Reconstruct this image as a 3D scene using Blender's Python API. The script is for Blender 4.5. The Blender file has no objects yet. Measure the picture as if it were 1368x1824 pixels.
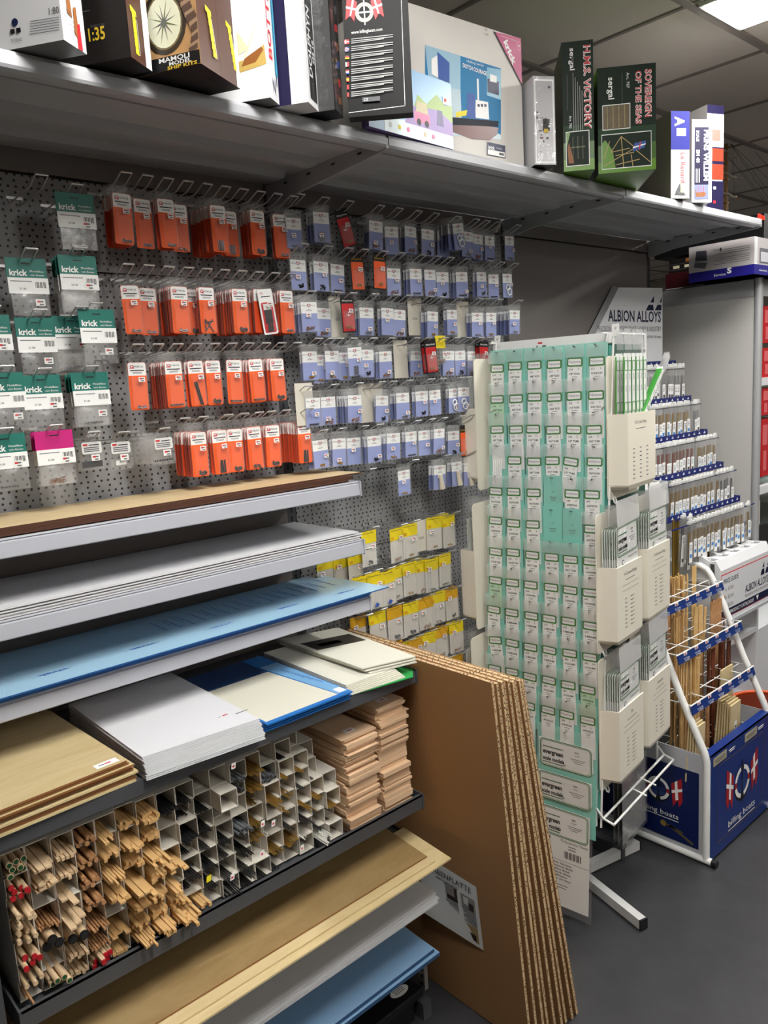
import bpy, math, random
from math import sin, cos, pi, radians
from mathutils import Vector, Matrix
R = random.Random(7)
scn = bpy.context.scene
COL = scn.collection
# ------------------------------------------------ camera, world, lamps, exposure
FPX, YAW, PITCH, ROLL = 1401.7612, 0.72770053, 0.15993516, -0.05830186
CAM = Vector((0, -1.86, 1.72))
_f = Vector((sin(YAW)*cos(PITCH), cos(YAW)*cos(PITCH), -sin(PITCH)))
_r = Vector((cos(YAW), -sin(YAW), 0)); _u = _r.cross(_f)
CR = _r*cos(ROLL) + _u*sin(ROLL); CU = -_r*sin(ROLL) + _u*cos(ROLL)
cd = bpy.data.cameras.new('camera'); cam = bpy.data.objects.new('camera', cd); COL.objects.link(cam)
cd.sensor_fit = 'HORIZONTAL'; cd.sensor_width = 36; cd.lens = FPX/1368*36; cd.clip_start = .05
m3 = Matrix((CR, CU, -_f)).transposed()
cam.matrix_world = Matrix.Translation(CAM) @ m3.to_4x4()
scn.camera = cam
def at(x, y, ax, val):            # the point of the plane axis=val seen at that spot of the photograph
    d = CR*((x-684)/FPX) - CU*((y-912)/FPX) + _f
    return CAM + d*((val-CAM[ax])/d[ax])
w = bpy.data.worlds.new('world'); scn.world = w; w.use_nodes = True
w.node_tree.nodes['Background'].inputs[0].default_value = (.9, .92, 1, 1)
w.node_tree.nodes['Background'].inputs[1].default_value = .02
scn.view_settings.view_transform = 'Standard'; scn.view_settings.look = 'None'
scn.view_settings.gamma = 1; scn.view_settings.use_curve_mapping = False
scn.view_settings.exposure = 0.0
LAMP = 50.0                        # strength of the ceiling panels
CEIL = 2.87
scn.cycles.transparent_max_bounces = 24
scn.cycles.max_bounces = 8
# ------------------------------------------------ materials
def lin(h):
    if isinstance(h, str):
        h = h.lstrip('#'); c = [int(h[i:i+2], 16)/255 for i in (0, 2, 4)]
        return [x/12.92 if x <= .04045 else ((x+.055)/1.055)**2.4 for x in c]
    return list(h)
MATS = {}
def mat(name, col, rough=.5, metal=0., noise=0., nscale=8., bump=0., emit=0., spec=.5, stretch=None, coat=0.):
    if name in MATS: return MATS[name]
    m = bpy.data.materials.new(name); m.use_nodes = True; MATS[name] = m
    nt = m.node_tree; b = nt.nodes['Principled BSDF']; c = lin(col)
    b.inputs['Base Color'].default_value = (*c, 1); b.inputs['Roughness'].default_value = rough
    b.inputs['Metallic'].default_value = metal; b.inputs['Specular IOR Level'].default_value = spec
    b.inputs['Coat Weight'].default_value = coat
    if emit: b.inputs['Emission Color'].default_value = (*c, 1); b.inputs['Emission Strength'].default_value = emit
    if noise or bump:
        tc = nt.nodes.new('ShaderNodeTexCoord'); mp = nt.nodes.new('ShaderNodeMapping'); nz = nt.nodes.new('ShaderNodeTexNoise')
        nt.links.new(tc.outputs['Object'], mp.inputs[0]); nt.links.new(mp.outputs[0], nz.inputs['Vector'])
        if stretch: mp.inputs['Scale'].default_value = stretch
        nz.inputs['Scale'].default_value = nscale; nz.inputs['Detail'].default_value = 5
        if noise:
            mx = nt.nodes.new('ShaderNodeMix'); mx.data_type = 'RGBA'
            mx.inputs['A'].default_value = (*[x*(1-noise) for x in c], 1); mx.inputs['B'].default_value = (*[min(1, x*(1+noise)) for x in c], 1)
            nt.links.new(nz.outputs[0], mx.inputs['Factor']); nt.links.new(mx.outputs['Result'], b.inputs['Base Color'])
        if bump:
            bp = nt.nodes.new('ShaderNodeBump'); bp.inputs['Strength'].default_value = bump; bp.inputs['Distance'].default_value = .002
            nt.links.new(nz.outputs[0], bp.inputs['Height']); nt.links.new(bp.outputs[0], b.inputs['Normal'])
    return m
def plastic(name, tint='#ffffff', haze=.07, rough=.12, wr=60, bump=.6, base=.04):
    """thin clear film: mostly see-through, with a wrinkled sheen"""
    if name in MATS: return MATS[name]
    m = bpy.data.materials.new(name); m.use_nodes = True; MATS[name] = m
    nt = m.node_tree; N = nt.nodes; L = nt.links; N.remove(N['Principled BSDF']); out = N['Material Output']
    tr = N.new('ShaderNodeBsdfTransparent'); tr.inputs[0].default_value = (*lin(tint), 1)
    gl = N.new('ShaderNodeBsdfGlossy'); gl.inputs['Roughness'].default_value = rough; gl.inputs['Color'].default_value = (.8, .8, .8, 1)
    df = N.new('ShaderNodeBsdfDiffuse'); df.inputs[0].default_value = (*lin(tint), 1)
    fr = N.new('ShaderNodeLayerWeight'); fr.inputs[0].default_value = .5
    pw = N.new('ShaderNodeMath'); pw.operation = 'POWER'; pw.inputs[1].default_value = 4.
    ad = N.new('ShaderNodeMath'); ad.operation = 'MULTIPLY_ADD'; ad.inputs[1].default_value = .6; ad.inputs[2].default_value = .035+base
    tc = N.new('ShaderNodeTexCoord'); nz = N.new('ShaderNodeTexNoise'); nz.inputs['Scale'].default_value = wr; nz.inputs['Detail'].default_value = 3
    bp = N.new('ShaderNodeBump'); bp.inputs['Strength'].default_value = bump; bp.inputs['Distance'].default_value = .003
    L.new(tc.outputs['Object'], nz.inputs['Vector']); L.new(nz.outputs[0], bp.inputs['Height'])
    L.new(bp.outputs[0], gl.inputs['Normal']); L.new(bp.outputs[0], fr.inputs['Normal'])
    m1 = N.new('ShaderNodeMixShader'); m1.inputs[0].default_value = haze
    m2 = N.new('ShaderNodeMixShader')
    L.new(tr.outputs[0], m1.inputs[1]); L.new(df.outputs[0], m1.inputs[2])
    L.new(fr.outputs['Facing'], pw.inputs[0]); L.new(pw.outputs[0], ad.inputs[0]); L.new(ad.outputs[0], m2.inputs[0])
    L.new(m1.outputs[0], m2.inputs[1]); L.new(gl.outputs[0], m2.inputs[2]); L.new(m2.outputs[0], out.inputs[0])
    return m
def ply(name, c1, c2, scale=(3, 14, 3), rough=.55, dist=2.5):
    """wood sheet with wavy figure"""
    if name in MATS: return MATS[name]
    m = mat(name, c1, rough); nt = m.node_tree; N = nt.nodes; L = nt.links; b = N['Principled BSDF']
    tc = N.new('ShaderNodeTexCoord'); mp = N.new('ShaderNodeMapping'); mp.inputs['Scale'].default_value = scale
    nz = N.new('ShaderNodeTexNoise'); nz.inputs['Scale'].default_value = 1.6; nz.inputs['Detail'].default_value = 6; nz.inputs['Distortion'].default_value = dist
    nz2 = N.new('ShaderNodeTexNoise'); nz2.inputs['Scale'].default_value = 60; nz2.inputs['Detail'].default_value = 3
    mx = N.new('ShaderNodeMix'); mx.data_type = 'RGBA'; mx.inputs['A'].default_value = (*lin(c1), 1); mx.inputs['B'].default_value = (*lin(c2), 1)
    ad = N.new('ShaderNodeMath'); ad.operation = 'MULTIPLY_ADD'; ad.inputs[1].default_value = .25
    L.new(tc.outputs['Object'], mp.inputs[0]); L.new(mp.outputs[0], nz.inputs['Vector']); L.new(mp.outputs[0], nz2.inputs['Vector'])
    L.new(nz2.outputs[0], ad.inputs[0]); L.new(nz.outputs[0], ad.inputs[2]); 
    rp = N.new('ShaderNodeMapRange'); rp.inputs[1].default_value = .4; rp.inputs[2].default_value = .85
    L.new(ad.outputs[0], rp.inputs[0]); L.new(rp.outputs[0], mx.inputs['Factor']); L.new(mx.outputs['Result'], b.inputs['Base Color'])
    return m
def pegboard_mat(name, col, plain=False):
    m = mat(name, col, .5, noise=.04, nscale=5)
    if plain: return m
    nt = m.node_tree; N = nt.nodes; L = nt.links; b = N['Principled BSDF']
    tc = N.new('ShaderNodeTexCoord'); sp = N.new('ShaderNodeSeparateXYZ'); L.new(tc.outputs['Object'], sp.inputs[0])
    def M(op, a, bb=None, c=None):
        n = N.new('ShaderNodeMath'); n.operation = op
        for i, v in enumerate((a, bb, c)):
            if v is None: continue
            if isinstance(v, (int, float)): n.inputs[i].default_value = v
            else: L.new(v, n.inputs[i])
        return n.outputs[0]
    def dots(px, pz, ox, oz, r):
        fx = M('SUBTRACT', M('FRACT', M('ADD', M('DIVIDE', sp.outputs[0], px), ox)), .5)
        fz = M('SUBTRACT', M('FRACT', M('ADD', M('DIVIDE', sp.outputs[2], pz), oz)), .5)
        dx = M('MULTIPLY', fx, px); dz = M('MULTIPLY', fz, pz)
        d = M('SQRT', M('ADD', M('MULTIPLY', dx, dx), M('MULTIPLY', dz, dz)))
        return M('LESS_THAN', d, r)
    k = M('MAXIMUM', dots(.0163, .0254, .3, .2, .0029), dots(.0272, .0254, .1, .7, .0029))
    mx = N.new('ShaderNodeMix'); mx.data_type = 'RGBA'; mx.inputs['B'].default_value = (.008, .008, .008, 1)
    old = b.inputs['Base Color'].links[0].from_socket; L.new(old, mx.inputs['A']); L.new(k, mx.inputs['Factor'])
    L.new(mx.outputs['Result'], b.inputs['Base Color'])
    return m
# ------------------------------------------------ mesh builder
_tc = {}
def glyphs(s, bold=0.):
    k = (s, bold)
    if k not in _tc:
        cu = bpy.data.curves.new('t', 'FONT'); cu.body = s; cu.resolution_u = 2; cu.offset = bold
        o = bpy.data.objects.new('t', cu); COL.objects.link(o)
        dg = bpy.context.evaluated_depsgraph_get(); me = o.evaluated_get(dg).to_mesh()
        v = [(p.co.x, p.co.y) for p in me.vertices]; f = [tuple(p.vertices) for p in me.polygons]
        o.evaluated_get(dg).to_mesh_clear(); bpy.data.objects.remove(o); bpy.data.curves.remove(cu)
        _tc[k] = (v, f, min([p[0] for p in v] or [0]), max([p[0] for p in v] or [1]))
    return _tc[k]
class MB:
    def __init__(s, T=None): s.v = []; s.f = []; s.mi = []; s.mats = []; s.T = T; s.sm = []
    def _m(s, m):
        if m not in s.mats: s.mats.append(m)
        return s.mats.index(m)
    def add(s, vs, fs, m, smooth=False):
        n = len(s.v); k = s._m(m)
        for p in vs:
            p = Vector(p)
            s.v.append(s.T @ p if s.T else p)
        for f in fs: s.f.append([i+n for i in f]); s.mi.append(k); s.sm.append(smooth)
        return s
    def box(s, x0, x1, y0, y1, z0, z1, m):
        return s.add([(x0, y0, z0), (x1, y0, z0), (x1, y1, z0), (x0, y1, z0), (x0, y0, z1), (x1, y0, z1), (x1, y1, z1), (x0, y1, z1)],
                     [(0, 3, 2, 1), (4, 5, 6, 7), (0, 1, 5, 4), (1, 2, 6, 5), (2, 3, 7, 6), (3, 0, 4, 7)], m)
    def poly(s, pts, m): return s.add(pts, [tuple(range(len(pts)))], m)
    def prism(s, pts, d, m):      # polygon pts swept by vector d
        n = len(pts); d = Vector(d); a = [Vector(p) for p in pts]
        fs = [tuple(range(n))[::-1], tuple(range(n, 2*n))] + [(i, (i+1) % n, n+(i+1) % n, n+i) for i in range(n)]
        return s.add(a+[p+d for p in a], fs, m)
    def cyl(s, a, b, r, m, n=8, r1=None, cap=True):
        a = Vector(a); b = Vector(b); z = (b-a).normalized(); x = z.orthogonal().normalized(); y = z.cross(x); r1 = r if r1 is None else r1
        vs = [a+(x*cos(2*pi*i/n)+y*sin(2*pi*i/n))*r for i in range(n)]+[b+(x*cos(2*pi*i/n)+y*sin(2*pi*i/n))*r1 for i in range(n)]
        s.add(vs, [(i, (i+1) % n, n+(i+1) % n, n+i) for i in range(n)], m, True)
        if cap: s.add(vs, [tuple(range(n))[::-1], tuple(range(n, 2*n))], m)
        return s
    def tube(s, pts, r, m, n=6):
        P = [Vector(p) for p in pts]; rings = []
        for i, p in enumerate(P):
            t = ((P[min(i+1, len(P)-1)]-p).normalized()+(p-P[max(i-1, 0)]).normalized())
            t = t.normalized() if t.length > 1e-6 else Vector((0, 0, 1))
            if i == 0: x = t.orthogonal().normalized()
            else: x = (x-t*x.dot(t)).normalized()
            y = t.cross(x); rings += [p+(x*cos(2*pi*k/n)+y*sin(2*pi*k/n))*r for k in range(n)]
        fs = []
        for i in range(len(P)-1):
            for k in range(n): fs.append((i*n+k, i*n+(k+1) % n, (i+1)*n+(k+1) % n, (i+1)*n+k))
        s.add(rings, fs, m, True); L = len(P)*n
        return s.add(rings, [tuple(range(n))[::-1], tuple(range(L-n, L))], m)
    def text(s, t, o, u, v, h, m, w=None, al='L', bold=0.):
        vs, fs, x0, x1 = glyphs(t, bold); u = Vector(u).normalized(); v = Vector(v).normalized(); o = Vector(o)
        sc = h/.72; sx = sc if w is None else w/max(1e-6, (x1-x0)); W = (x1-x0)*sx
        off = {'L': 0, 'C': -W/2, 'R': -W}[al]
        return s.add([o+u*(off+(p[0]-x0)*sx)+v*(p[1]*sc) for p in vs], fs, m)
    def build(s, name, parent=None, loc=None, rot=None, bevel=0):
        me = bpy.data.meshes.new(name); me.from_pydata([tuple(p) for p in s.v], [], s.f)
        for m in s.mats: me.materials.append(m)
        me.polygons.foreach_set('material_index', s.mi); me.polygons.foreach_set('use_smooth', s.sm); me.update()
        o = bpy.data.objects.new(name, me); COL.objects.link(o)
        if parent: o.parent = parent
        if loc is not None: o.location = loc
        if rot is not None: o.rotation_euler = rot
        if bevel:
            b = o.modifiers.new('bevel', 'BEVEL'); b.width = bevel; b.segments = 2; b.limit_method = 'ANGLE'
        return o
def tag(o, label, cat, group=None, kind=None):
    if label: o['label'] = label
    if cat: o['category'] = cat
    if group: o['group'] = group
    if kind: o['kind'] = kind
    return o
def thing(name, label, cat, loc=(0, 0, 0), rz=0, group=None):
    o = bpy.data.objects.new(name, None); COL.objects.link(o); o.empty_display_size = .02
    o.location = loc; o.rotation_euler = (0, 0, rz); return tag(o, label, cat, group)
def struct(o): o['kind'] = 'structure'; return o
def dup(root, label=None, loc=None, rot=None, mw=None, group=None):
    r = root.copy(); COL.objects.link(r)
    if label: r['label'] = label
    if group: r['group'] = group
    if loc is not None: r.location = loc
    if rot is not None: r.rotation_euler = rot
    if mw is not None: r.matrix_world = mw
    for ch in list(root.children):
        c = ch.copy(); COL.objects.link(c); c.parent = r
        for g in list(ch.children):
            d = g.copy(); COL.objects.link(d); d.parent = c
    return r
ORD = 'zeroth first second third fourth fifth sixth seventh eighth ninth tenth eleventh twelfth thirteenth fourteenth fifteenth sixteenth seventeenth eighteenth nineteenth twentieth'.split()
X, Y, Z = Vector((1, 0, 0)), Vector((0, 1, 0)), Vector((0, 0, 1))
# shared materials
white = mat('white_print', '#f2f2f0', .5); paperm = mat('paper', '#e9e8e4', .6); black = mat('black_print', '#121214', .5)
ink = mat('grey_print', '#55555a', .6); red = mat('red_print', '#c8202a', .5); yellow = mat('yellow_print', '#e8d820', .5)
blue = mat('blue_print', '#2450a0', .5); navy = mat('navy_print', '#14204a', .45); green = mat('green_print', '#2f8a2a', .5)
chrome = mat('chrome_wire', '#c8c8c8', .4, .8); shelf_light = mat('light_shelf_paint', '#adafb8', .38, .0, spec=.6)
shelf_dark = mat('graphite_shelf_paint', '#4a4b4f', .4); top_paint = mat('upper_shelf_paint', '#a3a4a8', .32)
clear = plastic('clear_film', haze=.06, wr=45, bump=.3, base=.0, rough=.2); clear2 = plastic('blister_film', haze=.05, wr=25, bump=.25, base=.02)
pwhite = mat('white_enamel', '#e6e6e4', .35)
brass = mat('brass', '#c8a050', .35, .8); steel = mat('steel', '#8c8c90', .3, 1.); darkrod = mat('carbon_black', '#1c1c1f', .3)
# ------------------------------------------------ room shell
fm = mat('dark_vinyl_floor', '#343437', .42, noise=.6, nscale=7, bump=.15)
nt = fm.node_tree
for n in nt.nodes:
    if n.type == 'TEX_NOISE': n.inputs['Detail'].default_value = 9; n.inputs['Roughness'].default_value = .7
RX0, RX1, RY0, RY1 = -2.4, 10., -4.6, 8.
struct(MB().box(RX0, RX1, RY0, RY1, -.1, 0, fm).build('floor'))
cm = mat('ceiling_tile', '#e0d5ca', .9, noise=.05, nscale=90)
struct(MB().box(RX0, RX1, RY0, RY1, CEIL, CEIL+.1, cm).build('ceiling'))
wm = mat('wall_paint', '#a8a29a', .8, noise=.04)
struct(MB().box(RX0-.1, RX0, RY0, RY1, 0, CEIL, wm).build('wall_left')); struct(MB().box(RX1, RX1+.1, RY0, RY1, 0, CEIL, wm).build('wall_right'))
struct(MB().box(RX0, RX1, RY1, RY1+.1, 0, CEIL, wm).build('wall_back')); struct(MB().box(RX0, RX1, RY0-.1, RY0, 0, CEIL, wm).build('wall_front'))
gm = mat('ceiling_runner', '#8c837c', .7)
b = MB()
gx = [2.63+.6*i for i in range(-9, 14)]; gy = [-.525+.6*i for i in range(-8, 16)]
for x in gx:
    if RX0 < x < RX1: b.box(x-.008, x+.008, RY0, RY1, CEIL-.006, CEIL, gm)
struct(b.build('trim_1'))
b = MB()
for y in gy:
    if RY0 < y < RY1: b.box(RX0, RX1, y-.014, y+.014, CEIL-.009, CEIL, gm)
struct(b.build('trim_2'))
glow = mat('lamp_diffuser', '#fffdf8', .5, emit=LAMP)
lampframe = mat('lamp_frame', '#d8d8d6', .5)
def lamp(x, y, label, wx=.27, wy=1.17):
    t = thing('ceiling_light', label, 'ceiling light', (x, y, CEIL), 0, 'ceiling light panels')
    MB().box(-wx/2-.012, wx/2+.012, -wy/2-.012, wy/2+.012, -.012, 0, lampframe).build('frame', t)
    MB().box(-wx/2, wx/2, -wy/2, wy/2, -.016, -.0125, glow).build('diffuser', t)
lamp(2.80, -1.14, 'white lit ceiling panel above the right-hand end of the top shelf')
lamp(.75, -1.45, 'lit ceiling panel above the aisle in front of the pegboard')
lamp(1.6, -4.0, 'added fill panel on the ceiling behind the viewer, out of view')  # unseen panel, added as soft fill from behind the camera
lamp(5.2, -1.14, 'lit ceiling panel over the showcases on the right')
lamp(5.2, 2.5, 'added unseen ceiling panel over the aisle right behind the shelves')  # added out of view to brighten the space behind the shelves
lamp(4.4, 5.0, 'added unseen ceiling panel further off beyond the shelves')  # another unseen panel, added to lift the far ceiling
# ------------------------------------------------ gondola wall
hole_l = pegboard_mat('perforated_grey_steel', '#8e8e90'); plainp = pegboard_mat('plain_grey_panel', '#77716f', True)
slot = mat('upright_slot', '#202022', .5)
g = thing('gondola_wall', 'grey steel shop wall of perforated and plain panels on slotted uprights', 'shelving unit', (1.8, .03, 0))
def G(mb, n, **k): return mb.build(n, g, loc=(-1.8, -.03, 0), **k)
for x0, x1 in ((-.7, .3), (.3, 1.3), (1.3, 2.3)):
    z = .03
    for z1 in (.42, .82, 1.22, 1.46, 1.62, 2.02, 2.222):
        pm = hole_l
        if x1 <= 1.3 and z1 < 1.5: pm = plainp
        G(MB().box(x0+.016, x1-.016, 0, .012, z, z1-.003, pm), 'panel'); z = z1
z = .03
for z1 in (.42, .82, 1.22, 1.62, 2.222): G(MB().box(2.316, 3.284, 0, .012, z, z1-.003, plainp), 'panel'); z = z1
for x0 in (-.7, .3, 1.3, 2.3): G(MB().box(x0+.016, x0+.984, -.004, .012, 2.225, 2.285, plainp), 'panel')
for x in (-.7, .3, 1.3, 2.3, 3.3):
    u = MB().box(x-.0155, x+.0155, .002, .05, 0, 2.3, shelf_dark if x > .5 else slot)
    for k in range(84): u.box(x-.003, x+.003, .0012, .0022, .12+k*.025, .135+k*.025, slot)
    G(u, 'upright')
G(MB().box(-.7, 3.3, .05, .07, 0, 2.29, plainp), 'rear_panel')
for x in (1.3, 2.3, 3.3):
    G(MB().box(x-.015, x+.015, -.46, 0, .0, .05, shelf_dark), 'foot')
# ------------------------------------------------ upper shelves
def upper(x0, x1, label):
    t = thing('top_shelf', label, 'shelf', ((x0+x1)/2, 0, 2.25), 0, 'metal shelves along the top of the wall')
    def B(mb, n, **k): return mb.build(n, t, loc=(-(x0+x1)/2, 0, -2.25), **k)
    d = MB(); a, c = x0+.004, x1-.004
    d.box(a, c, -.478, -.01, 2.272, 2.277, top_paint)
    for y in (-.40, -.25, -.11):
        d.prism([(a+.03, y-.028, 2.272), (a+.03, y-.018, 2.258), (a+.03, y+.018, 2.258), (a+.03, y+.028, 2.272)], (c-a-.06, 0, 0), top_paint)
    B(d, 'deck')
    B(MB().prism([(a, -.478, 2.279), (a, -.4845, 2.276), (a, -.4865, 2.270), (a, -.4865, 2.255), (a, -.484, 2.250), (a, -.47, 2.2475), (a, -.455, 2.2475), (a, -.455, 2.2505), (a, -.478, 2.2525)][::1], (c-a, 0, 0), top_paint), 'front_lip')
    for x in (x0, x1):
        s_ = 1 if x == x0 else -1
        bb = MB().prism([(x, -.485, 2.27), (x, -.485, 2.248), (x, -.47, 2.244), (x, -.12, 2.222), (x, -.02, 2.205), (x, 0, 2.205), (x, 0, 2.27)], (s_*.004, 0, 0), top_paint)
        for k in range(4): bb.box(x+s_*.004, x+s_*.0046, -.40+k*.1, -.385+k*.1, 2.256, 2.261, slot)
        B(bb, 'bracket')
upper(-.7, .3, 'grey metal top shelf at the far left, under the kit boxes outside the view')
upper(.3, 1.3, 'grey metal top shelf carrying brown and white ship kit boxes, left of the others')
upper(1.3, 2.3, 'grey metal top shelf in the middle, carrying the large white tugboat carton')
upper(2.3, 3.3, 'grey metal top shelf at the right end, above the plain panel')
# ------------------------------------------------ lower shelves
def rail_shelf(zb, x0, x1, depth, label, paint):
    t = thing('metal_shelf', label, 'shelf', ((x0+x1)/2, 0, zb))
    def B(mb, n): return mb.build(n, t, loc=(-(x0+x1)/2, 0, -zb))
    a, c = x0+.004, x1-.004; y = -depth
    B(MB().box(a, c, y+.012, -.01, zb+.008, zb+.026, paint), 'deck')
    r = MB().prism([(a, y+.012, zb+.03), (a, y+.006, zb+.0375), (a, y+.002, zb+.0375), (a, y+.001, zb+.034), (a, y+.0035, zb+.0325), (a, y-.0005, zb+.0295), (a, y-.004, zb+.002), (a, y-.003, zb), (a, y+.012, zb+.0)], (c-a, 0, 0), paint)
    B(r, 'price_rail')
    for x, s_ in ((x0, 1), (x1, -1)):
        B(MB().prism([(x, y-.005, zb+.038), (x, y-.0065, zb-.002), (x, y+.04, zb-.004), (x, -.15, zb-.02), (x, 0, zb-.05), (x, 0, zb+.03)], (s_*.004, 0, 0), paint), 'bracket')
    return t
rail_shelf(1.442, .3, 1.3, .313, 'light grey shelf with price rail, topmost of the lower shelves, under the plywood', shelf_light)
rail_shelf(1.289, .3, 1.3, .315, 'light grey shelf with price rail holding the white plastic sheets', shelf_light)
rail_shelf(1.138, .3, 1.3, .325, 'light grey shelf with price rail holding the blue film-covered sheets', shelf_light)
def dark_shelf(zt, h, x0, x1, depth, label, open_tray=False):
    t = thing('metal_shelf', label, 'shelf', ((x0+x1)/2, 0, zt))
    def B(mb, n): return mb.build(n, t, loc=(-(x0+x1)/2, 0, -zt))
    a, c = x0+.004, x1-.004; y = -depth; zd = zt-.003 if not open_tray else zt-.022
    B(MB().box(a, c, y+.004, -.01, zd-.004, zd, shelf_dark), 'deck')
    l = MB().box(a, c, y, y+.004, zt-h, zt, shelf_dark)
    if open_tray: l.box(a, c, y+.0, y+.012, zt-.003, zt, shelf_dark)
    B(l, 'front_lip')
    for x, s_ in ((x0, 1), (x1, -1)):
        B(MB().prism([(x, y-.003, zt+.004), (x, y-.003, zt-h-.004), (x, -.1, zt-h-.04), (x, 0, zt-h-.05), (x, 0, zt)], (s_*.004, 0, 0), shelf_dark), 'bracket')
dark_shelf(1.007, .03, .3, 1.3, .488, 'dark grey shelf above the stick bins, loaded with plywood, white and cream sheets')
dark_shelf(.671, .035, .3, 1.3, .488, 'dark grey shelf holding the square stick bins and balsa stacks', True)
dark_shelf(.535, .03, .3, 1.3, .46, 'dark shelf below the stick bins, under the brown kraft-topped sheets')
dark_shelf(.395, .03, .3, 1.3, .44, 'dark shelf under the low stack of white sheets')
dark_shelf(.235, .03, .3, 1.3, .43, 'lowest dark shelf, under the blue foam board')
for k in range(2):
    pass
side = MB().box(.268, .284, -.47, -.0, .02, 1.0, shelf_dark)
G(side, 'end_panel')
# ------------------------------------------------ sheet goods
def sheet(name, label, cat, grp, pts_xy, z, th, m, edge=None, curve=0., loc=None):
    """flat sheet given as four corners (front-left, front-right, back-right, back-left)"""
    c = Vector((sum(p[0] for p in pts_xy)/4, sum(p[1] for p in pts_xy)/4, 0)); b = MB()
    P = [Vector((p[0], p[1], 0))-c for p in pts_xy]
    b.prism(P, (0, 0, th), edge or m); b.poly([p+Vector((0, 0, th+.0002)) for p in P], m)
    o = b.build(name, loc=(c.x, c.y, z)); return tag(o, label, cat, grp), b, c
def rect(x0, x1, y0, y1, ang=0):
    cx, cy = (x0+x1)/2, (y0+y1)/2; ca, sa = cos(ang), sin(ang)
    return [(cx+(x-cx)*ca-(y-cy)*sa, cy+(x-cx)*sa+(y-cy)*ca) for x, y in ((x0, y0), (x1, y0), (x1, y1), (x0, y1))]
birch = ply('birch_ply', '#d9c39c', '#c9b083', (2, 9, 2)); birch_e = mat('birch_edge', '#8a5a30', .7); hard = mat('hardboard', '#4b2a18', .7)
palep = ply('pale_ply', '#cdbb93', '#bda678', (1.5, 8, 2)); kraft = ply('kraft_ply', '#a48a60', '#8e7248', (2, 7, 2)); maple = ply('maple_ply', '#dcc89c', '#cdb686', (2, 9, 2))
styr = mat('white_styrene', '#dcdce0', .35); styr2 = mat('white_styrene_shadow_gap', '#b9b9bf', .5)
# top: hardboard sheets and pale plywood
z = 1.4765
for k in range(3):
    sheet('hardboard_sheet', 'dark brown hardboard sheet lying under the pale plywood on the topmost lower shelf', 'wood sheet', 'brown hardboard sheets', rect(.31, 1.30+.012*k, -.272+.006*k, -.02), z, .0032, hard); z += .0035
sheet('plywood_sheet', 'long pale plywood sheet on top of the brown hardboard, just under the pegboard packs', 'wood sheet', None, [(.31, -.252), (1.372, -.238), (1.36, -.05), (.31, -.018)], z, .0035, birch, hard)
# white plastic sheets
z = 1.328
for k in range(7):
    sheet('plastic_sheet', 'thin white plastic sheet in the flat pile on the second of the light grey shelves' if k < 6 else 'white plastic sheet topmost of the pile on the second light grey shelf', 'plastic sheet', 'white plastic sheets in the long pile' if k < 6 else None,
          rect(.31, 1.285+R.random()*.02, -.312+.004*k*(k % 2), -.03), z, .0025, styr); z += .0029
# blue film sheets
film = mat('blue_protective_film', '#a9cfe8', .22, noise=.06, nscale=3, coat=.4); film_e = mat('blue_film_edge', '#2a5c9c', .3)
vink = mat('film_ink', '#1e4fa8', .4)
z = 1.178
for k in range(3):
    sheet('film_covered_sheet', 'clear sheet with pale blue film in the pile on the third light grey shelf', 'plastic sheet', 'blue film-covered sheets below the top one', rect(.31, 1.29+.006*k, -.335, -.05), z, .003, film, film_e); z += .0033
o, b, c = sheet('film_covered_sheet', 'pale blue film-covered sheet with blue upside-down lettering, topmost of its pile', 'plastic sheet', None, [(.31, -.345), (1.352, -.343), (1.325, -.10), (.31, -.07)], z, .003, film, film_e)
COL.objects.unlink(o)
zt = .0037
for px, py in ((82, 1198), (242, 1152), (382, 1115), (502, 1081), (607, 1054)):
    p = at(px, py, 2, 1.192); b.text('vivak', (p.x+.042-c.x, p.y-.004-c.y, zt), -X, -Y, .012, vink, w=.062, bold=.02)
    b.text('®', (p.x-.026-c.x, p.y-.010-c.y, zt), -X, -Y, .005, vink)
for i in range(16):
    x = .78+i*.033; b.box(x-c.x, x+.0025-c.x, -.22+.02*R.random()-c.y, -.12-c.y, zt, zt+.0001, vink)
    if i % 3: b.box(x-.01-c.x, x-.0085-c.x, -.19+.02*R.random()-c.y, -.11-c.y, zt, zt+.0001, vink)
nb = b.build('film_covered_sheet', loc=o.location); tag(nb, o['label'], o['category']); bpy.data.objects.remove(o)
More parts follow.
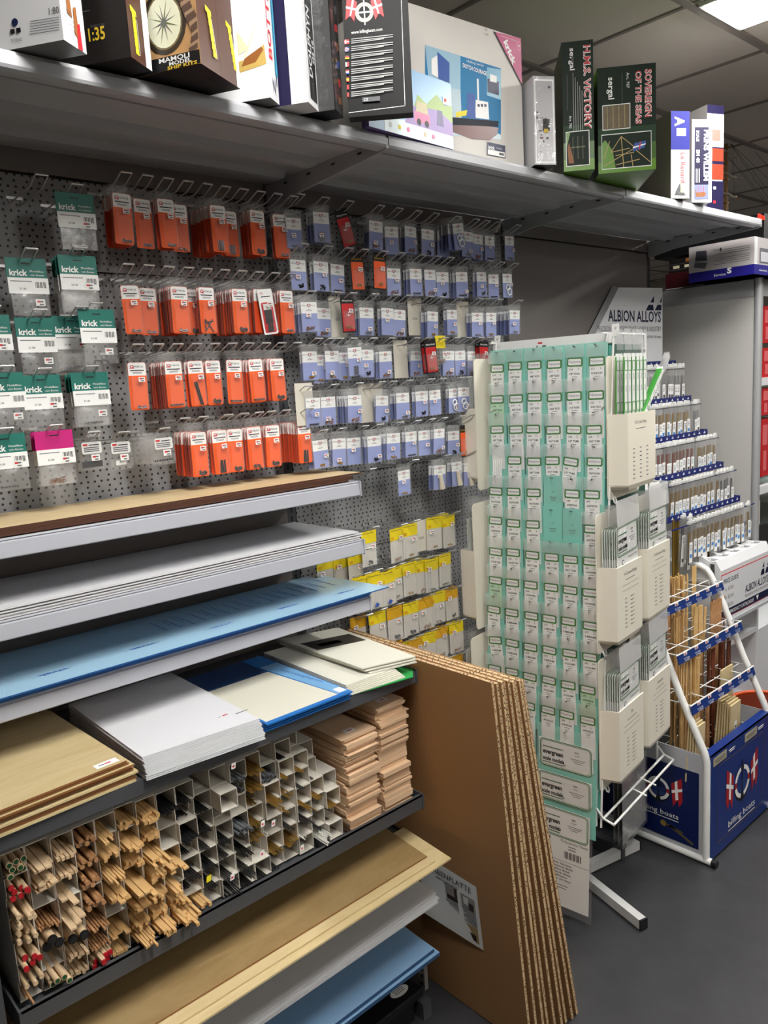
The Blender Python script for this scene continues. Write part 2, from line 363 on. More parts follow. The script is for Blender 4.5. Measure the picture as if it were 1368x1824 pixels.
# S4: plywood stack left
z = 1.007
for k in range(9):
    dx = [0, .004, -.004, .006, .002, -.006, 0, -.008, -.012][k]; top = k == 8
    dy = [0, .004, .002, .0, .01, .004, .0, .006, .004][k]
    lab = 'pale plywood sheet with a price sticker, topmost of the stack above the left-hand stick bins' if top else 'plywood sheet with brown edges in the stack above the left-hand stick bins'
    o, b, c = sheet('plywood_sheet', lab, 'wood sheet', None if top else 'plywood sheets in the left stack', [(.30, -.497+dy), (.556+dx, -.487+dy), (.540+dx, -.09), (.30, -.09)], z, .0038, palep if k % 2 == 0 else maple, birch_e if k not in (3, 0) else maple)
    if top:
        COL.objects.unlink(o)
        p = at(190, 1360, 2, z+.004); T = [(p.x-.022, p.y-.010), (p.x+.022, p.y-.008), (p.x+.021, p.y+.012), (p.x-.023, p.y+.010)]
        b.poly([(x-c.x, y-c.y, .0044) for x, y in T], white)
        b.box(p.x-.004-c.x, p.x+.008-c.x, p.y-.001-c.y, p.y+.003-c.y, .0045, .0046, red); b.box(p.x-.015-c.x, p.x-.005-c.x, p.y-.001-c.y, p.y+.002-c.y, .0045, .0046, ink)
        nb = b.build('plywood_sheet', loc=o.location); tag(nb, lab, 'wood sheet'); bpy.data.objects.remove(o)
    z += .0052
# white sheets
z = 1.007
for k in range(14):
    top = k == 13; j = R.uniform(-.003, .003); s_ = (13-k)*.0012
    lab = 'white styrene sheet with a price label in its corner, topmost of its square pile' if top else 'white styrene sheet in the pile right of the plywood stack'
    P = [(.573+j, -.486-s_), (.822+j+s_*.3, -.508-s_), (.830+j, -.10), (.578+j, -.10)]
    o, b, c = sheet('styrene_sheet', lab, 'plastic sheet', None if top else 'white styrene sheets in the square pile', P, z, .0022 if k > 1 else .001, styr)
    if top:
        COL.objects.unlink(o); e = .0027
        p = at(432, 1270, 2, z)
        b.box(p.x-.016-c.x, p.x+.014-c.x, p.y-c.y, p.y+.003-c.y, e, e+.0001, ink)
        p = at(402, 1276, 2, z); b.box(p.x-.006-c.x, p.x+.006-c.x, p.y-c.y, p.y+.004-c.y, e, e+.0001, red); b.box(p.x-.018-c.x, p.x-.010-c.x, p.y+.001-c.y, p.y+.002-c.y, e, e+.0001, ink)
        nb = b.build('styrene_sheet', loc=o.location); tag(nb, lab, 'plastic sheet'); bpy.data.objects.remove(o)
    z += .003
# blue edged cream sheets
cream = mat('cream_wrapper', '#d9d6c6', .4, noise=.03, nscale=4, bump=.3); bfilm = mat('bright_blue_film', '#2a72c0', .25); bband = mat('pale_blue_band', '#79acd8', .35)
z = 1.007
for k in range(6):
    sheet('acrylic_sheet', 'clear acrylic sheet with bright blue film edges under the cream wrapped one', 'plastic sheet', 'blue-edged acrylic sheets', rect(.842, 1.078+.002*(k % 3), -.496+.004*(k % 2), -.12, .0), z, .0025, bfilm); z += .0028
c = Vector((.96, -.30, z)); b = MB()
b.box(-.118, .118, -.205, .18, 0, .003, bfilm); b.poly([(-.112, -.192, .0032), (.085, -.192, .0032), (.062, .06, .0032), (-.112, .06, .0032)], cream)
b.poly([(.087, -.19, .0032), (.116, -.19, .0032), (.116, .10, .0032), (.064, .10, .0032)], bband)
b.poly([(-.112, .062, .0032), (.06, .062, .0032), (.06, .18, .0032), (-.112, .18, .0032)], mat('dark_film', '#1d3c6e', .3))
b.text('www.exolongroup.com', (.088, .045, .0034), (.12, -1, 0), (1, .12, 0), .010, vink, w=.15, bold=.01)
b.box(.094, .114, -.186, -.16, .0033, .0034, white)
tag(b.build('acrylic_sheet', loc=c), 'cream wrapped acrylic sheet with a pale blue lettered band, beside the cream folders', 'plastic sheet')
# cream folders, rotated packs at right end
ivory = mat('ivory_card', '#dedccf', .4); gpaper = mat('green_paper', '#2f9a4c', .5); dpic = mat('dark_photo_print', '#2a2620', .4)
sheet('green_sheet', 'bright green sheet peeking out under the cream folders at the shelf end', 'sheet', None, [(1.085, -.485), (1.262, -.515), (1.305, -.47), (1.15, -.2)], 1.0075, .002, gpaper)
for k in range(7):
    P = [(1.078+.001*k, -.488+.002*k), (1.245-.002*k, -.505+.004*k), (1.285, -.14), (1.09, -.12)]
    sheet('cardstock_folder', 'cream cardboard folder in the lower pile at the shelf end above the balsa', 'folder', 'lower cream folders', P, 1.010+.0032*k, .0024, cream if k % 2 else ivory)
for k in range(3):
    P = [(1.165-.006*k, -.465+.006*k), (1.292+.001*k, -.500+.003*k), (1.322, -.15), (1.155, -.10)]
    lab = 'cream folder with a dark picture strip, topmost at the right end of the shelf' if k == 2 else 'cream folder lying askew under the topmost one with the picture strip'
    o, b, c = sheet('cardstock_folder', lab, 'folder', None if k == 2 else 'askew cream folders', P, 1.033+.006*k, .0028, ivory)
    if k == 2:
        COL.objects.unlink(o); L2 = lambda x, y: (x-c.x, y-c.y, .0032)
        b.poly([L2(1.165, -.26), L2(1.30, -.30), L2(1.305, -.22), L2(1.168, -.18)], dpic)
        b.poly([L2(1.19, -.245), L2(1.25, -.262), L2(1.252, -.235), L2(1.192, -.22)], mat('ochre_print', '#8a6a30', .5))
        nb = b.build('cardstock_folder', loc=o.location); tag(nb, lab, 'folder'); bpy.data.objects.remove(o)
# below: kraft and maple sheets, white, blue foam
sheet('plywood_sheet', 'long maple plywood sheet sticking out furthest below the stick bins', 'wood sheet', None, [(.31, -.60), (1.29, -.588), (1.305, -.40), (.31, -.40)], .5375, .004, maple)
sheet('plywood_sheet', 'second maple plywood sheet set back under the brown kraft sheet', 'wood sheet', None, [(.31, -.575), (1.25, -.572), (1.27, -.10), (.31, -.10)], .543, .003, maple)
sheet('plywood_sheet', 'brown kraft-coloured plywood sheet on top of the maple ones below the stick bins', 'wood sheet', None, [(.31, -.545), (1.245, -.548), (1.285, -.10), (.31, -.10)], .5475, .003, kraft, birch_e)
for k in range(4):
    sheet('plastic_sheet', 'thin light grey-white sheet in the low pile under the maple plywood' if k < 3 else 'light grey-white sheet topmost of the low pile under the maple plywood', 'plastic sheet', 'sheets in the low white pile' if k < 3 else None,
          [(.31, -.545-.004*(k % 2)), (1.285+.008*(k % 2), -.54+.005*k), (1.30, -.10), (.31, -.10)], .3965+.0052*k, .004, mat('light_board', '#d8d8da', .4))
foamb = mat('blue_foam', '#86aace', .6); foame = mat('blue_foam_edge', '#2c4f74', .7, noise=.4, nscale=80)
for k in range(2):
    sheet('foam_board', 'blue foam board lying near the floor' + (', the upper one' if k else ', the lower one'), 'foam board', None, [(.31, -.535), (1.29-.01*k, -.53+.01*k), (1.30, -.10), (.31, -.10)], .2365+.0105*k, .010, foamb, foame)
# black storage box on the floor
bk = mat('black_plastic', '#17171a', .4)
t = thing('storage_box', 'black plastic storage box with a white oval label, on the floor under the shelves', 'box', (1.0, -.25, 0))
MB().box(-.5, .27, -.19, .2, 0, .075, bk).build('box_body', t, bevel=.004)
lid = MB().box(-.51, .29, -.21, .21, .0755, .10, bk).build('lid', t, bevel=.004)
lb = MB(); lb.prism([(.235+.03*cos(i*pi/8), -.172+.016*sin(i*pi/8), .1005) for i in range(16)], (0, 0, .0008), white)
for k in range(3): lb.box(.218, .252, -.165-.006*k, -.163-.006*k, .1014, .1015, ink)
lb.build('oval_label', lid)
# slotted end of the base
b = MB().box(1.294, 1.306, -.462, -.44, .09, .21, chrome)
for k in range(5): b.box(1.2935, 1.3065, -.455, -.447, .10+k*.022, .113+k*.022, slot)
tag(b.build('slotted_post'), 'short slotted metal post at the shelf end beside the black storage box', 'post')
# ------------------------------------------------ honeycomb boards leaning on the shelf end
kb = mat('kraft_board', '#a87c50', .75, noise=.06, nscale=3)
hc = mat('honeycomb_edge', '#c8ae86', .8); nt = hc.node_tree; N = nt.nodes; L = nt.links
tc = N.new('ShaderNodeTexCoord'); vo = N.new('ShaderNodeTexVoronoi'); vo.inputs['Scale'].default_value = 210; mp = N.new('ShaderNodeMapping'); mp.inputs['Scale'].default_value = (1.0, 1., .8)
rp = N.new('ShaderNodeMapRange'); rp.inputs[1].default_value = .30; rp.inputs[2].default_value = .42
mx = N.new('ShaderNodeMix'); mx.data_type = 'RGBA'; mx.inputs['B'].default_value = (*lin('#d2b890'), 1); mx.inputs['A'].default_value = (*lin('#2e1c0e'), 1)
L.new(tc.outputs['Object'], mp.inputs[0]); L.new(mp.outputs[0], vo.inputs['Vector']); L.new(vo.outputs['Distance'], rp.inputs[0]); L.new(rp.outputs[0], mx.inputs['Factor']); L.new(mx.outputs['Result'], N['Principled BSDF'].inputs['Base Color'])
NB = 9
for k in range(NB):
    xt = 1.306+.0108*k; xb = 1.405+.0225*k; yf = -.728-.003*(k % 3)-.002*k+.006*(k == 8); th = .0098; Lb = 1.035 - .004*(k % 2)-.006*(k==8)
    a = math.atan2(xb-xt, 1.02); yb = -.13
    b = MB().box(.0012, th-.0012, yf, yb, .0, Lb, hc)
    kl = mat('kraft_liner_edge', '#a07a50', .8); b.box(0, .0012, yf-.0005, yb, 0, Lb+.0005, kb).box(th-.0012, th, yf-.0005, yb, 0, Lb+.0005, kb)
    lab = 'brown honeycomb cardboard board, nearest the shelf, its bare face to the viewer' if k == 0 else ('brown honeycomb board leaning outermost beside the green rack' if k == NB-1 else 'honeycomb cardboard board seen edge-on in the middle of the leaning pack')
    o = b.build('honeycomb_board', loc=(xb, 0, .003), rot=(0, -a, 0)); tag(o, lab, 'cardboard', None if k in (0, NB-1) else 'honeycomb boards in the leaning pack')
# paper notice on the first board
a = math.atan2(.099, 1.02)
b = MB(); W, H = .215, .195
def on_board(y, zz, d): return Vector((1.405, 0, .003))+Matrix.Rotation(-a, 3, 'Y') @ Vector((-d, y, zz))
y1 = -.602; z0 = .236
T = Matrix.Translation(Vector((1.405, 0, .003))) @ Matrix.Rotation(-a, 4, 'Y')
b = MB(); nrow = 12
vs = []; fs = []
for i in range(nrow+1):
    s_ = i/nrow
    for j in range(nrow+1):
        q = j/nrow; vs.append((-.0012-.022*(1-s_)*max(0, .6-q)**1.5, y1+W*(1-s_)*1.0, z0+H*q+.012*(1-s_)))
for i in range(nrow):
    for j in range(nrow): p = i*(nrow+1)+j; fs.append((p, p+nrow+1, p+nrow+2, p+1))
b.add(vs, fs, paperm, True)
e = -.0022
b.text('K-WABENPLATTE', (e, y1+W-.01, z0+H-.030), -Y, Z, .017, black, w=W-.03)
greyp = mat('grey_photo', '#9a948c', .5); darkp = mat('dark_brown_photo', '#3a2a1e', .5); tanp = mat('tan_photo', '#b09468', .5)
for k in range(2): b.box(e, e+.0004, y1+.07, y1+.15-.03*k, z0+H-.040-.005*k, z0+H-.0385-.005*k, ink)
b.box(e, e+.0004, y1+.012, y1+.06, z0+.105, z0+.148, greyp).box(e-.0003, e, y1+.018, y1+.035, z0+.108, z0+.13, darkp).box(e-.0003, e, y1+.035, y1+.052, z0+.12, z0+.142, paperm)
b.box(e, e+.0004, y1+.075, y1+.115, z0+.105, z0+.148, darkp).box(e-.0003, e, y1+.085, y1+.115, z0+.12, z0+.148, greyp)
b.box(e, e+.0004, y1+.012, y1+.062, z0+.012, z0+.06, tanp).box(e-.0003, e, y1+.02, y1+.055, z0+.015, z0+.035, darkp)
for c0 in (.012, .075):
    for k in range(8): b.box(e, e+.0003, y1+c0, y1+c0+.045-.01*(k % 3 == 2), z0+.064+k*.005, z0+.0655+k*.005, ink)
o = b.build('paper_notice'); o.matrix_world = T
tag(o, 'white printed notice with photos taped to the face of the nearest honeycomb board', 'paper')
# ------------------------------------------------ square tube bins and their sticks
binm = mat('white_pvc', '#d9d3c8', .45)
pine = ply('pine_strip', '#dab57e', '#c89a60', (30, 3, 30), .6, .5); pine2 = ply('reddish_strip', '#c39468', '#a3754c', (30, 3, 30), .6, .5)
bass = mat('basswood', '#d3b792', .7, noise=.1, nscale=20, stretch=(1, .1, 1)); rtip = mat('red_tip', '#b01824', .5); gtip = mat('green_tip', '#0e4a26', .5); ktip = mat('black_tip', '#101012', .5)
BW = .0414
def bin_mesh(L=.30, w=BW):
    b = MB(); t = .0014; h = w/2-.0002
    b.box(-h, h, 0, L, -h, -h+t, binm).box(-h, h, 0, L, h-t, h, binm).box(-h, -h+t, 0, L, -h+t, h-t, binm).box(h-t, h, 0, L, -h+t, h-t, binm)
    return b
bin0 = None
def stick(kind):
    """one stick, front end at y=0, running back along +y"""
    b = MB(); L = .36
    if kind == 'dowel': b.cyl((0, L, 0), (0, 0, 0), .0045, bass, 9)
    if kind == 'red_dowel': b.cyl((0, L, 0), (0, .004, 0), .005, bass, 10).cyl((0, .004, 0), (0, 0, 0), .0051, rtip, 10)
    if kind == 'green_dowel': b.cyl((0, L, 0), (0, .003, 0), .0056, bass, 10).cyl((0, .003, 0), (0, 0, 0), .0058, bass, 10).cyl((0, .001, 0), (0, -.0006, 0), .0044, gtip, 8)
    if kind == 'black_dowel': b.cyl((0, L, 0), (0, .002, 0), .0085, bass, 12).cyl((0, .004, 0), (0, -.0003, 0), .0088, ktip, 12).cyl((0, .001, 0), (0, -.0009, 0), .0062, slot, 10)
    if kind == 'thin': b.cyl((0, L, 0), (0, 0, 0), .0022, pine2, 6)
    if kind == 'brown_dowel': b.cyl((0, L, 0), (0, 0, 0), .0046, pine2, 9)
    if kind == 'square': b.box(-.0034, .0034, 0, L, -.0034, .0034, pine)
    if kind == 'small_square': b.box(-.0021, .0021, 0, L, -.0021, .0021, pine)
    if kind == 'flat': b.box(-.0055, .0055, 0, L, -.0018, .0018, pine)
    if kind == 'pale_flat': b.box(-.0058, .0058, 0, L, -.0018, .0018, bass)
    if kind == 'pale_square': b.box(-.003, .003, 0, L, -.003, .003, bass)
    if kind == 'red_square': b.box(-.004, .004, .004, L, -.004, .004, bass).box(-.0042, .0042, 0, .004, -.0042, .0042, rtip)
    if kind == 'carbon': b.cyl((0, L, 0), (0, 0, 0), .0016, darkrod, 6)
    if kind == 'carbon_flat': b.box(-.004, .004, 0, L, -.0006, .0006, darkrod)
    if kind == 'brass': b.cyl((0, L, 0), (0, 0, 0), .0015, brass, 6)
    if kind == 'brass_strip': b.box(-.0035, .0035, 0, L, -.0005, .0005, brass)
    if kind == 'steel': b.cyl((0, L, 0), (0, 0, 0), .0014, steel, 6)
    if kind == 'grey_tube': b.cyl((0, L, 0), (0, 0, 0), .0042, mat('grey_tube', '#6f7276', .35), 9).cyl((0, .001, 0), (0, -.0004, 0), .0029, slot, 8)
    if kind == 'clear_rod': b.cyl((0, L, 0), (0, 0, 0), .0018, mat('frosted_rod', '#d8d6d0', .3), 6)
    return b
NAMES = dict(dowel=('wooden_dowel', 'pale round dowel'), red_dowel=('wooden_dowel', 'round dowel with a red tip'), green_dowel=('wooden_dowel', 'round dowel with a green end'), black_dowel=('wooden_dowel', 'thick dowel with a black end'),
    thin=('wooden_dowel', 'thin reddish dowel'), brown_dowel=('wooden_dowel', 'reddish brown dowel'), square=('wood_strip', 'square pine strip'), small_square=('wood_strip', 'thin square pine strip'), flat=('wood_strip', 'flat pine strip'),
    pale_flat=('wood_strip', 'pale flat basswood strip'), pale_square=('wood_strip', 'pale square basswood strip'), red_square=('wood_strip', 'square strip with a red tip'), carbon=('metal_rod', 'thin black rod'),
    carbon_flat=('metal_strip', 'black flat strip'), brass=('metal_rod', 'thin brass rod'), brass_strip=('metal_strip', 'flat brass strip'), steel=('metal_rod', 'thin steel rod'), grey_tube=('metal_tube', 'grey metal tube'), clear_rod=('plastic_rod', 'frosted clear rod'))
SZ = dict(dowel=.0095, red_dowel=.0105, green_dowel=.012, black_dowel=.0178, thin=.005, brown_dowel=.0095, square=.0074, small_square=.005, flat=.0115, pale_flat=.012, pale_square=.0066, red_square=.0088, carbon=.0045, carbon_flat=.009, brass=.0045, brass_strip=.008, steel=.004, grey_tube=.0092, clear_rod=.0042)
HT = dict(flat=.0042, pale_flat=.0042, carbon_flat=.002, brass_strip=.002)
# contents per column, top row first: (kind, count, how far they stick out)
D, RD, GD, BD, TH, BR, SQ, SS, FL, PF, PS, RS, CB, CF, BS, BT, ST, GT, CLR = 'dowel red_dowel green_dowel black_dowel thin brown_dowel square small_square flat pale_flat pale_square red_square carbon carbon_flat brass brass_strip steel grey_tube clear_rod'.split()
CELLS = [
 [(GD, 9, .03), (RD, 7, .025), (D, 7, .05), (D, 7, .045), (RD, 5, .04), (D, 3, .03), (TH, 2, .05)],
 [(PF, 6, .045), (PF, 12, .03), None, (TH, 11, .03), (BD, 3, .045), None, (GD, 8, .045)],
 [(PS, 7, .025), (PS, 8, .02), (PF, 2, .05), (PF, 3, .05), (BD, 2, .05), (PS, 8, .02), (PS, 8, .01)],
 [(BR, 6, .02), (BR, 6, .02), (BR, 7, .03), (BR, 7, .02), (TH, 8, .03), (TH, 7, .02), (RS, 7, .05)],
 [(SS, 5, .04), (SQ, 5, .03), (SS, 11, .055), (FL, 7, .06), None, (FL, 5, .035), (SQ, 4, .015)],
 [(SQ, 7, .03), (SQ, 7, .04), (SQ, 9, .03), (FL, 8, .07), (FL, 7, .04), (SQ, 6, .03), (SS, 12, .075)],
 [(SQ, 9, .035), (SQ, 8, .03), (SQ, 7, .055), (SQ, 7, .03), (SQ, 8, .04), (SQ, 7, .03), (SQ, 8, .065)],
 [(CF, 5, .03), None, None, (FL, 7, .04), (SQ, 3, .05), (SQ, 8, .04), (SQ, 8, .07)],
 [(CB, 6, .02), (CB, 6, .02), (CF, 5, .02), (CB, 5, .02), (CB, 6, .03), (CB, 5, .02), (SQ, 5, .06)],
 [(CB, 3, .01), (CB, 6, .02), (CB, 6, .02), (ST, 5, .02), (CB, 6, .03), (CB, 5, .02), None],
 [None, None, None, (CB, 5, .03), (ST, 6, .05), (ST, 6, .06), (CB, 6, .05)],
 [(GT, 3, .02), (GT, 9, .025), None, (GT, 6, .03), (CB, 5, .05), (ST, 5, .06), (CB, 6, .03)],
 [(BT, 5, .03), (BT, 6, .03), (BS, 6, .03), (BS, 5, .03), (BT, 4, .03), None, (CB, 5, .03)],
 [None, (GT, 6, .01), (BS, 6, .06), None, (CLR, 2, .03), (BS, 6, .03), (ST, 4, .02)],
 [(CB, 4, .01), (BS, 3, .02), (BS, 4, .09), (BS, 2, .04), (ST, 4, .03), (BT, 5, .02), None],
 [None, (BS, 3, .03), (ST, 3, .03), (BS, 3, .08), (ST, 5, .04), (CLR, 3, .02), None],
 ['skip', None, (ST, 3, .03), (BS, 4, .03), (ST, 3, .02), (ST, 4, .03), (CLR, 12, .085)],
 ['skip', 'skip', 'skip', None, (BT, 3, .01), (ST, 3, .02), None]]
proto = {}; PUT = {}
def put(kind, label, grp, loc, rot):
    nm, _ = NAMES[kind]
    if kind not in proto: proto[kind] = stick(kind).build(nm); o = proto[kind]
    else: o = proto[kind].copy(); COL.objects.link(o)
    o.location = loc; o.rotation_euler = rot; tag(o, label, 'metal rod' if nm.startswith('metal') else ('plastic rod' if nm.startswith('plastic') else 'wood stick'), grp)
for ci, colm in enumerate(CELLS):
    cx = .3165+BW*(ci+.5)
    for ri, cell in enumerate(colm):
        if cell == 'skip': continue
        row = 6-ri; cz = .6545+BW*(row+.5)
        yo = -.444+R.uniform(-.008, .008)
        if (ci, ri) == (10, 1): yo = -.478
        if ci >= 8 and R.random() < .25: yo += R.uniform(.01, .04)
        lab = 'white square tube bin, %s from the left, %s row from the bottom' % (ORD[ci+1], ORD[row+1])
        if bin0 is None: bin0 = bin_mesh().build('stick_bin'); o = bin0
        else: o = bin0.copy(); COL.objects.link(o)
        o.location = (cx, yo, cz); tag(o, lab, 'storage bin', 'square tube bins')
        if not cell: continue
        kind, n, out = cell; w_ = SZ[kind]; h_ = HT.get(kind, w_)
        per = max(1, int((BW-.004)/w_)); 
        for k in range(n):
            lx = -BW/2+.002+w_/2+(k % per)*((BW-.004-w_)/max(1, per-1) if n >= per else w_*1.02)
            lz = -BW/2+.0018+h_/2+(k//per)*h_*(.96 if kind not in HT else 1.0)
            if (k//per) % 2 and per > 1: lx += w_*.4*(-1 if k % per == per-1 else 1)
            oo = out*.8*R.uniform(.45, 1.25); tilt = -R.uniform(0, .012)
            if row == 0 and oo > .028:
                if k//per > 1: continue
                lz += .0195
            put(kind, '%s in the %s bin from the left, %s row up' % (NAMES[kind][1], ORD[ci+1], ORD[row+1]), 'sticks in bin %s of row %s' % (ORD[ci+1], ORD[row+1]),
                (cx+lx, yo-oo, cz+lz+.0004), (0, R.uniform(-.15, .15) if kind in ('square', 'small_square') else 0, R.uniform(-.012, .012)))
# price tags tied to rods
for px, py, c_ in ((468, 1467, white), (487, 1466, white), (414, 1562, white), (372, 1565, yellow), (467, 1520, white), (538, 1510, white), (416, 1364, white)):
    p = at(px, py, 1, -.50)
    b = MB().box(-.008, .008, -.0004, .0004, -.006, .006, c_)
    if c_ is white: b.box(-.005, .003, -.0006, -.0004, -.003, .001, red)
    tag(b.build('price_tag', loc=p, rot=(0, .3, .5)), 'small %s price tag on a rod end, %s' % ('yellow' if c_ is yellow else 'white', {468: 'left of a pair among the brass rods', 487: 'right of a pair among the brass rods', 414: 'low beside the black rods', 372: 'beside the last wood strips', 467: 'below the pair of tags', 538: 'near the clear rods', 416: 'on the topmost tubes'}[px]), 'price tag')
# balsa stacks
balsa = ply('balsa', '#e2c2a0', '#d3ad88', (4, 14, 4), .7, .4); balsa2 = mat('balsa_end', '#dcbc9a', .8, noise=.12, nscale=120)
def balsa_stack(x0, x1, zt, nm):
    z = .654; k = 0; off = 0
    while z < zt:
        th = R.choice([.0025, .003, .005, .005, .0065, .008, .010, .0125]); 
        if z+th > zt: th = max(.002, zt-z)
        if R.random() < .18: off = R.uniform(-.006, .006)
        dx = off+R.uniform(-.0015, .0015); yf = -.462+R.uniform(-.010, .010)-(.008 if R.random() < .12 else 0); last = z+th >= zt-.001
        b = MB().box(0, x1-x0-.004*R.random(), 0, .34, 0, th-.0006, balsa)
        lab = 'balsa sheet with a price sticker, topmost of the %s balsa stack' % nm if last else 'pinkish balsa sheet in the %s balsa stack beside the bins' % nm
        if last: b.box(.035, .065, .025, .045, th-.0006, th-.0003, white).box(.042, .058, .03, .034, th-.0003, th-.0001, red)
        o = b.build('balsa_sheet', loc=(x0+dx, yf, z)); tag(o, lab, 'balsa sheet', None if last else 'sheets in the %s balsa stack' % nm)
        z += th; k += 1
balsa_stack(1.074, 1.176, .892, 'left-hand'); balsa_stack(1.188, 1.284, .935, 'right-hand')
# ------------------------------------------------ hooks and hanging packs
def hook_proto():
    b = MB(); w_ = .0125
    for s_ in (-1, 1): b.tube([(s_*w_, -.001, .014), (s_*w_, -.004, .0), (s_*w_, -.137, .006), (s_*w_, -.176, .022)], .0017, chrome, 5)
    b.tube([(-w_, -.176, .022), (w_, -.176, .022)], .0023, chrome, 5).box(-.017, .017, -.003, -.0005, .010, .016, chrome)
    return b
hk0 = None
def hook(x, z, label, grp, rz=0.):
    global hk0
    if hk0 is None: hk0 = hook_proto().build('peg_hook'); o = hk0
    else: o = hk0.copy(); COL.objects.link(o)
    o.location = (x, 0, z-.022); o.rotation_euler = (0, 0, rz); tag(o, label, 'hook', grp)
    return o
orange = mat('orange_card', '#f5601c', .45); orange_d = mat('orange_card_red', '#d8481c', .45); stick_m = mat('price_sticker', '#ecebe8', .5)
def sticker(parent, x, y, z, rz=0., s=1., par_name='price_sticker'):
    b = MB().box(-.0075*s, .0075*s, -.0003, .0003, -.0055*s, .0055*s, stick_m)
    b.box(-.005*s, -.0*s, -.0005, -.0003, .000*s, .0032*s, red).box(.0*s, .005*s, -.0005, -.0003, .0005*s, .0028*s, ink).box(-.002, .005*s, -.0005, -.0003, -.004*s, -.002*s, ink)
    return b.build(par_name, parent, loc=(x, y, z), rot=(0, rz, 0))
def rrect(w, h, r, n=3, cx=0, cz=0):
    pts = []
    for sx, sz, a0 in ((1, 1, 0), (-1, 1, pi/2), (-1, -1, pi), (1, -1, 3*pi/2)):
        for i in range(n+1): a = a0+i*pi/2/n; pts.append((cx+sx*(w/2-r)+r*cos(a), cz+sz*(h/2-r)+r*sin(a)))
    return pts
def ring(b, w, h, r, t, y, m, cx=0, cz=0):
    o = rrect(w, h, r, 3, cx, cz); i = rrect(w-2*t, h-2*t, max(.0005, r-t), 3, cx, cz); n = len(o)
    b.add([(p[0], y, p[1]) for p in o+i], [(k, (k+1) % n, n+(k+1) % n, n+k) for k in range(n)], m)
def bits(kind, seed):
    """the small goods lying at the bottom of a pack, centred on x=0, resting at z=0"""
    r = random.Random(seed); b = MB()
    if kind == 'screws':
        for k in range(9): x = r.uniform(-.013, .013); z = r.uniform(.001, .006); a = r.uniform(-.7, .7); b.cyl((x, 0, z), (x+.006*cos(a), -.002, z+.004*sin(a)), .0012, steel, 5)
    elif kind == 'black':
        for k in range(9): x = r.uniform(-.012, .012); z = r.uniform(.001, .009); a = r.uniform(-1, 1); b.cyl((x, 0, z), (x+.006*cos(a), -.002, z+.005*sin(a)), .002, darkrod, 5)
    elif kind == 'rods':
        for k in range(6): x = -.008+k*.003; b.cyl((x, 0, 0), (x+r.uniform(-.004, .004), -.001, .032), .0012, darkrod, 5)
    elif kind == 'longrods':
        for k in range(3): b.cyl((.004+k*.003, 0, 0), (-.008+k*.003, 0, .055), .0014, darkrod, 5)
    elif kind == 'cross':
        for a, c in (((-.012, .0), (.010, .03)), ((.012, .0), (-.010, .03)), ((-.012, .022), (.012, .026)), ((-.01, .004), (-.01, .03))): b.cyl((a[0], 0, a[1]), (c[0], 0, c[1]), .0014, darkrod, 5)
    elif kind == 'pins':
        for k in range(4): b.cyl((-.007+k*.0045, 0, 0), (-.007+k*.0045, 0, .024), .0015, steel, 6)
    elif kind == 'nuts':
        for k in range(6): x = -.014+k*.0056; b.cyl((x, .0005, .004), (x, -.0015, .004), .0026, steel, 6).cyl((x, -.001, .004), (x, -.0017, .004), .0013, slot, 6)
    elif kind == 'brass':
        for k in range(12): x = r.uniform(-.012, .012); z = r.uniform(.001, .006); b.cyl((x, 0, z), (x+r.uniform(-.003, .003), -.002, z+.003), .0014, brass, 5)
    elif kind == 'chain':
        for k in range(40): x = r.uniform(-.014, .014); z = r.uniform(0, .012); b.cyl((x, 0, z), (x+r.uniform(-.003, .003), -.002, z+r.uniform(-.003, .003)), .0009, mat('copper_bits', '#9a6a3a', .4, .7), 4)
    elif kind == 'dark':
        for k in range(9): x = r.uniform(-.009, .009); z = r.uniform(.001, .012); b.cyl((x, 0, z), (x+.003, -.003, z+.002), .002, darkrod, 5)
    elif kind == 'rings':
        for (x, z, s_) in ((-.004, .03, .009), (.004, .016, .011)):
            b.tube([(x+s_*cos(i*pi/6), -.003, z+s_*sin(i*pi/6)) for i in range(13)], .0022, white, 5)
    elif kind == 'spool':
        b.cyl((-.004, -.006, .045), (.004, -.006, .0), .006, mat('thread', '#d8cdb8', .8), 10, r1=.009)
    elif kind == 'plugs':
        b.cyl((-.003, -.002, .002), (.004, -.004, .012), .005, blue, 8)
    return b
_bm = {}
def bits_obj(kind, seed, parent, loc, name='contents'):
    seed %= 2; k = (kind, seed)
    if k not in _bm: o = bits(kind, seed).build(name, parent); _bm[k] = o.data
    else: o = bpy.data.objects.new(name, _bm[k]); COL.objects.link(o); o.parent = parent
    o.location = loc; return o
def share(key, fn, name, parent, loc=(0, 0, 0), rot=(0, 0, 0)):
    if key not in _bm: o = fn().build(name, parent); _bm[key] = o.data
    else: o = bpy.data.objects.new(name, _bm[key]); COL.objects.link(o); o.parent = parent
    o.location = loc; o.rotation_euler = rot; return o
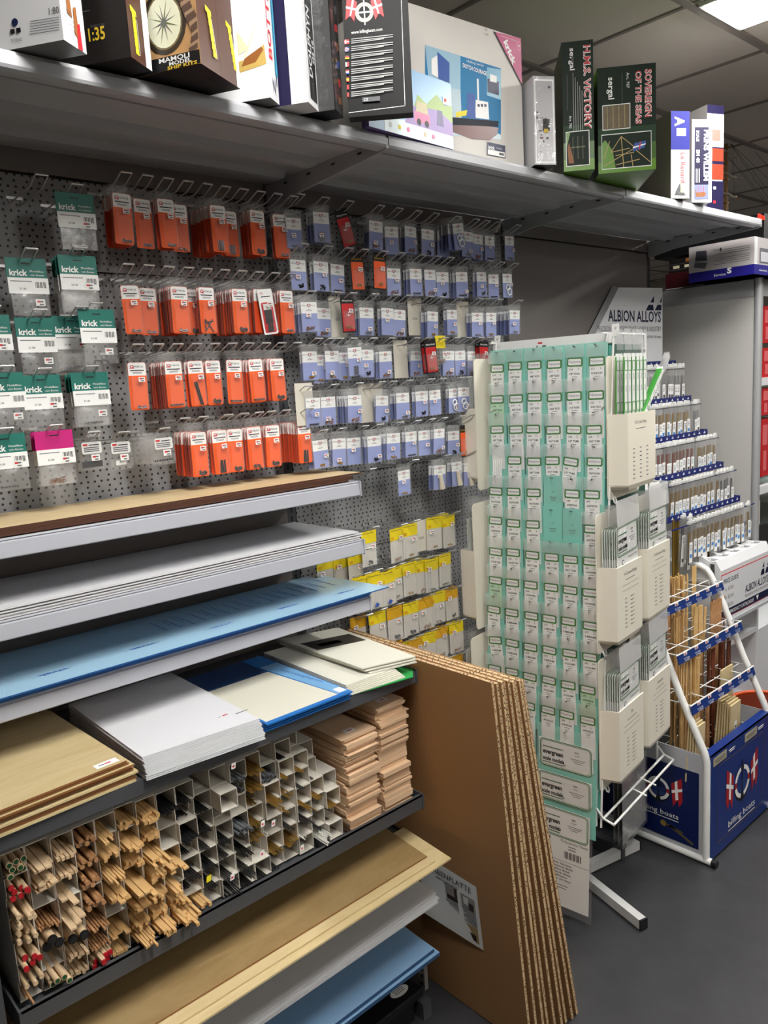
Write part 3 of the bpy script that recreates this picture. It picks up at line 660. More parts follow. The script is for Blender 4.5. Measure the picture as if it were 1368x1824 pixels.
# pack origin: the hang hole; the pack hangs down -z and faces -y
def orange_card(front=True):
    b = MB(); W, H, T = .043, .108, .019
    # printed card white head, orange body
    o = rrect(W, H, .005, 3, 0, -T-H/2); b.prism([(p[0], .0006, p[1]) for p in o], (0, -.0009, 0), orange if front else orange_d)
    y = -.0005
    hd = [(-W/2+.0006, y, -T-.030), (W/2-.0006, y, -T-.030)]+[(p[0], y, p[1]) for p in rrect(W-.0012, .03, .005, 3, 0, -T-.0156)[:8]]
    b.poly(hd, white)
    if front:
        b.text('G', (-.0165, y-.0002, -T-.0125), X, Z, .0065, red, w=.009, bold=.03).box(-.018, -.006, y-.0002, y-.0001, -T-.014, -T-.0128, red)
        b.text('FORCE', (-.007, y-.0002, -T-.0115), X, Z, .004, black, w=.022, bold=.01)
        b.box(-.016, .016, y-.0002, y-.0001, -T-.0195, -T-.0172, black)
        for k in range(2): b.box(-.011, .011, y-.0002, y-.0001, -T-.0233-k*.0024, -T-.0223-k*.0024, ink)
    return b
def orange_blister(front=True):
    b = MB(); W, H, T = .049, .131, .0
    o = rrect(W, H, .006, 3, 0, -H/2+.004); b.poly([(p[0], .0, p[1]) for p in o], clear2)
    q = rrect(.038, .072, .004, 2, 0, -.019-.070); n = len(q); d = .010
    if front:
        b.add([(p[0], -.001, p[1]) for p in q]+[(p[0]*.93, -d, -.089+(p[1]+.089)*.96) for p in q], [(k, (k+1) % n, n+(k+1) % n, n+k) for k in range(n)]+[tuple(range(n, 2*n))], clear2)
        b.box(-.008, .008, -.0006, .0006, -.006, -.0035, clear)
    return b
def orange_pack(x, y, z, content, label, tilt=0., grp=None, sx=0.004, sz=-.058, dark=False, blackback=False):
    t = thing('blister_pack', label, 'blister pack', (x, y, z), 0, grp); t.rotation_euler = (0, tilt, R.uniform(-.06, .06))
    if blackback:
        b = MB(); o = rrect(.045, .112, .005, 3, 0, -.075); b.prism([(p[0], .0, p[1]) for p in o], (0, -.0006, 0), white)
        o = rrect(.036, .075, .004, 3, 0, -.089); b.poly([(p[0], -.0008, p[1]) for p in o], red); b.box(-.012, .012, -.0011, -.0009, -.104, -.07, darkrod)
        b.box(-.012, .012, -.0011, -.0009, -.07, -.055, white)
        b.text('G', (-.0165, -.001, -.0315), X, Z, .0065, red, w=.009); b.box(-.014, .014, -.001, -.0009, -.0385, -.0362, black)
        b.build('card', t)
    else: share('ocard', orange_card, 'card', t)
    share('oblis', orange_blister, 'blister_shell', t)
    bits_obj(content, int(x*1000), t, (0, -.0025, -.124))
    sticker(t, sx+R.uniform(-.002, .002), -.0112, sz, R.uniform(-.1, .1))
    return t
def orange_back(x, y, z, label, grp):
    t = thing('blister_pack', label, 'blister pack', (x, y, z), 0, grp); t.rotation_euler = (0, R.uniform(-.02, .02), R.uniform(-.05, .05))
    share('ocardb', lambda: orange_card(False), 'card', t); share('oblisb', lambda: orange_blister(False), 'blister_shell', t)
ORNG = [  # row: hook tip z, name, [(x, y of the front pack, how many, contents, special)]
 (2.204, 'top', [(.812, -.145, 5, 'screws'), (.872, -.118, 1, 'screws'), (.916, -.142, 3, 'screws'), (.967, -.108, 1, 'screws'), (1.052, -.142, 9, 'pins'), (1.108, -.102, 2, 'pins'), (1.166, -.14, 5, 'black'), (1.242, -.128, 2, 'screws')]),
 (2.012, 'second', [(.818, -.12, 1, 'screws'), (.876, -.09, 1, 'screws'), (.934, -.135, 7, 'screws'), (.984, -.098, 1, 'black'), (1.004, -.138, 2, 'cross'), (1.096, -.138, 9, 'black'), (1.160, -.15, 6, 'rods', 'red'), (1.236, -.14, 5, 'screws')]),
 (1.840, 'third', [(.812, -.13, 1, 'screws'), (.897, -.14, 8, 'nuts'), (.957, -.135, 2, 'longrods'), (1.008, -.13, 2, 'black'), (1.066, -.135, 1, 'nuts'), (1.098, -.09, 1, 'screws'), (1.124, -.14, 3, 'nuts'), (1.188, -.142, 7, 'black')]),
 (1.670, 'fourth', [(.946, -.138, 8, 'black'), (1.003, -.14, 3, 'rods'), (1.046, -.142, 2, 'black'), (1.103, -.14, 3, 'black'), (1.130, -.10, 1, 'black'), (1.162, -.138, 3, 'black'), (1.258, -.145, 10, 'rods')])]
for tz, rn, lst in ORNG:
    for i, it in enumerate(lst):
        x, y, n, cont = it[:4]; zz = tz-.030+.018
        zz = tz-.014; hx = x
        for k in range(n):
            yy = y+k*.0115
            if k == 0: orange_pack(hx, yy, zz-.004, cont, ('red and white blister pack of black rods, tilted, in the second orange row' if len(it) > 4 else 'white-headed orange blister pack, front of the %s spot in the %s orange row' % (ORD[i+1], rn)), tilt=(-.12 if len(it) > 4 else R.uniform(-.03, .03)), blackback=len(it) > 4)
            elif yy < -.01: orange_back(hx+R.uniform(-.002, .002), yy, zz-.004+R.uniform(-.002, .002), 'orange blister pack behind the front one on the %s spot of the %s orange row' % (ORD[i+1], rn), 'orange packs behind, %s row spot %d' % (rn, i+1))
for tz, rn, xs in ((2.204, 'top', [.802+.0495*k for k in range(10)]), (2.012, 'second', [.785+.0485*k for k in range(10)]), (1.840, 'third', [.838-.05+.0485*k for k in range(10)]), (1.670, 'fourth', [.885, .933, 1.002, 1.046, 1.09, 1.128, 1.174, 1.248])):
    for i, x in enumerate(xs): hook(x+.012, tz, 'chrome wire peg hook, %s from the left in the %s row of orange packs' % (ORD[i+1], rn), 'hooks in the orange rows')
# ---- green-headed bags on the left
teal = mat('teal_header', '#0f6e62', .5); magenta = mat('magenta_header', '#c41878', .45)
def header_bag(x, y, z, label, w_=.080, hh=.031, lh=.032, bh=.044, col=teal, word='krick', cont='screws', tilt=0., dark=False, grp=None, pale=True, sub=True, num='51130', price=True):
    t = thing('header_bag', label, 'bag', (x, y, z), 0, grp); t.rotation_euler = (0, tilt, R.uniform(-.05, .05)); h2 = hh
    b = MB().box(-w_/2, w_/2, -.0008, .0008, -h2, .008, col); e = -.0010
    if word: b.text(word, (-w_/2+.006, e, -h2+.004), X, Z, .0125, white, w=w_*.44, bold=.03)
    if sub:
        b.text('Modellbau', (w_*.08, e, -h2+.0115), X, Z, .004, white, w=w_*.34); b.text('vom Besten', (w_*.08, e, -h2+.004), X, Z, .004, white, w=w_*.34)
    b.box(-.009, .009, e-.0001, e, -.0035, -.001, black)
    b.build('header_card', t)
    if lh:
        b = MB().box(-w_/2+.001, w_/2+.001, -.0012, -.0002, -h2-lh, -h2, white if pale else paperm)
        b.box(-w_/2+.006, w_*.1, -.0014, -.0012, -h2-.008, -h2-.0065, ink); b.text(num, (-w_*.22, -.0014, -h2-lh*.75), X, Z, .0038, black, bold=.02)
        for k in range(10): b.box(w_*.18+k*.0023, w_*.18+k*.0023+(.0014 if k % 3 else .0007), -.0014, -.0012, -h2-lh*.62, -h2-lh*.25, black)
        b.build('label_card', t)
    b = MB(); zb = -h2-lh-bh
    for yy, s_ in ((-.004, 1), (.001, 1)):
        vs = []; nn = 6
        for i in range(nn+1):
            for j in range(nn+1): vs.append((-w_/2+.004+(w_-.006)*j/nn+.001*i/nn, yy-(.004*sin(pi*i/nn)*sin(pi*j/nn) if yy < 0 else 0), -h2-lh*.9+(zb+h2+lh*.9)*i/nn))
        b.add(vs, [(i*(nn+1)+j, i*(nn+1)+j+1, (i+1)*(nn+1)+j+1, (i+1)*(nn+1)+j) for i in range(nn) for j in range(nn)], clear, True)
    b.build('clear_pouch', t)
    bits_obj(cont, int(x*777), t, (0, -.003, zb+.003))
    if price: sticker(t, w_*.25, -.0085 if not lh else -.0016, -h2-lh*.75 if R.random() < .5 else -h2-lh-bh*.4, 0, 1.25)
    return t
def bag(px, py, y, label, n=1, **k):
    p = at(px, py, 1, y); tz = p.z-.008
    for i in range(n):
        kk = dict(k)
        if i: kk['price'] = False; header_bag(p.x+R.uniform(-.003, .003), y+.012*i, tz-.001*i, label+', one behind the front one', grp='behind: '+label, **kk)
        else: header_bag(p.x, y, tz, label, **kk)
    return p
KR = [(131, 344, -.15, 1, 'nuts', 'krick', 'teal-headed bag, alone at the top left of the pegboard', {}),
 (44, 460, -.13, 1, 'nuts', 'krick', 'teal-headed bag with cream label, second row, left one', {}),
 (136, 455, -.15, 4, 'screws', 'krick', 'teal-headed bag with shiny pouch, second row, right stack', {}),
 (-22, 560, -.13, 1, 'screws', 'krick', 'teal-headed bag cut by the left photo edge, third row', {}),
 (60, 566, -.13, 1, 'nuts', 'krick', 'teal-headed bag in the middle of the third row', {}),
 (124, 563, -.10, 4, 'nuts', 'krick', 'teal-headed bag behind the forward one, third row', {}),
 (170, 551, -.165, 1, 'nuts', 'krick', 'teal-headed bag hanging furthest forward, third row right', {}),
 (4, 664, -.14, 1, 'screws', 'krick', 'teal-headed bag at the left photo edge, fourth row', {}),
 (71, 668, -.14, 1, 'nuts', 'krick', 'teal-headed bag in the middle of the fourth row', {}),
 (158, 663, -.15, 4, 'nuts', 'krick', 'teal-headed bag with row of nuts, fourth row right stack', {}),
 (6, 773, -.15, 1, 'nuts', 'krick', 'teal-headed bag at the left photo edge, lowest row', {}),
 (94, 767, -.15, 3, 'chain', '', 'magenta-headed bag of pale wood bits, lowest row', dict(col=magenta, sub=False))]
for px, py, y, n, cont, word, lab, ex in KR:
    p = bag(px, py, y, lab, n, cont=cont, word=word, **ex)
    hook(p.x, p.z+.012, 'peg hook carrying the '+lab, 'hooks of the left bags')
bag(96, 845, -.03, 'nearly empty clear bag with two washers, hanging low behind the magenta bag', 1, col=clear, word='', sub=False, hh=.012, lh=0, bh=.062, cont='nuts', price=False)
hook(.62+.012, 2.176, 'empty chrome peg hook at the far top left of the pegboard', 'hooks of the left bags')
# black-and-clear packs
cardw = mat('white_insert', '#dcdcda', .5)
def clam(x, y, z, label, goods, grp=None, front=True):
    t = thing('clear_pack', label, 'blister pack', (x, y, z), 0, grp); t.rotation_euler = (0, R.uniform(-.03, .03), R.uniform(-.05, .05))
    def shell():
        b = MB(); o = rrect(.062, .075, .006, 3, 0, -.035); b.poly([(p[0], 0, p[1]) for p in o], clear2); b.prism([(p[0], -.001, p[1]) for p in rrect(.054, .058, .005, 2, 0, -.04)], (0, -.009, 0), clear2); return b
    share('clam', shell, 'blister_shell', t)
    if front:
        b = MB(); o = rrect(.044, .026, .004, 2, 0, -.021); b.prism([(p[0], -.0104, p[1]) for p in o], (0, -.0006, 0), cardw)
        b.box(-.019, -.009, -.0113, -.0111, -.016, -.012, red).box(-.006, .017, -.0113, -.0111, -.016, -.014, black)
        for k in range(3): b.box(-.018, .016, -.0113, -.0111, -.0215-.004*k, -.0195-.004*k, ink)
        b.build('label_card', t)
        g_ = MB()
        if goods == 'black': g_.box(-.022, .022, -.006, -.002, -.064, -.050, darkrod)
        elif goods == 'white': g_.box(-.012, .012, -.005, -.002, -.060, -.050, white)
        else:
            for k in range(8): g_.cyl((-.022+k*.006, -.004, -.062), (-.022+k*.006, -.004, -.058), .002, darkrod, 6)
        g_.build('contents', t); sticker(t, .006, -.0115, -.043, 0, 1.25)
for i, (px, py, y, n, goods, lab) in enumerate(((158, 782, -.14, 1, 'black', 'small clear pack of black parts below the teal bags'), (210, 782, -.14, 1, 'white', 'small clear pack of pale parts right of the black parts'), (286, 775, -.15, 7, 'dots', 'small clear pack with a row of black rings, front of its stack'))):
    p = at(px, py, 1, y)
    for k in range(n): clam(p.x, y+k*.016, p.z+.002, lab if k == 0 else 'small clear pack queued behind the one with black rings', goods, None if k == 0 else 'clear packs in the queue', k == 0)
    hook(p.x, p.z+.016, 'chrome wire peg hook carrying a small clear pack, %s from the left' % ORD[i+1], 'hooks of the clear packs')
# ---- blue-card bags in the middle bay
bcard = mat('blue_card', '#8f9bd0', .5); bcard2 = mat('deep_blue_card', '#5b6cae', .5); cream_card = mat('cream_divider', '#d6d0c2', .6); crest = mat('crest_print', '#7a4a58', .6)
redcard = mat('red_card', '#c01c20', .45); blackcard = mat('black_card', '#151416', .4); ylw = mat('yellow_header', '#e6cf1e', .5); ylw2 = mat('amber_header', '#d9a51c', .5)
def crest_(b, x, z, s, y, m):
    b.tube([(x+s*cos(pi+pi*i/6), y, z+s*.9*sin(pi+pi*i/6)) for i in range(7)], s*.16, m, 4); b.box(x-s*.12, x+s*.12, y-.0001, y+.0001, z-s*.8, z+s*.9, m)
    for q in (-1, 1): b.poly([(x+q*s*.4, y, z+s*.7), (x+q*s*1.15, y, z+s*.9), (x+q*s*1.0, y, z-s*.2), (x+q*s*.5, y, z-.0)][::-q], red)
def blue_bag_card(c=None):
    c = c or bcard; b = MB(); W = .050
    b.box(-W/2, W/2, 0, .0006, -.092, -.016, c).box(-W/2, W/2, -.0002, 0, -.045, -.016, white)
    crest_(b, 0, -.0245, .0048, -.0005, crest)
    b.text('Billing', (-.0065, -.0004, -.0262), X, Z, .0035, ink, w=.0155, al='R').text('Boats', (.0065, -.0004, -.0262), X, Z, .0035, ink, w=.0135)
    b.box(-.005, .005, -.0004, -.0003, -.0355, -.0345, black).box(-.009, .009, -.0004, -.0003, -.0385, -.0375, ink)
    return b
def bag_pouch():
    b = MB(); W = .057; n = 5; vs = []
    for i in range(n+1):
        for j in range(n+1): vs.append((-W/2+W*j/n, -.0025-.003*sin(pi*i/n)*sin(pi*j/n), -.098*i/n+.004))
    b.add(vs, [(i*(n+1)+j, i*(n+1)+j+1, (i+1)*(n+1)+j+1, (i+1)*(n+1)+j) for i in range(n) for j in range(n)], clear, True)
    b.box(-.028, .028, .0008, .0010, -.094, .004, clear); return b
def blue_bag(x, y, z, label, cont, tilt=0, front=True, grp=None, s=1.):
    t = thing('card_bag', label, 'bag', (x, y, z), 0, grp); t.rotation_euler = (R.uniform(0, .05), tilt, R.uniform(-.08, .08)); t.scale = (s, s, s)
    if front:
        share('bbc', blue_bag_card, 'card', t); share('bbp', bag_pouch, 'clear_pouch', t)
        if cont: bits_obj(cont, int(x*991), t, (0, -.002, -.090))
        sticker(t, R.choice([-.006, .008, .014]), -.0062, R.choice([-.05, -.06, -.075]), 0, .95)
    else:
        share('bbc2', lambda: blue_bag_card(bcard2), 'card', t); share('bbp2', lambda: MB().box(-.028, .028, -.002, -.0018, -.094, .004, clear), 'clear_pouch', t)
def flat_card(x, y, z, label, w_=.058, h=.112, word='', m=None, name='divider_card', hook_=True):
    b = MB().box(-w_/2, w_/2, 0, .0008, -h+.01, .01, m or cream_card)
    if word: b.text(word, (0, -.0003, -h*.5), X, Z, .008, ink, al='C')
    o = b.build(name, loc=(x, y, z)); return tag(o, label, 'card')
def red_pack(x, y, z, label, tilt=0, ora=False, grp=None):
    t = thing('blister_pack', label, 'blister pack', (x, y, z), 0, grp); t.rotation_euler = (0, tilt, R.uniform(-.05, .05))
    b = MB().box(-.024, .024, 0, .0006, -.098, .004, blackcard).box(-.021, .021, -.0002, 0, -.094, -.020, orange if ora else redcard)
    b.text('Billing Boats', (0, -.0004, -.014), X, Z, .0045, white if not ora else ylw2, w=.036, al='C', bold=.01)
    if not ora: crest_(b, 0, -.048, .006, -.0006, white)
    b.build('card', t); bits_obj('brass', int(x*100), t, (0, -.003, -.088)); sticker(t, .008, -.004, -.04, .1, 1.)
    MB().prism([(p[0], -.0006, p[1]) for p in rrect(.038, .05, .004, 2, 0, -.064)], (0, -.008, 0), clear2).build('blister_shell', t)
def rowB(tz, rname, items, ystd=-.135):
    hx = []; tz = sum(at(q[0], q[1], 1, q[5] if len(q) > 5 else ystd).z for q in items if q[2] == 'b')/sum(1 for q in items if q[2] == 'b')+.034
    for i, it in enumerate(items):
        px, py, kind, n = it[:4]; cont = it[4] if len(it) > 4 else None; y = it[5] if len(it) > 5 else ystd; tilt = it[6] if len(it) > 6 else R.uniform(-.04, .04)
        p = at(px, py, 1, y); x = p.x; z = tz-.014; what = '%s from left, %s middle-board row' % (ORD[i+1], rname)
        dz = p.z+.016-(z-.004)
        z = z-.004+max(-.02, min(.02, dz))
        hx.append(x)
        if kind == 'b':
            for k in range(n):
                if k == 0: blue_bag(x, y, z, 'clear bag with blue and white card, '+what, cont, tilt)
                elif y+k*.013 < -.008: blue_bag(x+R.uniform(-.004, .002), y+k*.013, z-.001, 'blue-card bag hidden behind one '+what, None, R.uniform(-.03, .03), False, 'bags behind spot %d, %s row' % (i+1, rname))
        elif kind == 'w': flat_card(x, y, z, 'blank cream divider card, '+what, word=it[4] or '')
        elif kind == 'r':
            for k in range(n): red_pack(x-.006*k, y+k*.012, z, 'red and black carded pack, '+what if not k else 'red and black carded pack behind one '+what, tilt, False, None if not k else 'red packs behind spot %d' % i)
        elif kind == 'o': red_pack(x, y, z, 'orange and black carded pack, '+what, tilt, True)
        elif kind == 'g':
            blue_bag(x, y, z, 'greyish bag with white cards, '+what, 'screws', tilt)
        elif kind == 'y': header_bag(x, y, z, 'yellow-headed white bag, '+what, w_=.045, hh=.03, lh=.0, bh=.05, col=ylw, word='', sub=False, cont='chain')
    for j, x in enumerate(hx):
        if j == 0 or x-hx[j-1] > .03: hook(x, tz, 'chrome wire peg hook, %s from the left in the %s row of the middle board' % (ORD[j+1], rname), 'hooks of the middle board')
rowB(2.204, 'top', [(522, 388, 'g', 2), (571, 378, 'b', 3, 'pins', -.15), (607, 386, 'r', 1, None, -.13, -.28), (670, 394, 'b', 3, 'chain', -.15), (697, 404, 'b', 2, None), (731, 404, 'b', 2, 'chain'), (762, 409, 'b', 1, 'dark'), (790, 412, 'b', 3, None, -.11), (814, 398, 'b', 5, 'rings', -.16, -.15), (833, 413, 'b', 2, 'screws'), (852, 418, 'b', 3, 'chain'), (872, 421, 'b', 2, 'nuts'), (907, 421, 'g', 3)])
rowB(2.018, 'second', [(530, 463, 'b', 1, 'dark', -.14), (571, 466, 'b', 2, 'dark'), (601, 471, 'b', 1, 'nuts', -.12), (635, 464, 'o', 1), (676, 463, 'o', 1, None, -.15), (701, 478, 'b', 1, 'chain'), (740, 479, 'b', 3, 'nuts', -.14), (765, 481, 'b', 1, 'chain'), (788, 485, 'b', 2, 'dark'), (822, 485, 'b', 3, 'nuts', -.145), (857, 485, 'b', 2, 'dark'), (879, 489, 'b', 1, 'nuts'), (903, 488, 'b', 1, 'rings')])
rowB(1.846, 'third', [(549, 538, 'b', 5, 'chain', -.155), (577, 549, 'b', 2, 'chain', -.11), (600, 545, 'w', 1, '005', -.10), (618, 538, 'r', 1, None, -.15), (653, 548, 'b', 3, 'screws'), (690, 549, 'b', 2, None), (712, 552, 'b', 1, 'chain', -.13), (738, 546, 'w', 1, '0106', -.10), (771, 555, 'b', 3, 'brass'), (805, 552, 'b', 2, 'brass'), (824, 552, 'w', 1, '', -.10), (850, 557, 'b', 3, 'screws'), (875, 557, 'b', 3, 'brass'), (917, 553, 'b', 6, 'screws', -.15)])
rowB(1.670+.002, 'fourth', [(551, 626, 'b', 2, 'brass', -.13), (570, 632, 'b', 1, 'brass', -.12), (591, 625, 'b', 1, 'brass'), (612, 628, 'b', 2, 'brass', -.125), (631, 619, 'b', 1, 'pins', -.16, -.06), (653, 623, 'b', 2, 'dark', -.14), (686, 626, 'b', 4, 'chain', -.14), (713, 622, 'w', 1, '', -.10), (742, 625, 'b', 6, 'chain', -.12), (766, 616, 'r', 2, None, -.16, -.08), (784, 612, 'y', 1, None, -.15), (799, 625, 'b', 2, 'chain'), (819, 625, 'b', 2, 'dark'), (842, 626, 'b', 2, 'chain'), (862, 616, 'r', 2, None, -.15, .05)])
rowB(1.500, 'fifth', [(541, 700, 'w', 1, '', -.15), (557, 709, 'b', 1, 'nuts', -.155), (584, 707, 'b', 1, 'chain', -.14), (632, 704, 'b', 5, 'chain', -.15), (652, 700, 'w', 1, '', -.10), (668, 698, 'w', 1, '', -.09), (681, 705, 'b', 2, 'dark', -.13), (717, 700, 'b', 3, 'screws', -.14), (751, 697, 'b', 2, 'dark', -.13), (774, 695, 'b', 1, None), (809, 692, 'b', 2, 'rings', -.14), (826, 690, 'b', 3, 'rings', -.15)])
rowB(1.335, 'sixth', [(569, 784, 'b', 2, 'brass', -.15), (604, 781, 'b', 2, 'brass', -.155), (630, 780, 'b', 2, None, -.12), (666, 777, 'b', 3, 'dark', -.145), (701, 772, 'b', 4, 'brass', -.145), (732, 769, 'b', 2, 'nuts', -.14), (755, 767, 'b', 1, None), (783, 764, 'b', 2, 'chain', -.15), (808, 768, 'b', 2, 'dark'), (828, 768, 'o', 1)])
rowB(1.180, 'seventh', [(719, 838, 'b', 1, 'brass', -.12), (784, 829, 'b', 3, 'spool', -.14), (813, 823, 'b', 2, 'spool', -.15), (836, 824, 'b', 2, 'spool', -.14)])
hook(at(664, 835, 1, -.174).x, at(664, 835, 1, -.174).z, 'empty chrome peg hook beside the lone blue bag of the seventh row', 'hooks of the middle board')
# ---- yellow-headed bags low on the middle board
wb = mat('white_bag_back', '#cdc9c0', .5)
def yellow_bag(x, y, z, label, cont, col, grp=None, w_=.062, front=True, rz=0):
    t = thing('header_bag', label, 'bag', (x, y, z), rz, grp); t.rotation_euler = (0, R.uniform(-.04, .04), R.uniform(-.12, .12))
    MB().box(-w_/2, w_/2, -.0008, .0008, -.030, .006, col).box(-w_/2+.004, -w_/2+.018, -.001, -.0008, -.027, -.018, ylw2).box(-w_/2+.003, w_/2-.01, -.001, -.0008, -.001, .0008, mat('dim_print', '#8a7a20', .6)).build('header_card', t)
    MB().box(-w_/2+.001, w_/2-.001, .0005, .0010, -.098, -.028, wb).box(-w_/2+.001, w_/2-.001, -.006, -.0058, -.098, -.028, clear).build('clear_pouch', t)
    if front: bits_obj(cont, int(x*555), t, (0, -.002, -.094)); sticker(t, -.014 if R.random() < .6 else .012, -.0064, -.024 if R.random() < .5 else -.040, 0, 1.1)
YROWS = [('first', [(656, 946, 'dark', -.14), (706, 941, 'chain', -.14), (729, 934, 'brass', -.14), (773, 921, 'brass', -.14), (798, 918, 'brass', -.13, 4)]),
 ('second', [(578, 993, 'brass', -.10), (608, 990, 'brass', -.10), (632, 983, 'dark', -.12)]),
 ('third', [(646, 1028, 'dark', -.15, 2), (668, 1022, 'plugs', -.155, 2), (689, 1018, 'plugs', -.15), (703, 1010, 'chain', -.14), (729, 1002, 'brass', -.14), (752, 998, 'chain', -.14, 4), (768, 996, 'screws', -.145), (792, 987, 'nuts', -.14, 2)]),
 ('fourth', [(637, 1098, 'dark', -.12), (671, 1090, 'dark', -.14), (702, 1081, 'black', -.145), (731, 1073, 'black', -.14), (757, 1064, 'chain', -.14), (779, 1054, 'screws', -.14), (803, 1048, 'dark', -.13, 2)]),
 ('fifth', [(702, 1140, 'chain', -.13), (722, 1143, 'chain', -.14), (740, 1137, 'chain', -.15), (762, 1127, 'chain', -.145), (784, 1117, 'chain', -.14, 2), (812, 1108, 'chain', -.14, 2)]),
 ('sixth', [(770, 1180, 'chain', -.14), (792, 1173, 'chain', -.14), (814, 1166, 'chain', -.14)])]
for rn, lst in YROWS:
    for i, it in enumerate(lst):
        px, py, cont, y = it[:4]; n = it[4] if len(it) > 4 else 1; p = at(px, py, 1, y); col = ylw if rn in ('first', 'second', 'third') or i % 2 else ylw2
        for k in range(n): yellow_bag(p.x, y+.014*k, p.z-.006, ('yellow-headed small bag, %s from the left in the %s yellow row' if not k else 'yellow-headed bag behind the one %s from the left in the %s yellow row') % (ORD[i+1], rn), cont, col, None if not k else 'bags behind, yellow row', front=(k == 0))
        hook(p.x, p.z+.016, 'dark peg hook, %s from the left in the %s yellow-bag row' % (ORD[i+1], rn), 'hooks of the yellow bags')
p = at(745, 930, 1, -.13); flat_card(p.x+.01, -.13, p.z-.006, 'white divider card with handwriting between yellow bags', .066, .098, '0065')
# ------------------------------------------------ kit boxes along the top shelf
TOPZ = 2.2795
class Carton:
    """box standing on the top shelf; local x along its front, y to its back"""
    def __init__(s, name, label, fl, ang, w, d, h, m_front, m_left=None, m_side=None, z=TOPZ, cat='box', e=.0004):
        s.a = ang; s.o = Vector((fl[0], fl[1], z)); s.w, s.d, s.h, s.e = w, d, h, e; s.name, s.label, s.cat = name, label, cat
        s.ux = Vector((cos(ang), sin(ang), 0)); s.uy = Vector((-sin(ang), cos(ang), 0)); b = s.b = MB()
        ml = m_left or m_front; ms = m_side or ml
        b.poly([(0, 0, 0), (w, 0, 0), (w, 0, h), (0, 0, h)], m_front); b.poly([(0, d, 0), (0, 0, 0), (0, 0, h), (0, d, h)], ml)
        b.poly([(w, 0, 0), (w, d, 0), (w, d, h), (w, 0, h)], ms); b.poly([(w, d, 0), (0, d, 0), (0, d, h), (w, d, h)], ms)
        b.poly([(0, 0, h), (w, 0, h), (w, d, h), (0, d, h)], ms); b.poly([(0, d, 0), (w, d, 0), (w, 0, 0), (0, 0, 0)], ms)
        s.k = 0
    def hit(s, px, py, n):
        d = CR*((px-684)/FPX)-CU*((py-912)/FPX)+_f; t = (s.o-CAM).dot(n)/d.dot(n); q = CAM+d*t-s.o
        return q.dot(s.ux), q.dot(s.uy), q.z
    def F(s, px, py): q = s.hit(px, py, s.uy); return (q[0], q[2])
    def Lf(s, px, py): q = s.hit(px, py, s.ux); return (q[1], q[2])
    def lay(s): s.k += 1; return s.e+s.k*.00006
    def fpoly(s, pts, m): y = -s.lay(); s.b.poly([(min(max(p[0], 0), s.w), y, min(max(p[1], 0), s.h)) for p in pts], m)
    def frect(s, x0, x1, z0, z1, m): s.fpoly([(x0, z0), (x1, z0), (x1, z1), (x0, z1)], m)
    def lpoly(s, pts, m): x = -s.lay(); s.b.poly([(x, min(max(p[0], 0), s.d), min(max(p[1], 0), s.h)) for p in pts], m)
    def lrect(s, y0, y1, z0, z1, m): s.lpoly([(y1, z0), (y0, z0), (y0, z1), (y1, z1)], m)
    def ftext(s, t, x, z, h, m, w=None, u=X, v=Z, **k): s.b.text(t, (x, -s.lay(), z), u, v, h, m, w=w, **k)
    def ltext(s, t, y, z, h, m, w=None, u=-Y, v=Z, **k): s.b.text(t, (-s.lay(), y, z), u, v, h, m, w=w, **k)
    def done(s): o = s.b.build(s.name, loc=s.o, rot=(0, 0, s.a)); return tag(o, s.label, s.cat, None)
def fr_from_px(fl, ang, px, py=None):
    # width along the front so that its right corner falls on that column of the photo
    ux = Vector((cos(ang), sin(ang), 0)); lo, hi = 0, .6
    for _ in range(40):
        m = (lo+hi)/2; q = Vector((fl[0], fl[1], TOPZ+.1))+ux*m-CAM; x = 684+FPX*q.dot(CR)/q.dot(_f)
        if x > px: hi = m
        else: lo = m
    return lo
gloss = lambda n, c: mat(n, c, .3 if int(c[1:3], 16) > 60 else .5, spec=.35 if int(c[1:3], 16) > 60 else .2)
bwhite = gloss('glossy_white_board', '#d4d4d6'); bbrown = gloss('glossy_brown_board', '#4a3026'); bdark = gloss('glossy_dark_board', '#1a1716'); bblack = gloss('glossy_black_board', '#0d0d0f')
bnavy = gloss('glossy_navy_board', '#1a1638'); dgreen = gloss('dark_green_board', '#16241a'); lgreen = gloss('lime_green_board', '#5e8a28'); cartonw = mat('plain_white_carton', '#d6d2cc', .6)
wood_ = mat('ship_brown', '#8a5424', .5); sail_ = mat('sail_cream', '#d9cfae', .6); cyan = mat('cyan_print', '#4aa6c8', .3); tan = mat('map_tan', '#a07a50', .4, noise=.5, nscale=18); pink = mat('pink_print', '#d8568c', .4)
# white box
c = Carton('kit_box', 'white kit box at the far left of the top shelf marked 1:80', (.547, -.561), radians(34), .060, .34, .25, bwhite, bwhite, gloss('grey_board_underside', '#6a6a6c'))
y, z = c.Lf(88, 27); c.ltext('1:80', y, z, .0105, ink, w=.018)
for k in range(6):
    y, z = c.Lf(54, 39+k*4.6); y2, z2 = c.Lf(106, 31+k*4.6); c.lpoly([(y, z), (y2, z2), (y2, z2+.0009), (y, z+.0009)], ink)
y, z = c.Lf(27, 40); c.lpoly([(y+.006*cos(i*pi/5), z+.006*sin(i*pi/5)) for i in range(10)][::-1], navy)
for q in (-.005, .006): c.lrect(y+q-.004, y+q+.004, z-.016, z-.009, black)
c.ltext('TUTORIALS', y+.011, z-.028, .0045, ink, w=.021)
for px, py in ((120, 0), (134, 40), (141, 70)):
    x, z = c.F(px, py); c.fpoly([(x-.006, z-.02), (x+.006, z-.024), (x+.004, z+.024), (x-.004, z+.02)], wood_ if py < 60 else red)
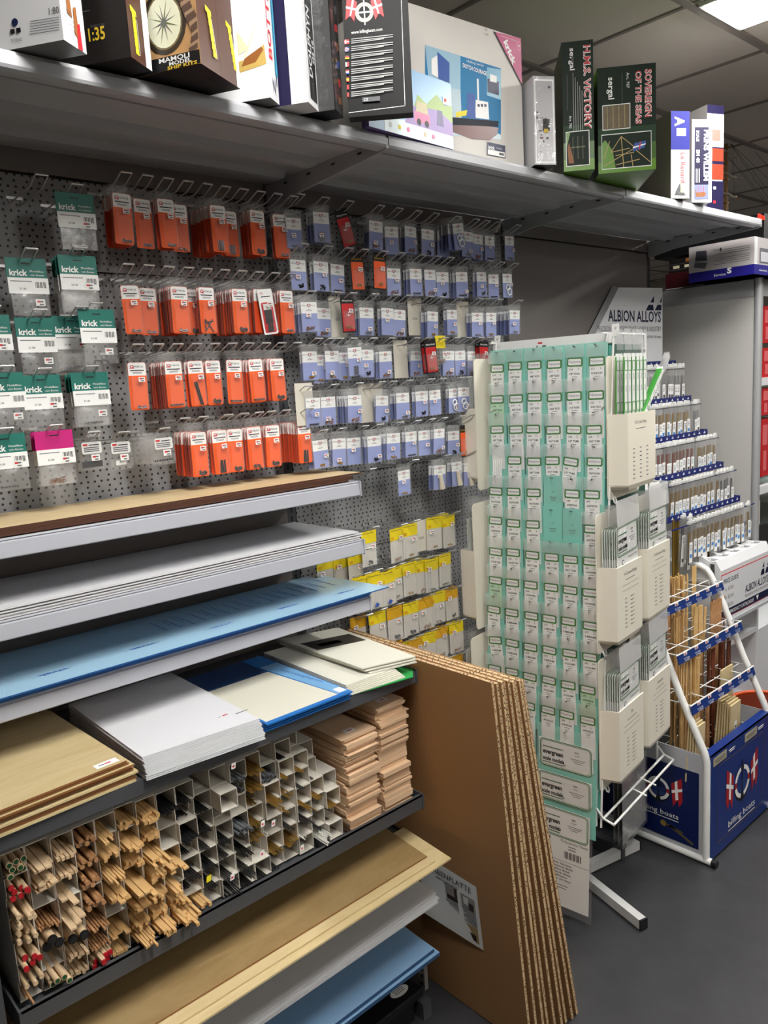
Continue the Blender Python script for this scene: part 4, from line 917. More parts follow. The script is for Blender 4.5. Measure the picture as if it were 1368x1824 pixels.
for k in range(5): x, z = c.F(118+k*2, 18+k*9); c.frect(x-.004, x+.012, z, z+.0008, ink)
c.done()
# the thin piece of wood lying on it, seen in the corner
tag(MB().box(-.06, .3, -.006, .006, 0, .012, pine2).build('wood_strip', loc=(.36, -.44, 2.53), rot=(0, 0, radians(-52))), 'reddish wooden strip lying on the white kit box, cut by the top left corner', 'wood stick')
# dark 1:35 box
c = Carton('kit_box', 'dark brown kit box with yellow figures 1:35, second from the left', (.659, -.558), radians(34), .066, .34, .26, bbrown, bdark, bblack)
y, z = c.Lf(162, 50); c.ltext('MODEL SCALE', y, z, .004, ink, w=.026); y, z = c.Lf(159, 74); c.ltext('1:35', y, z, .020, mat('ochre_text', '#c8a82c', .4), w=.031, bold=.02)
y, z = c.Lf(147, 22); c.lrect(y-.014, y+.0, z, z+.001, ink)
x, z = c.F(240, 100); c.fpoly([(.047, 0), (.066, 0), (.066, .26), (.047, .26)], bwhite)
def yellow_word(c, px0, py0, px1, py1):
    x0, z0 = c.F(px0, py0); x1, z1 = c.F(px1, py1); n = 6; L_ = z1-z0
    for k in range(n): zz = z0+L_*k/n; xx = x0+(x1-x0)*k/n; c.fpoly([(xx-.005, zz), (xx+.005, zz-.001), (xx+.005, zz+L_/n*.88), (xx-.005, zz+L_/n*.92)], yellow)
    c.fpoly([(x1-.009, z1-.002), (x1+.009, z1-.006), (x1+.008, z1+.002), (x1-.009, z1+.007)], yellow); c.fpoly([(x0+.007, z0), (x0+.008, z0), (x1+.009, z1-.01), (x1+.008, z1-.01)], bwhite)
yellow_word(c, 245, 97, 236, 20); c.done()
# compass box, and a second brown one beside it
fl = (.767, -.597); a_ = radians(28)
c = Carton('kit_box', 'brown kit box with a compass and rope picture on its side', fl, a_, .066, .34, .30, bbrown, tan, bblack)
yc, zc = c.Lf(292, 40)
c.lpoly([(yc+.045*cos(-i*pi/12), zc+.052*sin(-i*pi/12)) for i in range(24)], mat('compass_case', '#2a2118', .4)); c.lpoly([(yc+.037*cos(-i*pi/12), zc+.044*sin(-i*pi/12)) for i in range(24)], mat('compass_rim', '#6a5c40', .4)); c.lpoly([(yc+.034*cos(-i*pi/12), zc+.041*sin(-i*pi/12)) for i in range(24)], mat('compass_dial', '#c8c8b0', .4))
for i in range(12):
    a = i*pi/6+.3; r_ = .032 if i % 3 == 0 else .026; c.lpoly([(yc+.0015*cos(a+1.57), zc+.0015*sin(a+1.57)), (yc+r_*cos(a), zc+r_*1.2*sin(a)), (yc-.0015*cos(a+1.57), zc-.0015*sin(a+1.57))], ink if i % 3 else mat('needle', '#50603a', .4)); 
rope = mat('rope_print', '#8a7058', .5); rope2 = mat('rope_shadow_print', '#4a362a', .5)
pts = [(328, 0), (335, 20), (343, 35), (352, 55), (349, 75), (344, 95), (341, 110)]
for i in range(len(pts)-1):
    for j in range(3):
        px = pts[i][0]+(pts[i+1][0]-pts[i][0])*j/3; py = pts[i][1]+(pts[i+1][1]-pts[i][1])*j/3; y, z = c.Lf(px, py)
        c.lpoly([(y+.009, z+.003), (y+.009, z-.005), (y-.009, z+.001), (y-.009, z+.009)], rope if j % 2 else rope2)
y, z = c.Lf(300, 110); c.lrect(y-.2, y+.3, 0, .022, bblack)
c.ltext('MAMOLI', .082, .0135, .0075, bwhite, w=.062, bold=.02); c.ltext('MODEL', .062, .0065, .006, bwhite, w=.045, bold=.02); c.ltext('SHIP KITS', .066, .0004, .0055, mat('ochre_text', '#c8a82c', .4), w=.060, bold=.02)
yellow_word(c, 381, 103, 368, 20); c.done()
fl2 = (fl[0]+.0665*cos(a_), fl[1]+.0665*sin(a_))
c = Carton('kit_box', 'brown kit box with a yellow name, tight against the right of the compass box', fl2, a_, .066, .34, .30, bbrown, bbrown, bblack)
c.fpoly([(.054, 0), (.066, 0), (.066, .30), (.054, .30)], bwhite); yellow_word(c, 419, 125, 406, 47); c.done()
# botter
c = Carton('kit_box', 'white kit box with red upward lettering and a small sailing boat picture', (.955, -.529), radians(33), .046, .34, .30, bwhite, bwhite, gloss('grey_board_underside', '#6a6a6c'))
y, z = c.Lf(455, 105); c.lpoly([(y+.035, z-.02), (y-.022, z-.012), (y-.020, z+.024), (y+.004, z+.004), (y+.035, z+.0)], mat('sea_tan', '#b99c54', .5)); c.lpoly([(y+.030, z-.01), (y+.0, z-.006), (y-.018, z+.014), (y-.014, z+.02), (y+.022, z+.004)], wood_)
c.lpoly([(y+.024, z+.006), (y-.004, z+.06), (y-.006, z+.06), (y+.020, z+.004)], sail_); c.lpoly([(y+.04, z+.01), (y+.012, z+.02), (y+.03, z+.05), (y+.045, z+.055)], mat('pale_sail', '#cfcaa8', .5))
x, z = c.F(489, 112); c.ftext('BOTTER', .024, z, .017, red, w=.15, u=Z, v=-X, bold=.02); c.frect(.034, .046, .05, .30, cyan); x, z = c.F(492, 165); c.ftext('Z', .030, .012, .014, navy, w=.03, u=Z, v=-X)
c.frect(.036, .0385, .03, .3, navy); c.done()
# dolphyn
c = Carton('kit_box', 'white-edged kit box with black upward lettering on its spine', (1.031, -.549), radians(33), .0615, .34, .30, bwhite, bnavy, bwhite)
c.lpoly([(0, 0), (0, .3), (.035, .3), (.035, 0)][::-1], bwhite)
c.frect(.016, .056, .012, .30, bblack); c.ftext('DOLPHYN', .037, .055, .019, bwhite, w=.13, u=Z, v=-X, bold=.02); c.ftext('SM 16', .052, .085, .010, bwhite, w=.045, u=Z, v=-X, bold=.02)
c.ftext('SCALE', .038, .016, .009, ink, w=.03, u=Z, v=-X); c.done()
# wrapped dark box
c = Carton('kit_box', 'black shrink-wrapped kit box left of the one with the row of flags', (1.103, -.543), radians(33), .058, .36, .29, bblack, gloss('charcoal_print', '#2b2b2d'), bblack)
for k in range(7): c.fpoly([(.030+.01*(k % 2), .02+.035*k), (.052, .024+.035*k), (.05, .038+.035*k), (.032, .034+.035*k)], [wood_, red, blue, wood_, red, ink, wood_][k])
for k in range(9): c.lrect(.02+.02*k, .022+.02*k, .03, .28, ink if k % 2 else slot)
c.done()
b = MB(); h, d, w_ = .292, .362, .063
for vs in ([(0, 0), (w_, 0)], [(0, d), (0, 0)]):
    P = [];
    for i in range(9):
        for j in range(9):
            q = i/8; x = vs[0][0]+(vs[1][0]-vs[0][0])*q; yy = vs[0][1]+(vs[1][1]-vs[0][1])*q; r_ = R.uniform(.0004, .0022); P.append((x-(r_ if vs[0][0] == vs[1][0] else 0), yy-(r_ if vs[0][1] == vs[1][1] else 0), h*j/8))
    b.add(P, [(i*9+j, (i+1)*9+j, (i+1)*9+j+1, i*9+j+1) for i in range(8) for j in range(8)], plastic('crinkled_wrap', haze=.03, wr=35, bump=1., base=.05), True)
o = b.build('shrink_wrap', loc=(1.1015, -.5445, TOPZ), rot=(0, 0, radians(33)))
bx = [q for q in COL.objects if q.get('label', '').startswith('black shrink-wrapped kit box left')][0]
o.parent = bx; o.matrix_parent_inverse = Matrix.Identity(4); o.location = (-.0018, -.0008, .0002); o.rotation_euler = (0, 0, 0)
# billing box
c = Carton('kit_box', 'large black kit box with a flag crest and a column of little flags', (1.254, -.618), radians(45), .034, .136, .36, bblack, bblack, bblack)
def lp(px, py): return c.Lf(px, py)
P = [lp(616, 201), lp(721, 188), lp(713, -40), lp(609, -40)]
for a0, a1 in ((0, 1), (1, 2)):
    p0, p1 = P[a0], P[a1]; dx, dz = p1[0]-p0[0], p1[1]-p0[1]; l = math.hypot(dx, dz); nx, nz = -dz/l*.0009, dx/l*.0009
    c.lpoly([p0, p1, (p1[0]+nx, p1[1]+nz), (p0[0]+nx, p0[1]+nz)], white)
y, z = lp(626, 61); y2, _z = lp(681, 54); c.ltext('www.billingboats.com', y, z, .0065, white, w=abs(y-y2), u=Vector((0, -1, .03)))
yc, zc = lp(649, 22)
c.lpoly([(yc+.019*cos(-i*pi/10), zc+.019*sin(-i*pi/10)) for i in range(20)], sail_); c.lpoly([(yc+.012*cos(-i*pi/10), zc+.012*sin(-i*pi/10)) for i in range(20)], bblack)
c.lrect(yc-.0012, yc+.0012, zc-.024, zc+.03, white); c.lrect(yc-.016, yc+.016, zc-.0015, zc+.0015, white)
c.lpoly([(yc+.006*cos(-i*pi/6), zc+.031+.005*sin(-i*pi/6)) for i in range(12)], sail_)
for q in (-1, 1):
    c.lpoly([(yc+q*.014, zc+.020), (yc+q*.034, zc+.034), (yc+q*.040, zc-.012), (yc+q*.030, zc-.004), (yc+q*.022, zc-.016)][::q], red); c.lpoly([(yc+q*.020, zc+.024), (yc+q*.0235, zc+.026), (yc+q*.031, zc-.006), (yc+q*.0275, zc-.004)][::q], white)
    c.lpoly([(yc+q*.016, zc+.008), (yc+q*.037, zc+.014), (yc+q*.0375, zc+.010), (yc+q*.0165, zc+.004)][::q], white)
FL = [((200, 16, 46), 'dk'), None]
flags = ['dk', 'gb', 'de', 'fr', 'nl', 'es', 'pt', 'it']
fcol = dict(r=red, w=white, b=blue, k=black, y=yellow, g=green)
for k, n_ in enumerate(flags):
    y, z = lp(617, 75+k*13.6); w2, h2 = .0058, .0042; zc_ = z
    def fr(a0, a1, b0, b1, m): c.lrect(y-w2+2*w2*(1-a1), y-w2+2*w2*(1-a0), zc_-h2+2*h2*b0, zc_-h2+2*h2*b1, fcol[m])
    if n_ == 'dk': fr(0, 1, 0, 1, 'r'); fr(.3, .45, 0, 1, 'w'); fr(0, 1, .42, .58, 'w')
    if n_ == 'gb': fr(0, 1, 0, 1, 'b'); fr(.38, .62, 0, 1, 'w'); fr(0, 1, .35, .65, 'w'); fr(.44, .56, 0, 1, 'r'); fr(0, 1, .43, .57, 'r')
    if n_ == 'de': fr(0, 1, .66, 1, 'k'); fr(0, 1, .33, .66, 'r'); fr(0, 1, 0, .33, 'y')
    if n_ == 'fr': fr(0, .33, 0, 1, 'b'); fr(.33, .66, 0, 1, 'w'); fr(.66, 1, 0, 1, 'r')
    if n_ == 'nl': fr(0, 1, .66, 1, 'r'); fr(0, 1, .33, .66, 'w'); fr(0, 1, 0, .33, 'b')
    if n_ == 'es': fr(0, 1, 0, 1, 'r'); fr(0, 1, .25, .75, 'y')
    if n_ == 'pt': fr(0, .4, 0, 1, 'g'); fr(.4, 1, 0, 1, 'r'); fr(.32, .5, .3, .7, 'y')
    if n_ == 'it': fr(0, .33, 0, 1, 'g'); fr(.33, .66, 0, 1, 'w'); fr(.66, 1, 0, 1, 'r')
    for j in range(3):
        y0, z0 = lp(626, 71+k*13.6+j*3.6); y1, z1 = lp(700-(16 if j == 2 else 0), 63+k*13.6+j*3.6); c.lpoly([(y0, z0), (y1, z1), (y1, z1+.0016), (y0, z0+.0016)], mat('pale_text', '#a8a8a8', .5))
y, z = lp(646, 183); y1, z1 = lp(677, 173); c.lpoly([(y, z), (y1, z-.0), (y1, z+.009), (y, z+.009)], ink); c.ltext('CE', y-.003, z+.002, .005, white, w=.009)
c.done()
# kids kit
c = Carton('kit_box', 'thin colourful kit box with a pink van and green hills, before the white carton', (1.232, -.502), radians(4.5), .297, .022, .15, gloss('sky_print', '#8ab4d8'), gloss('purple_print', '#8c7ab8'))
c.fpoly([(.05, .0), (.297, 0), (.297, .03), (.2, .038), (.05, .03)], mat('pale_meadow', '#b8cfd8', .3)); c.fpoly([(.14, .045), (.297, .04), (.297, .10), (.27, .095), (.24, .115), (.20, .085), (.17, .10)], mat('hill_green', '#8aa848', .4))
c.fpoly([(.12, .03), (.297, .03), (.297, .06), (.24, .08), (.14, .07)], mat('lilac_print', '#8a6cb0', .4)); c.fpoly([(.155, .04), (.21, .04), (.21, .062), (.155, .062)], pink); c.fpoly([(.16, .062), (.205, .062), (.20, .085), (.165, .085)], sail_)
for x_ in (.17, .198): c.fpoly([(x_+.008*cos(i*pi/5), .04+.008*sin(i*pi/5)) for i in range(10)], black)
c.fpoly([(.235, .045), (.262, .045), (.258, .08), (.24, .08)], mat('violet_print', '#3c2a70', .4)); 
for k in range(7): c.fpoly([(.07+k*.03+.006*cos(i*pi/3), .016+.006*sin(i*pi/3)) for i in range(6)], [white, yellow, pink, white, sail_, pink, white][k])
c.frect(.262, .285, .098, .115, white); c.frect(.266, .275, .104, .111, red); c.done()
# large white carton with tugboat
a_ = radians(-4.2); w_ = .47; fr_ = Vector((1.846, -.448)); fl = (fr_.x-w_*cos(a_), fr_.y-w_*sin(a_))
c = Carton('tugboat_carton', 'large white carton with a blue tugboat picture and a pink corner label', fl, a_, w_, .24, .335, cartonw)
def fp(*pp): return [c.F(*p) for p in pp]
c.fpoly(fp((757, 80), (892, 122), (892, 249), (757, 192)), gloss('tug_sky', '#2a7cae')); c.fpoly(fp((757, 80), (820, 100), (820, 160), (790, 155), (763, 140)), gloss('pale_sky', '#9cc0d4'))
c.fpoly(fp((790, 155), (820, 160), (822, 215), (892, 240), (892, 249), (795, 240)), gloss('pale_water', '#b8ccd4')); c.fpoly(fp((867, 120), (892, 124), (892, 178), (867, 170)), gloss('pic_sky', '#7fb2cc'))
c.fpoly(fp((796, 212), (888, 228), (885, 240), (872, 250), (840, 248), (797, 232)), gloss('hull_red', '#5e2420')); c.fpoly(fp((795, 208), (888, 216), (887, 226), (796, 222)), gloss('hull_navy', '#101828'))
c.fpoly(fp((847, 178), (869, 182), (871, 213), (846, 210)), white); c.fpoly(fp((832, 165), (845, 168), (847, 212), (830, 208)), blue); c.fpoly(fp((849, 140), (852, 141), (853, 180), (850, 180)), white); c.fpoly(fp((812, 200), (832, 196), (830, 206), (812, 209)), yellow)
for k in range(3): c.fpoly(fp((850+k*6, 185), (854+k*6, 186), (854+k*6, 191), (850+k*6, 190)), navy)
c.fpoly(fp((768, 105), (780, 98), (782, 140), (768, 132)), white); c.fpoly(fp((778, 92), (800, 112), (800, 148), (780, 140)), blue); c.fpoly(fp((868, 140), (888, 146), (888, 170), (868, 164)), navy); c.fpoly(fp((872, 132), (884, 136), (884, 148), (872, 145)), white)
x, z = c.F(824, 120); c.ftext('DUTCH COURAGE', x, z, .010, white, w=.085, u=Vector((1, 0, -.06)), bold=.02); x, z = c.F(831, 114); c.ftext('Halling series', x, z+.004, .006, white, w=.06)
c.fpoly(fp((881, 57), (931, 70), (931, 151)), mat('pink_corner', '#c0507e', .45)); c.fpoly(fp((881, 57), (878, 56), (931, 155), (931, 151)), bblack)
x, z = c.F(896, 75); c.ftext('krick', x, z, .018, white, w=.062, u=Vector((.55, 0, -.84)), v=Vector((.84, 0, .55)), bold=.04)
x, z = c.F(891, 64); c.ftext('www.krick-modell.de', x, z-.001, .003, white, w=.06, u=Vector((1, 0, -.02)))
xr, zr = c.F(923, 82); c.fpoly([(xr+.010*cos(i*pi/8), zr+.012*sin(i*pi/8)) for i in range(16)], mat('pink_ring', '#d88aa8', .5)); c.fpoly([(xr+.008*cos(i*pi/8), zr+.0095*sin(i*pi/8)) for i in range(16)], mat('pink_corner', '#c0507e', .45)); c.ftext('50', xr, zr-.003, .006, white, al='C')
c.fpoly(fp((867, 253), (899, 260), (899, 282), (867, 276)), navy); c.fpoly(fp((868, 266), (898, 272), (898, 281), (868, 275)), white)
x, z = c.F(869, 265); c.ftext('krick', x, z, .009, white, w=.024, bold=.03); c.ftext('Modellbau', x+.03, z+.004, .003, white, w=.022); x, z = c.F(888, 275); c.frect(x, x+.018, z-.002, z+.004, ink)
x, z = c.F(863, 55); c.ftext('10', x, z, .006, ink); x, z = c.F(861, 62); c.ftext('K-1086', x, z, .004, ink); c.done()
# silver wrapped
def pxcarton(name, label, flpx, frx, ang, d, h, *m):
    p = at(flpx[0], flpx[1], 2, TOPZ+.003); fl = (p.x, p.y); w = fr_from_px(fl, ang, frx); return Carton(name, label, fl, ang, w, d, h, *m)
c = pxcarton('kit_box', 'narrow silver shrink-wrapped kit box right of the white carton', (953, 291), 989, radians(-29), .25, .222, mat('silver_print', '#bfbfc2', .3, .3), mat('silver_print', '#bfbfc2', .3, .3), bdark)
W = c.w; c.frect(.003, W-.003, .004, .214, white); c.frect(.006, W-.006, .008, .21, mat('silver_print', '#bfbfc2', .3, .3)); r2 = random.Random(4)
for k in range(26): x = r2.uniform(.006, W-.016); z = r2.uniform(.012, .2); c.frect(x, x+r2.uniform(.002, .010), z, z+r2.uniform(.001, .006), r2.choice([ink, white, white, black, mat('dull_rose', '#8a6a60', .5)]))
c.frect(W*.4, W*.72, .085, .115, black); c.frect(W*.45, W*.65, .08, .09, mat('ochre_text', '#c8a82c', .4))
bx = c.done(); b = MB(); P = []
for i in range(7):
    for j in range(16): P.append((W*i/6, -.0015-R.uniform(0, .003), .222*j/15))
b.add(P, [(i*16+j, (i+1)*16+j, (i+1)*16+j+1, i*16+j+1) for i in range(6) for j in range(15)], plastic('crinkled_wrap'), False)
b.build('shrink_wrap', bx)
# H.M.S. Victory
def grad_green(c):
    c.frect(0, c.w, 0, .03, lgreen); c.frect(0, c.w, .03, .075, gloss('mid_green_board', '#43662a')); c.frect(0, c.w, .075, .12, gloss('forest_board', '#28402a'))
redline = mat('red_title', '#c83a40', .4)
def title(c, t, x, z, h, w):
    c.ftext(t, x, z, h, white, w=w, u=-Z, v=X, bold=.05); c.ftext(t, x, z, h, redline, w=w, u=-Z, v=X, bold=.012)
def rowb(c, k, a0, a1): pass
c = pxcarton('kit_box', 'tall dark green kit box with red downward lettering, left of the wide green one', (1004.5, 304), 1058.4, radians(-49), .30, .335, dgreen, gloss('olive_side', '#4a5a3c'), lgreen)
grad_green(c); W = c.w
title(c, 'H.M.S. VICTORY', W*.70, .322, .018, .215)
c.ftext('sergal', W*.26, .318, .013, white, w=.056, u=-Z, v=X, bold=.015); c.fpoly([(W*.42+.010*cos(i*pi/8), .29+.012*sin(i*pi/8)) for i in range(5, 12)], ink)
for k in range(5): c.frect(W*(.34+.07*k), W*(.355+.07*k), .10, .255-.012*k, mat('pale_text', '#a8a8a8', .5))
c.ftext('Art. 782', W*.2, .145, .007, white, w=.033, u=-Z, v=X); c.frect(W*.15, W*.165, .16, .25, ink)
c.frect(W*.08, W*.84, .012, .104, white); c.frect(W*.1, W*.82, .014, .102, dgreen); c.fpoly([(W*.16, .02), (W*.34, .02), (W*.25, .055), (W*.18, .075), (W*.13, .06)], wood_)
for k in range(3): c.frect(W*(.3+.16*k), W*(.315+.16*k), .03, .09, mat('mast_print', '#6a6a50', .5)); c.frect(W*(.24+.16*k), W*(.38+.16*k), .06, .063, mat('mast_print', '#6a6a50', .5))
c.fpoly([(W*.1, .06), (W*.22, .1), (W*.1, .102)], lgreen); c.done()
c = pxcarton('kit_box', 'wide dark green kit box with red downward lettering and two rigging pictures', (1066, 308), 1168.4, radians(-48.5), .31, .281, dgreen, gloss('olive_dark_side', '#2c2a1c'), lgreen)
grad_green(c); W = c.w
title(c, 'SOVEREIGN', W*.82, .266, .017, .125); title(c, 'OF THE SEAS', W*.66, .264, .015, .140)
c.ftext('sergal', W*.19, .254, .016, white, w=.058, u=-Z, v=X, bold=.015); c.ftext('Art. 787', W*.50, .262, .008, white, w=.04, u=-Z, v=X); c.frect(W*.42, W*.428, .18, .262, ink)
c.frect(W*.08, W*.56, .115, .182, white); c.frect(W*.09, W*.55, .117, .180, mat('rigging_brown', '#5a4a2a', .4, noise=.6, nscale=60))
for k in range(4): c.frect(W*(.16+.1*k), W*(.17+.1*k), .12, .178, mat('mast_yellow', '#a8905a', .5))
c.frect(W*.06, W*.92, .010, .104, white); c.frect(W*.067, W*.913, .012, .102, dgreen); c.fpoly([(W*.07, .012), (W*.3, .012), (W*.25, .06), (W*.12, .09), (W*.07, .08)], lgreen)
my = mat('mast_yellow', '#a8905a', .5)
for (x0, z0, x1, z1) in ((.1, .02, .62, .06), (.22, .055, .55, .062), (.30, .045, .62, .05), (.44, .012, .40, .095), (.40, .095, .62, .065), (.40, .095, .22, .055), (.62, .06, .9, .02), (.3, .02, .72, .03), (.60, .012, .57, .045), (.1, .04, .2, .085)):
    dx, dz = (x1-x0)*W, z1-z0; l = math.hypot(dx, dz); nx, nz = -dz/l*.0011, dx/l*.0011; c.fpoly([(x0*W-nx, z0-nz), (x1*W-nx, z1-nz), (x1*W+nx, z1+nz), (x0*W+nx, z0+nz)][::1], my)
c.fpoly([(W*.60, .052), (W*.80, .060), (W*.83, .078), (W*.63, .074)], blue); c.fpoly([(W*.60, .060), (W*.82, .068), (W*.82, .071), (W*.60, .064)], white); c.fpoly([(W*.70, .054), (W*.72, .055), (W*.74, .077), (W*.72, .077)], red); c.done()
c = pxcarton('kit_box', 'slim kit box, blue above and white below, with a red downward name', (1195, 352), 1228, radians(-30), .28, .275, bwhite, mat('shaded_side_brown', '#5a524a', .6))  # box sides coloured dark to stand in for the shade on them
W = c.w; c.frect(0, W, .155, .275, gloss('royal_blue_board', '#20248a')); c.ftext('A', W*.22, .258, .035, white, w=.03, u=-Z, v=X, bold=.03); c.frect(W*.3, W*.8, .198, .222, white)
for k in range(8): c.frect(W*(.33+.058*k), W*(.35+.058*k), .20, .22, black)
c.ftext('Le Renard', W*.52, .145, .018, mat('title_rose', '#b8343e', .5), w=.095, u=-Z, v=X)
for k in range(3): c.frect(W*(.18+.05*k), W*(.19+.05*k), .07, .14, ink)
c.fpoly([(W*.2, .012), (W*.8, .010), (W*.7, .018), (W*.25, .018)], ink); c.fpoly([(W*.5, .02), (W*.78, .018), (W*.5, .055)], mat('pale_sail', '#cfcaa8', .5)); c.fpoly([(W*.25, .02), (W*.47, .02), (W*.47, .048)], ink); c.done()
c = pxcarton('kit_box', 'white-bordered kit box with white downward lettering on a dark panel, near the shelf end', (1232, 359), 1268, radians(-30), .28, .27, bwhite, bwhite)
W = c.w; c.frect(W*.13, W*.83, .058, .245, bnavy); c.ftext('PRINS WILLEM', W*.60, .236, .018, white, w=.165, u=-Z, v=X, bold=.03); c.ftext('SCALE', W*.22, .234, .010, white, w=.035, u=-Z, v=X, bold=.03); c.ftext('SM 40', W*.22, .172, .013, white, w=.042, u=-Z, v=X, bold=.03)
for k in range(3): c.frect(W*(.2+.08*k), W*(.23+.08*k), .065, .11, white)
c.frect(W*.13, W*.83, .010, .058, gloss('dusk_sky', '#7c84a8')); c.fpoly([(W*.2, .018), (W*.62, .018), (W*.72, .03), (W*.6, .034), (W*.25, .032), (W*.16, .044)], wood_)
for k in range(3): c.frect(W*(.3+.14*k), W*(.32+.14*k), .03, .053, red)
c.done()
p = at(1259, 300, 1, -.41); a_ = radians(-20); w = fr_from_px((p.x, p.y), a_, 1288)
c = Carton('kit_box', 'tallest kit box at the shelf end, blue-bottomed with pictures, behind the white-bordered one', (p.x, p.y), a_, w, .18, .385, bnavy, mat('grey_side', '#8e8a88', .5)); W = c.w
c.frect(0, W, .24, .355, gloss('pale_picture', '#c8ccd8')); c.frect(0, W, .19, .235, mat('red_brown_print', '#8a3420', .4)); c.frect(0, W, .125, .18, mat('red_brown_print', '#8a3420', .4)); c.frect(0, W*.95, .12, .124, white); c.frect(W*.2, W*.8, .26, .30, mat('dull_rose', '#8a6a60', .5))
c.frect(W*.4, W*.55, .09, .1, white); c.frect(W*.4, W*.55, .04, .05, red); c.done()
# ------------------------------------------------ green strip rack (turned easel stand)
AZ = radians(-8); U_ = Vector((sin(AZ), cos(AZ), 0)); V_ = Vector((cos(AZ), -sin(AZ), 0)); TL = radians(5)
P0 = Vector((1.9377, -.5976, 0)); NF = (V_*cos(TL)-Z*sin(TL)).normalized(); WF = (Z*cos(TL)+V_*sin(TL)).normalized()
def frame_m(o, x, y, z): return Matrix.Translation(o) @ Matrix((x, y, z)).transposed().to_4x4()
PF_ = P0+Z*.4205
FM = frame_m(PF_, -U_, NF, WF)              # front face: x to the viewer's right (0 at the near corner), y inwards, z up the slope
SM = frame_m(P0, V_, U_, Z)                 # right-hand side: x away along the side, y inwards
RC = Vector((2.10, -.40, 0))
rack = thing('display_rack', 'white wire display rack hung with green-labelled strip packs, on four floor legs', 'display rack', RC)
def RK(mb, n, par=None): o = mb.build(n, par or rack); o.matrix_parent_inverse = Matrix.Translation(-RC) if par is None else Matrix.Identity(4); return o
b = MB(FM)
b.tube([(-.40, .006, -.42), (-.40, .006, 1.41)], .0035, pwhite).tube([(.004, .006, -.08), (.004, .006, 1.41)], .0035, pwhite)
b.box(-.40, .0, .004, .012, 1.388, 1.418, pwhite); b.box(-.24, -.225, .0035, .004, 1.402, 1.407, red); b.box(-.245, -.24, .0035, .004, 1.392, 1.397, ink).box(-.225, -.212, .0035, .004, 1.392, 1.397, ink)
for k in range(16): b.cyl((-.402, .003, -.05+.098*k), (-.398, -.006, -.05+.098*k), .0045, pwhite, 6)
for k in range(13): b.tube([(-.40, .010, 1.388-.098*k), (.004, .010, 1.388-.098*k)], .0018, pwhite, 5)
RK(b, 'front_frame')
b = MB(FM); b.box(-.40, .0, .014, .018, -.05, 1.39, mat('teal_backing', '#5aa898', .6)); RK(b, 'backing_sheet')
b = MB(FM)
for x in (-.385, .012): b.box(x-.011, x+.011, .002, .003, 1.405, 1.44, pwhite).cyl((x, .0015, 1.428), (x, .003, 1.428), .004, mat('hole_grey', '#b8b8b6', .5), 8)
RK(b, 'corner_tag')
b = MB(SM)
HS = 1.83; top = HS
b.tube([(0, .012, .34), (0, .012, .40), (.12, .012, HS)], .004, pwhite); b.tube([(.50, .012, .34), (.40, .012, HS)], .004, pwhite)
b.tube([(.0, .388, .34), (.12, .388, HS)], .004, pwhite); b.tube([(.50, .388, .34), (.40, .388, HS)], .004, pwhite)
for zz in (.45, .75, 1.20, 1.62, HS): b.tube([(.005+.085*(zz-.4)/1.43, .012, zz), (.50-.1*(zz-.4)/1.43, .012, zz)], .003, pwhite); b.tube([(.005+.085*(zz-.4)/1.43, .388, zz), (.50-.1*(zz-.4)/1.43, .388, zz)], .003, pwhite)
RK(b, 'side_frame')
RK(MB(SM).prism([(.02, .02, .42), (.48, .02, .42), (.39, .02, 1.8), (.13, .02, 1.8)], (0, .003, 0), mat('deep_green_panel', '#2c5044', .6)), 'side_panel')
b = MB(SM)
for y, zz in ((-.012, .372), (-.045, .362)):
    b.tube([(.0, y, zz), (.50, y, zz)], .004, pwhite)
b.tube([(0, .012, .40), (0, -.012, .372), (0, -.045, .362)], .004, pwhite); b.tube([(.5, .012, .40), (.5, -.012, .372), (.5, -.045, .362)], .004, pwhite)
for x in (.22, .30): b.tube([(x, -.005, .372), (x, -.06, .360)], .003, pwhite)
RK(b, 'bottom_rail')
b = MB().cyl((RC.x, RC.y, .02), (RC.x, RC.y, .6), .02, pwhite, 12); RK(b, 'post')
for ex, ey in ((2.013, -.70), (2.385, -.463), (2.187, -.10), (1.815, -.337)):
    d = Vector((ex, ey, 0))-RC; L_ = d.length; d.normalize(); n_ = Vector((-d.y, d.x, 0)); T = frame_m(RC, n_, d, Z) if False else Matrix.Translation(RC) @ Matrix((d, n_, Z)).transposed().to_4x4()
    lg = RK(MB(T).box(0, L_-.004, -.014, .014, .004, .036, mat('leg_enamel', '#c9c9c8', .35)), 'leg')
    cp = MB(T).box(L_-.004, L_+.002, -.0145, .0145, .003, .037, bk).build('end_cap', lg)
# the strip packs
gr = mat('evergreen_ring', '#2f8f28', .45); gr2 = mat('dark_ring', '#146024', .45); cardg = mat('index_card_green', '#86cdbd', .6); lblw = mat('pack_white', '#f4f5f2', .5)
tealfilm = plastic('pack_film', haze=.05, wr=40, bump=.5, base=.01)
headfilm = plastic('pack_header_film', haze=.17, wr=50, bump=.7, base=.10, rough=.3)
def fm_loc(x, y, z, rx=0., rz=0., s=FM): return s @ Matrix.Translation((x, y, z)) @ Matrix.Rotation(rx, 4, 'X') @ Matrix.Rotation(rz, 4, 'Y')
def index_mesh(num=None):
    b = MB().box(-.0325, .0325, 0, .0006, -.118, .012, cardg)
    if num:
        b.text(num, (0, -.0002, -.040), X, Z, .0045, ink, al='C')
        for k in range(3): b.box(-.012+.002*k, .012-.002*k, -.0002, -.0001, -.055-k*.005, -.0535-k*.005, ink)
    return b
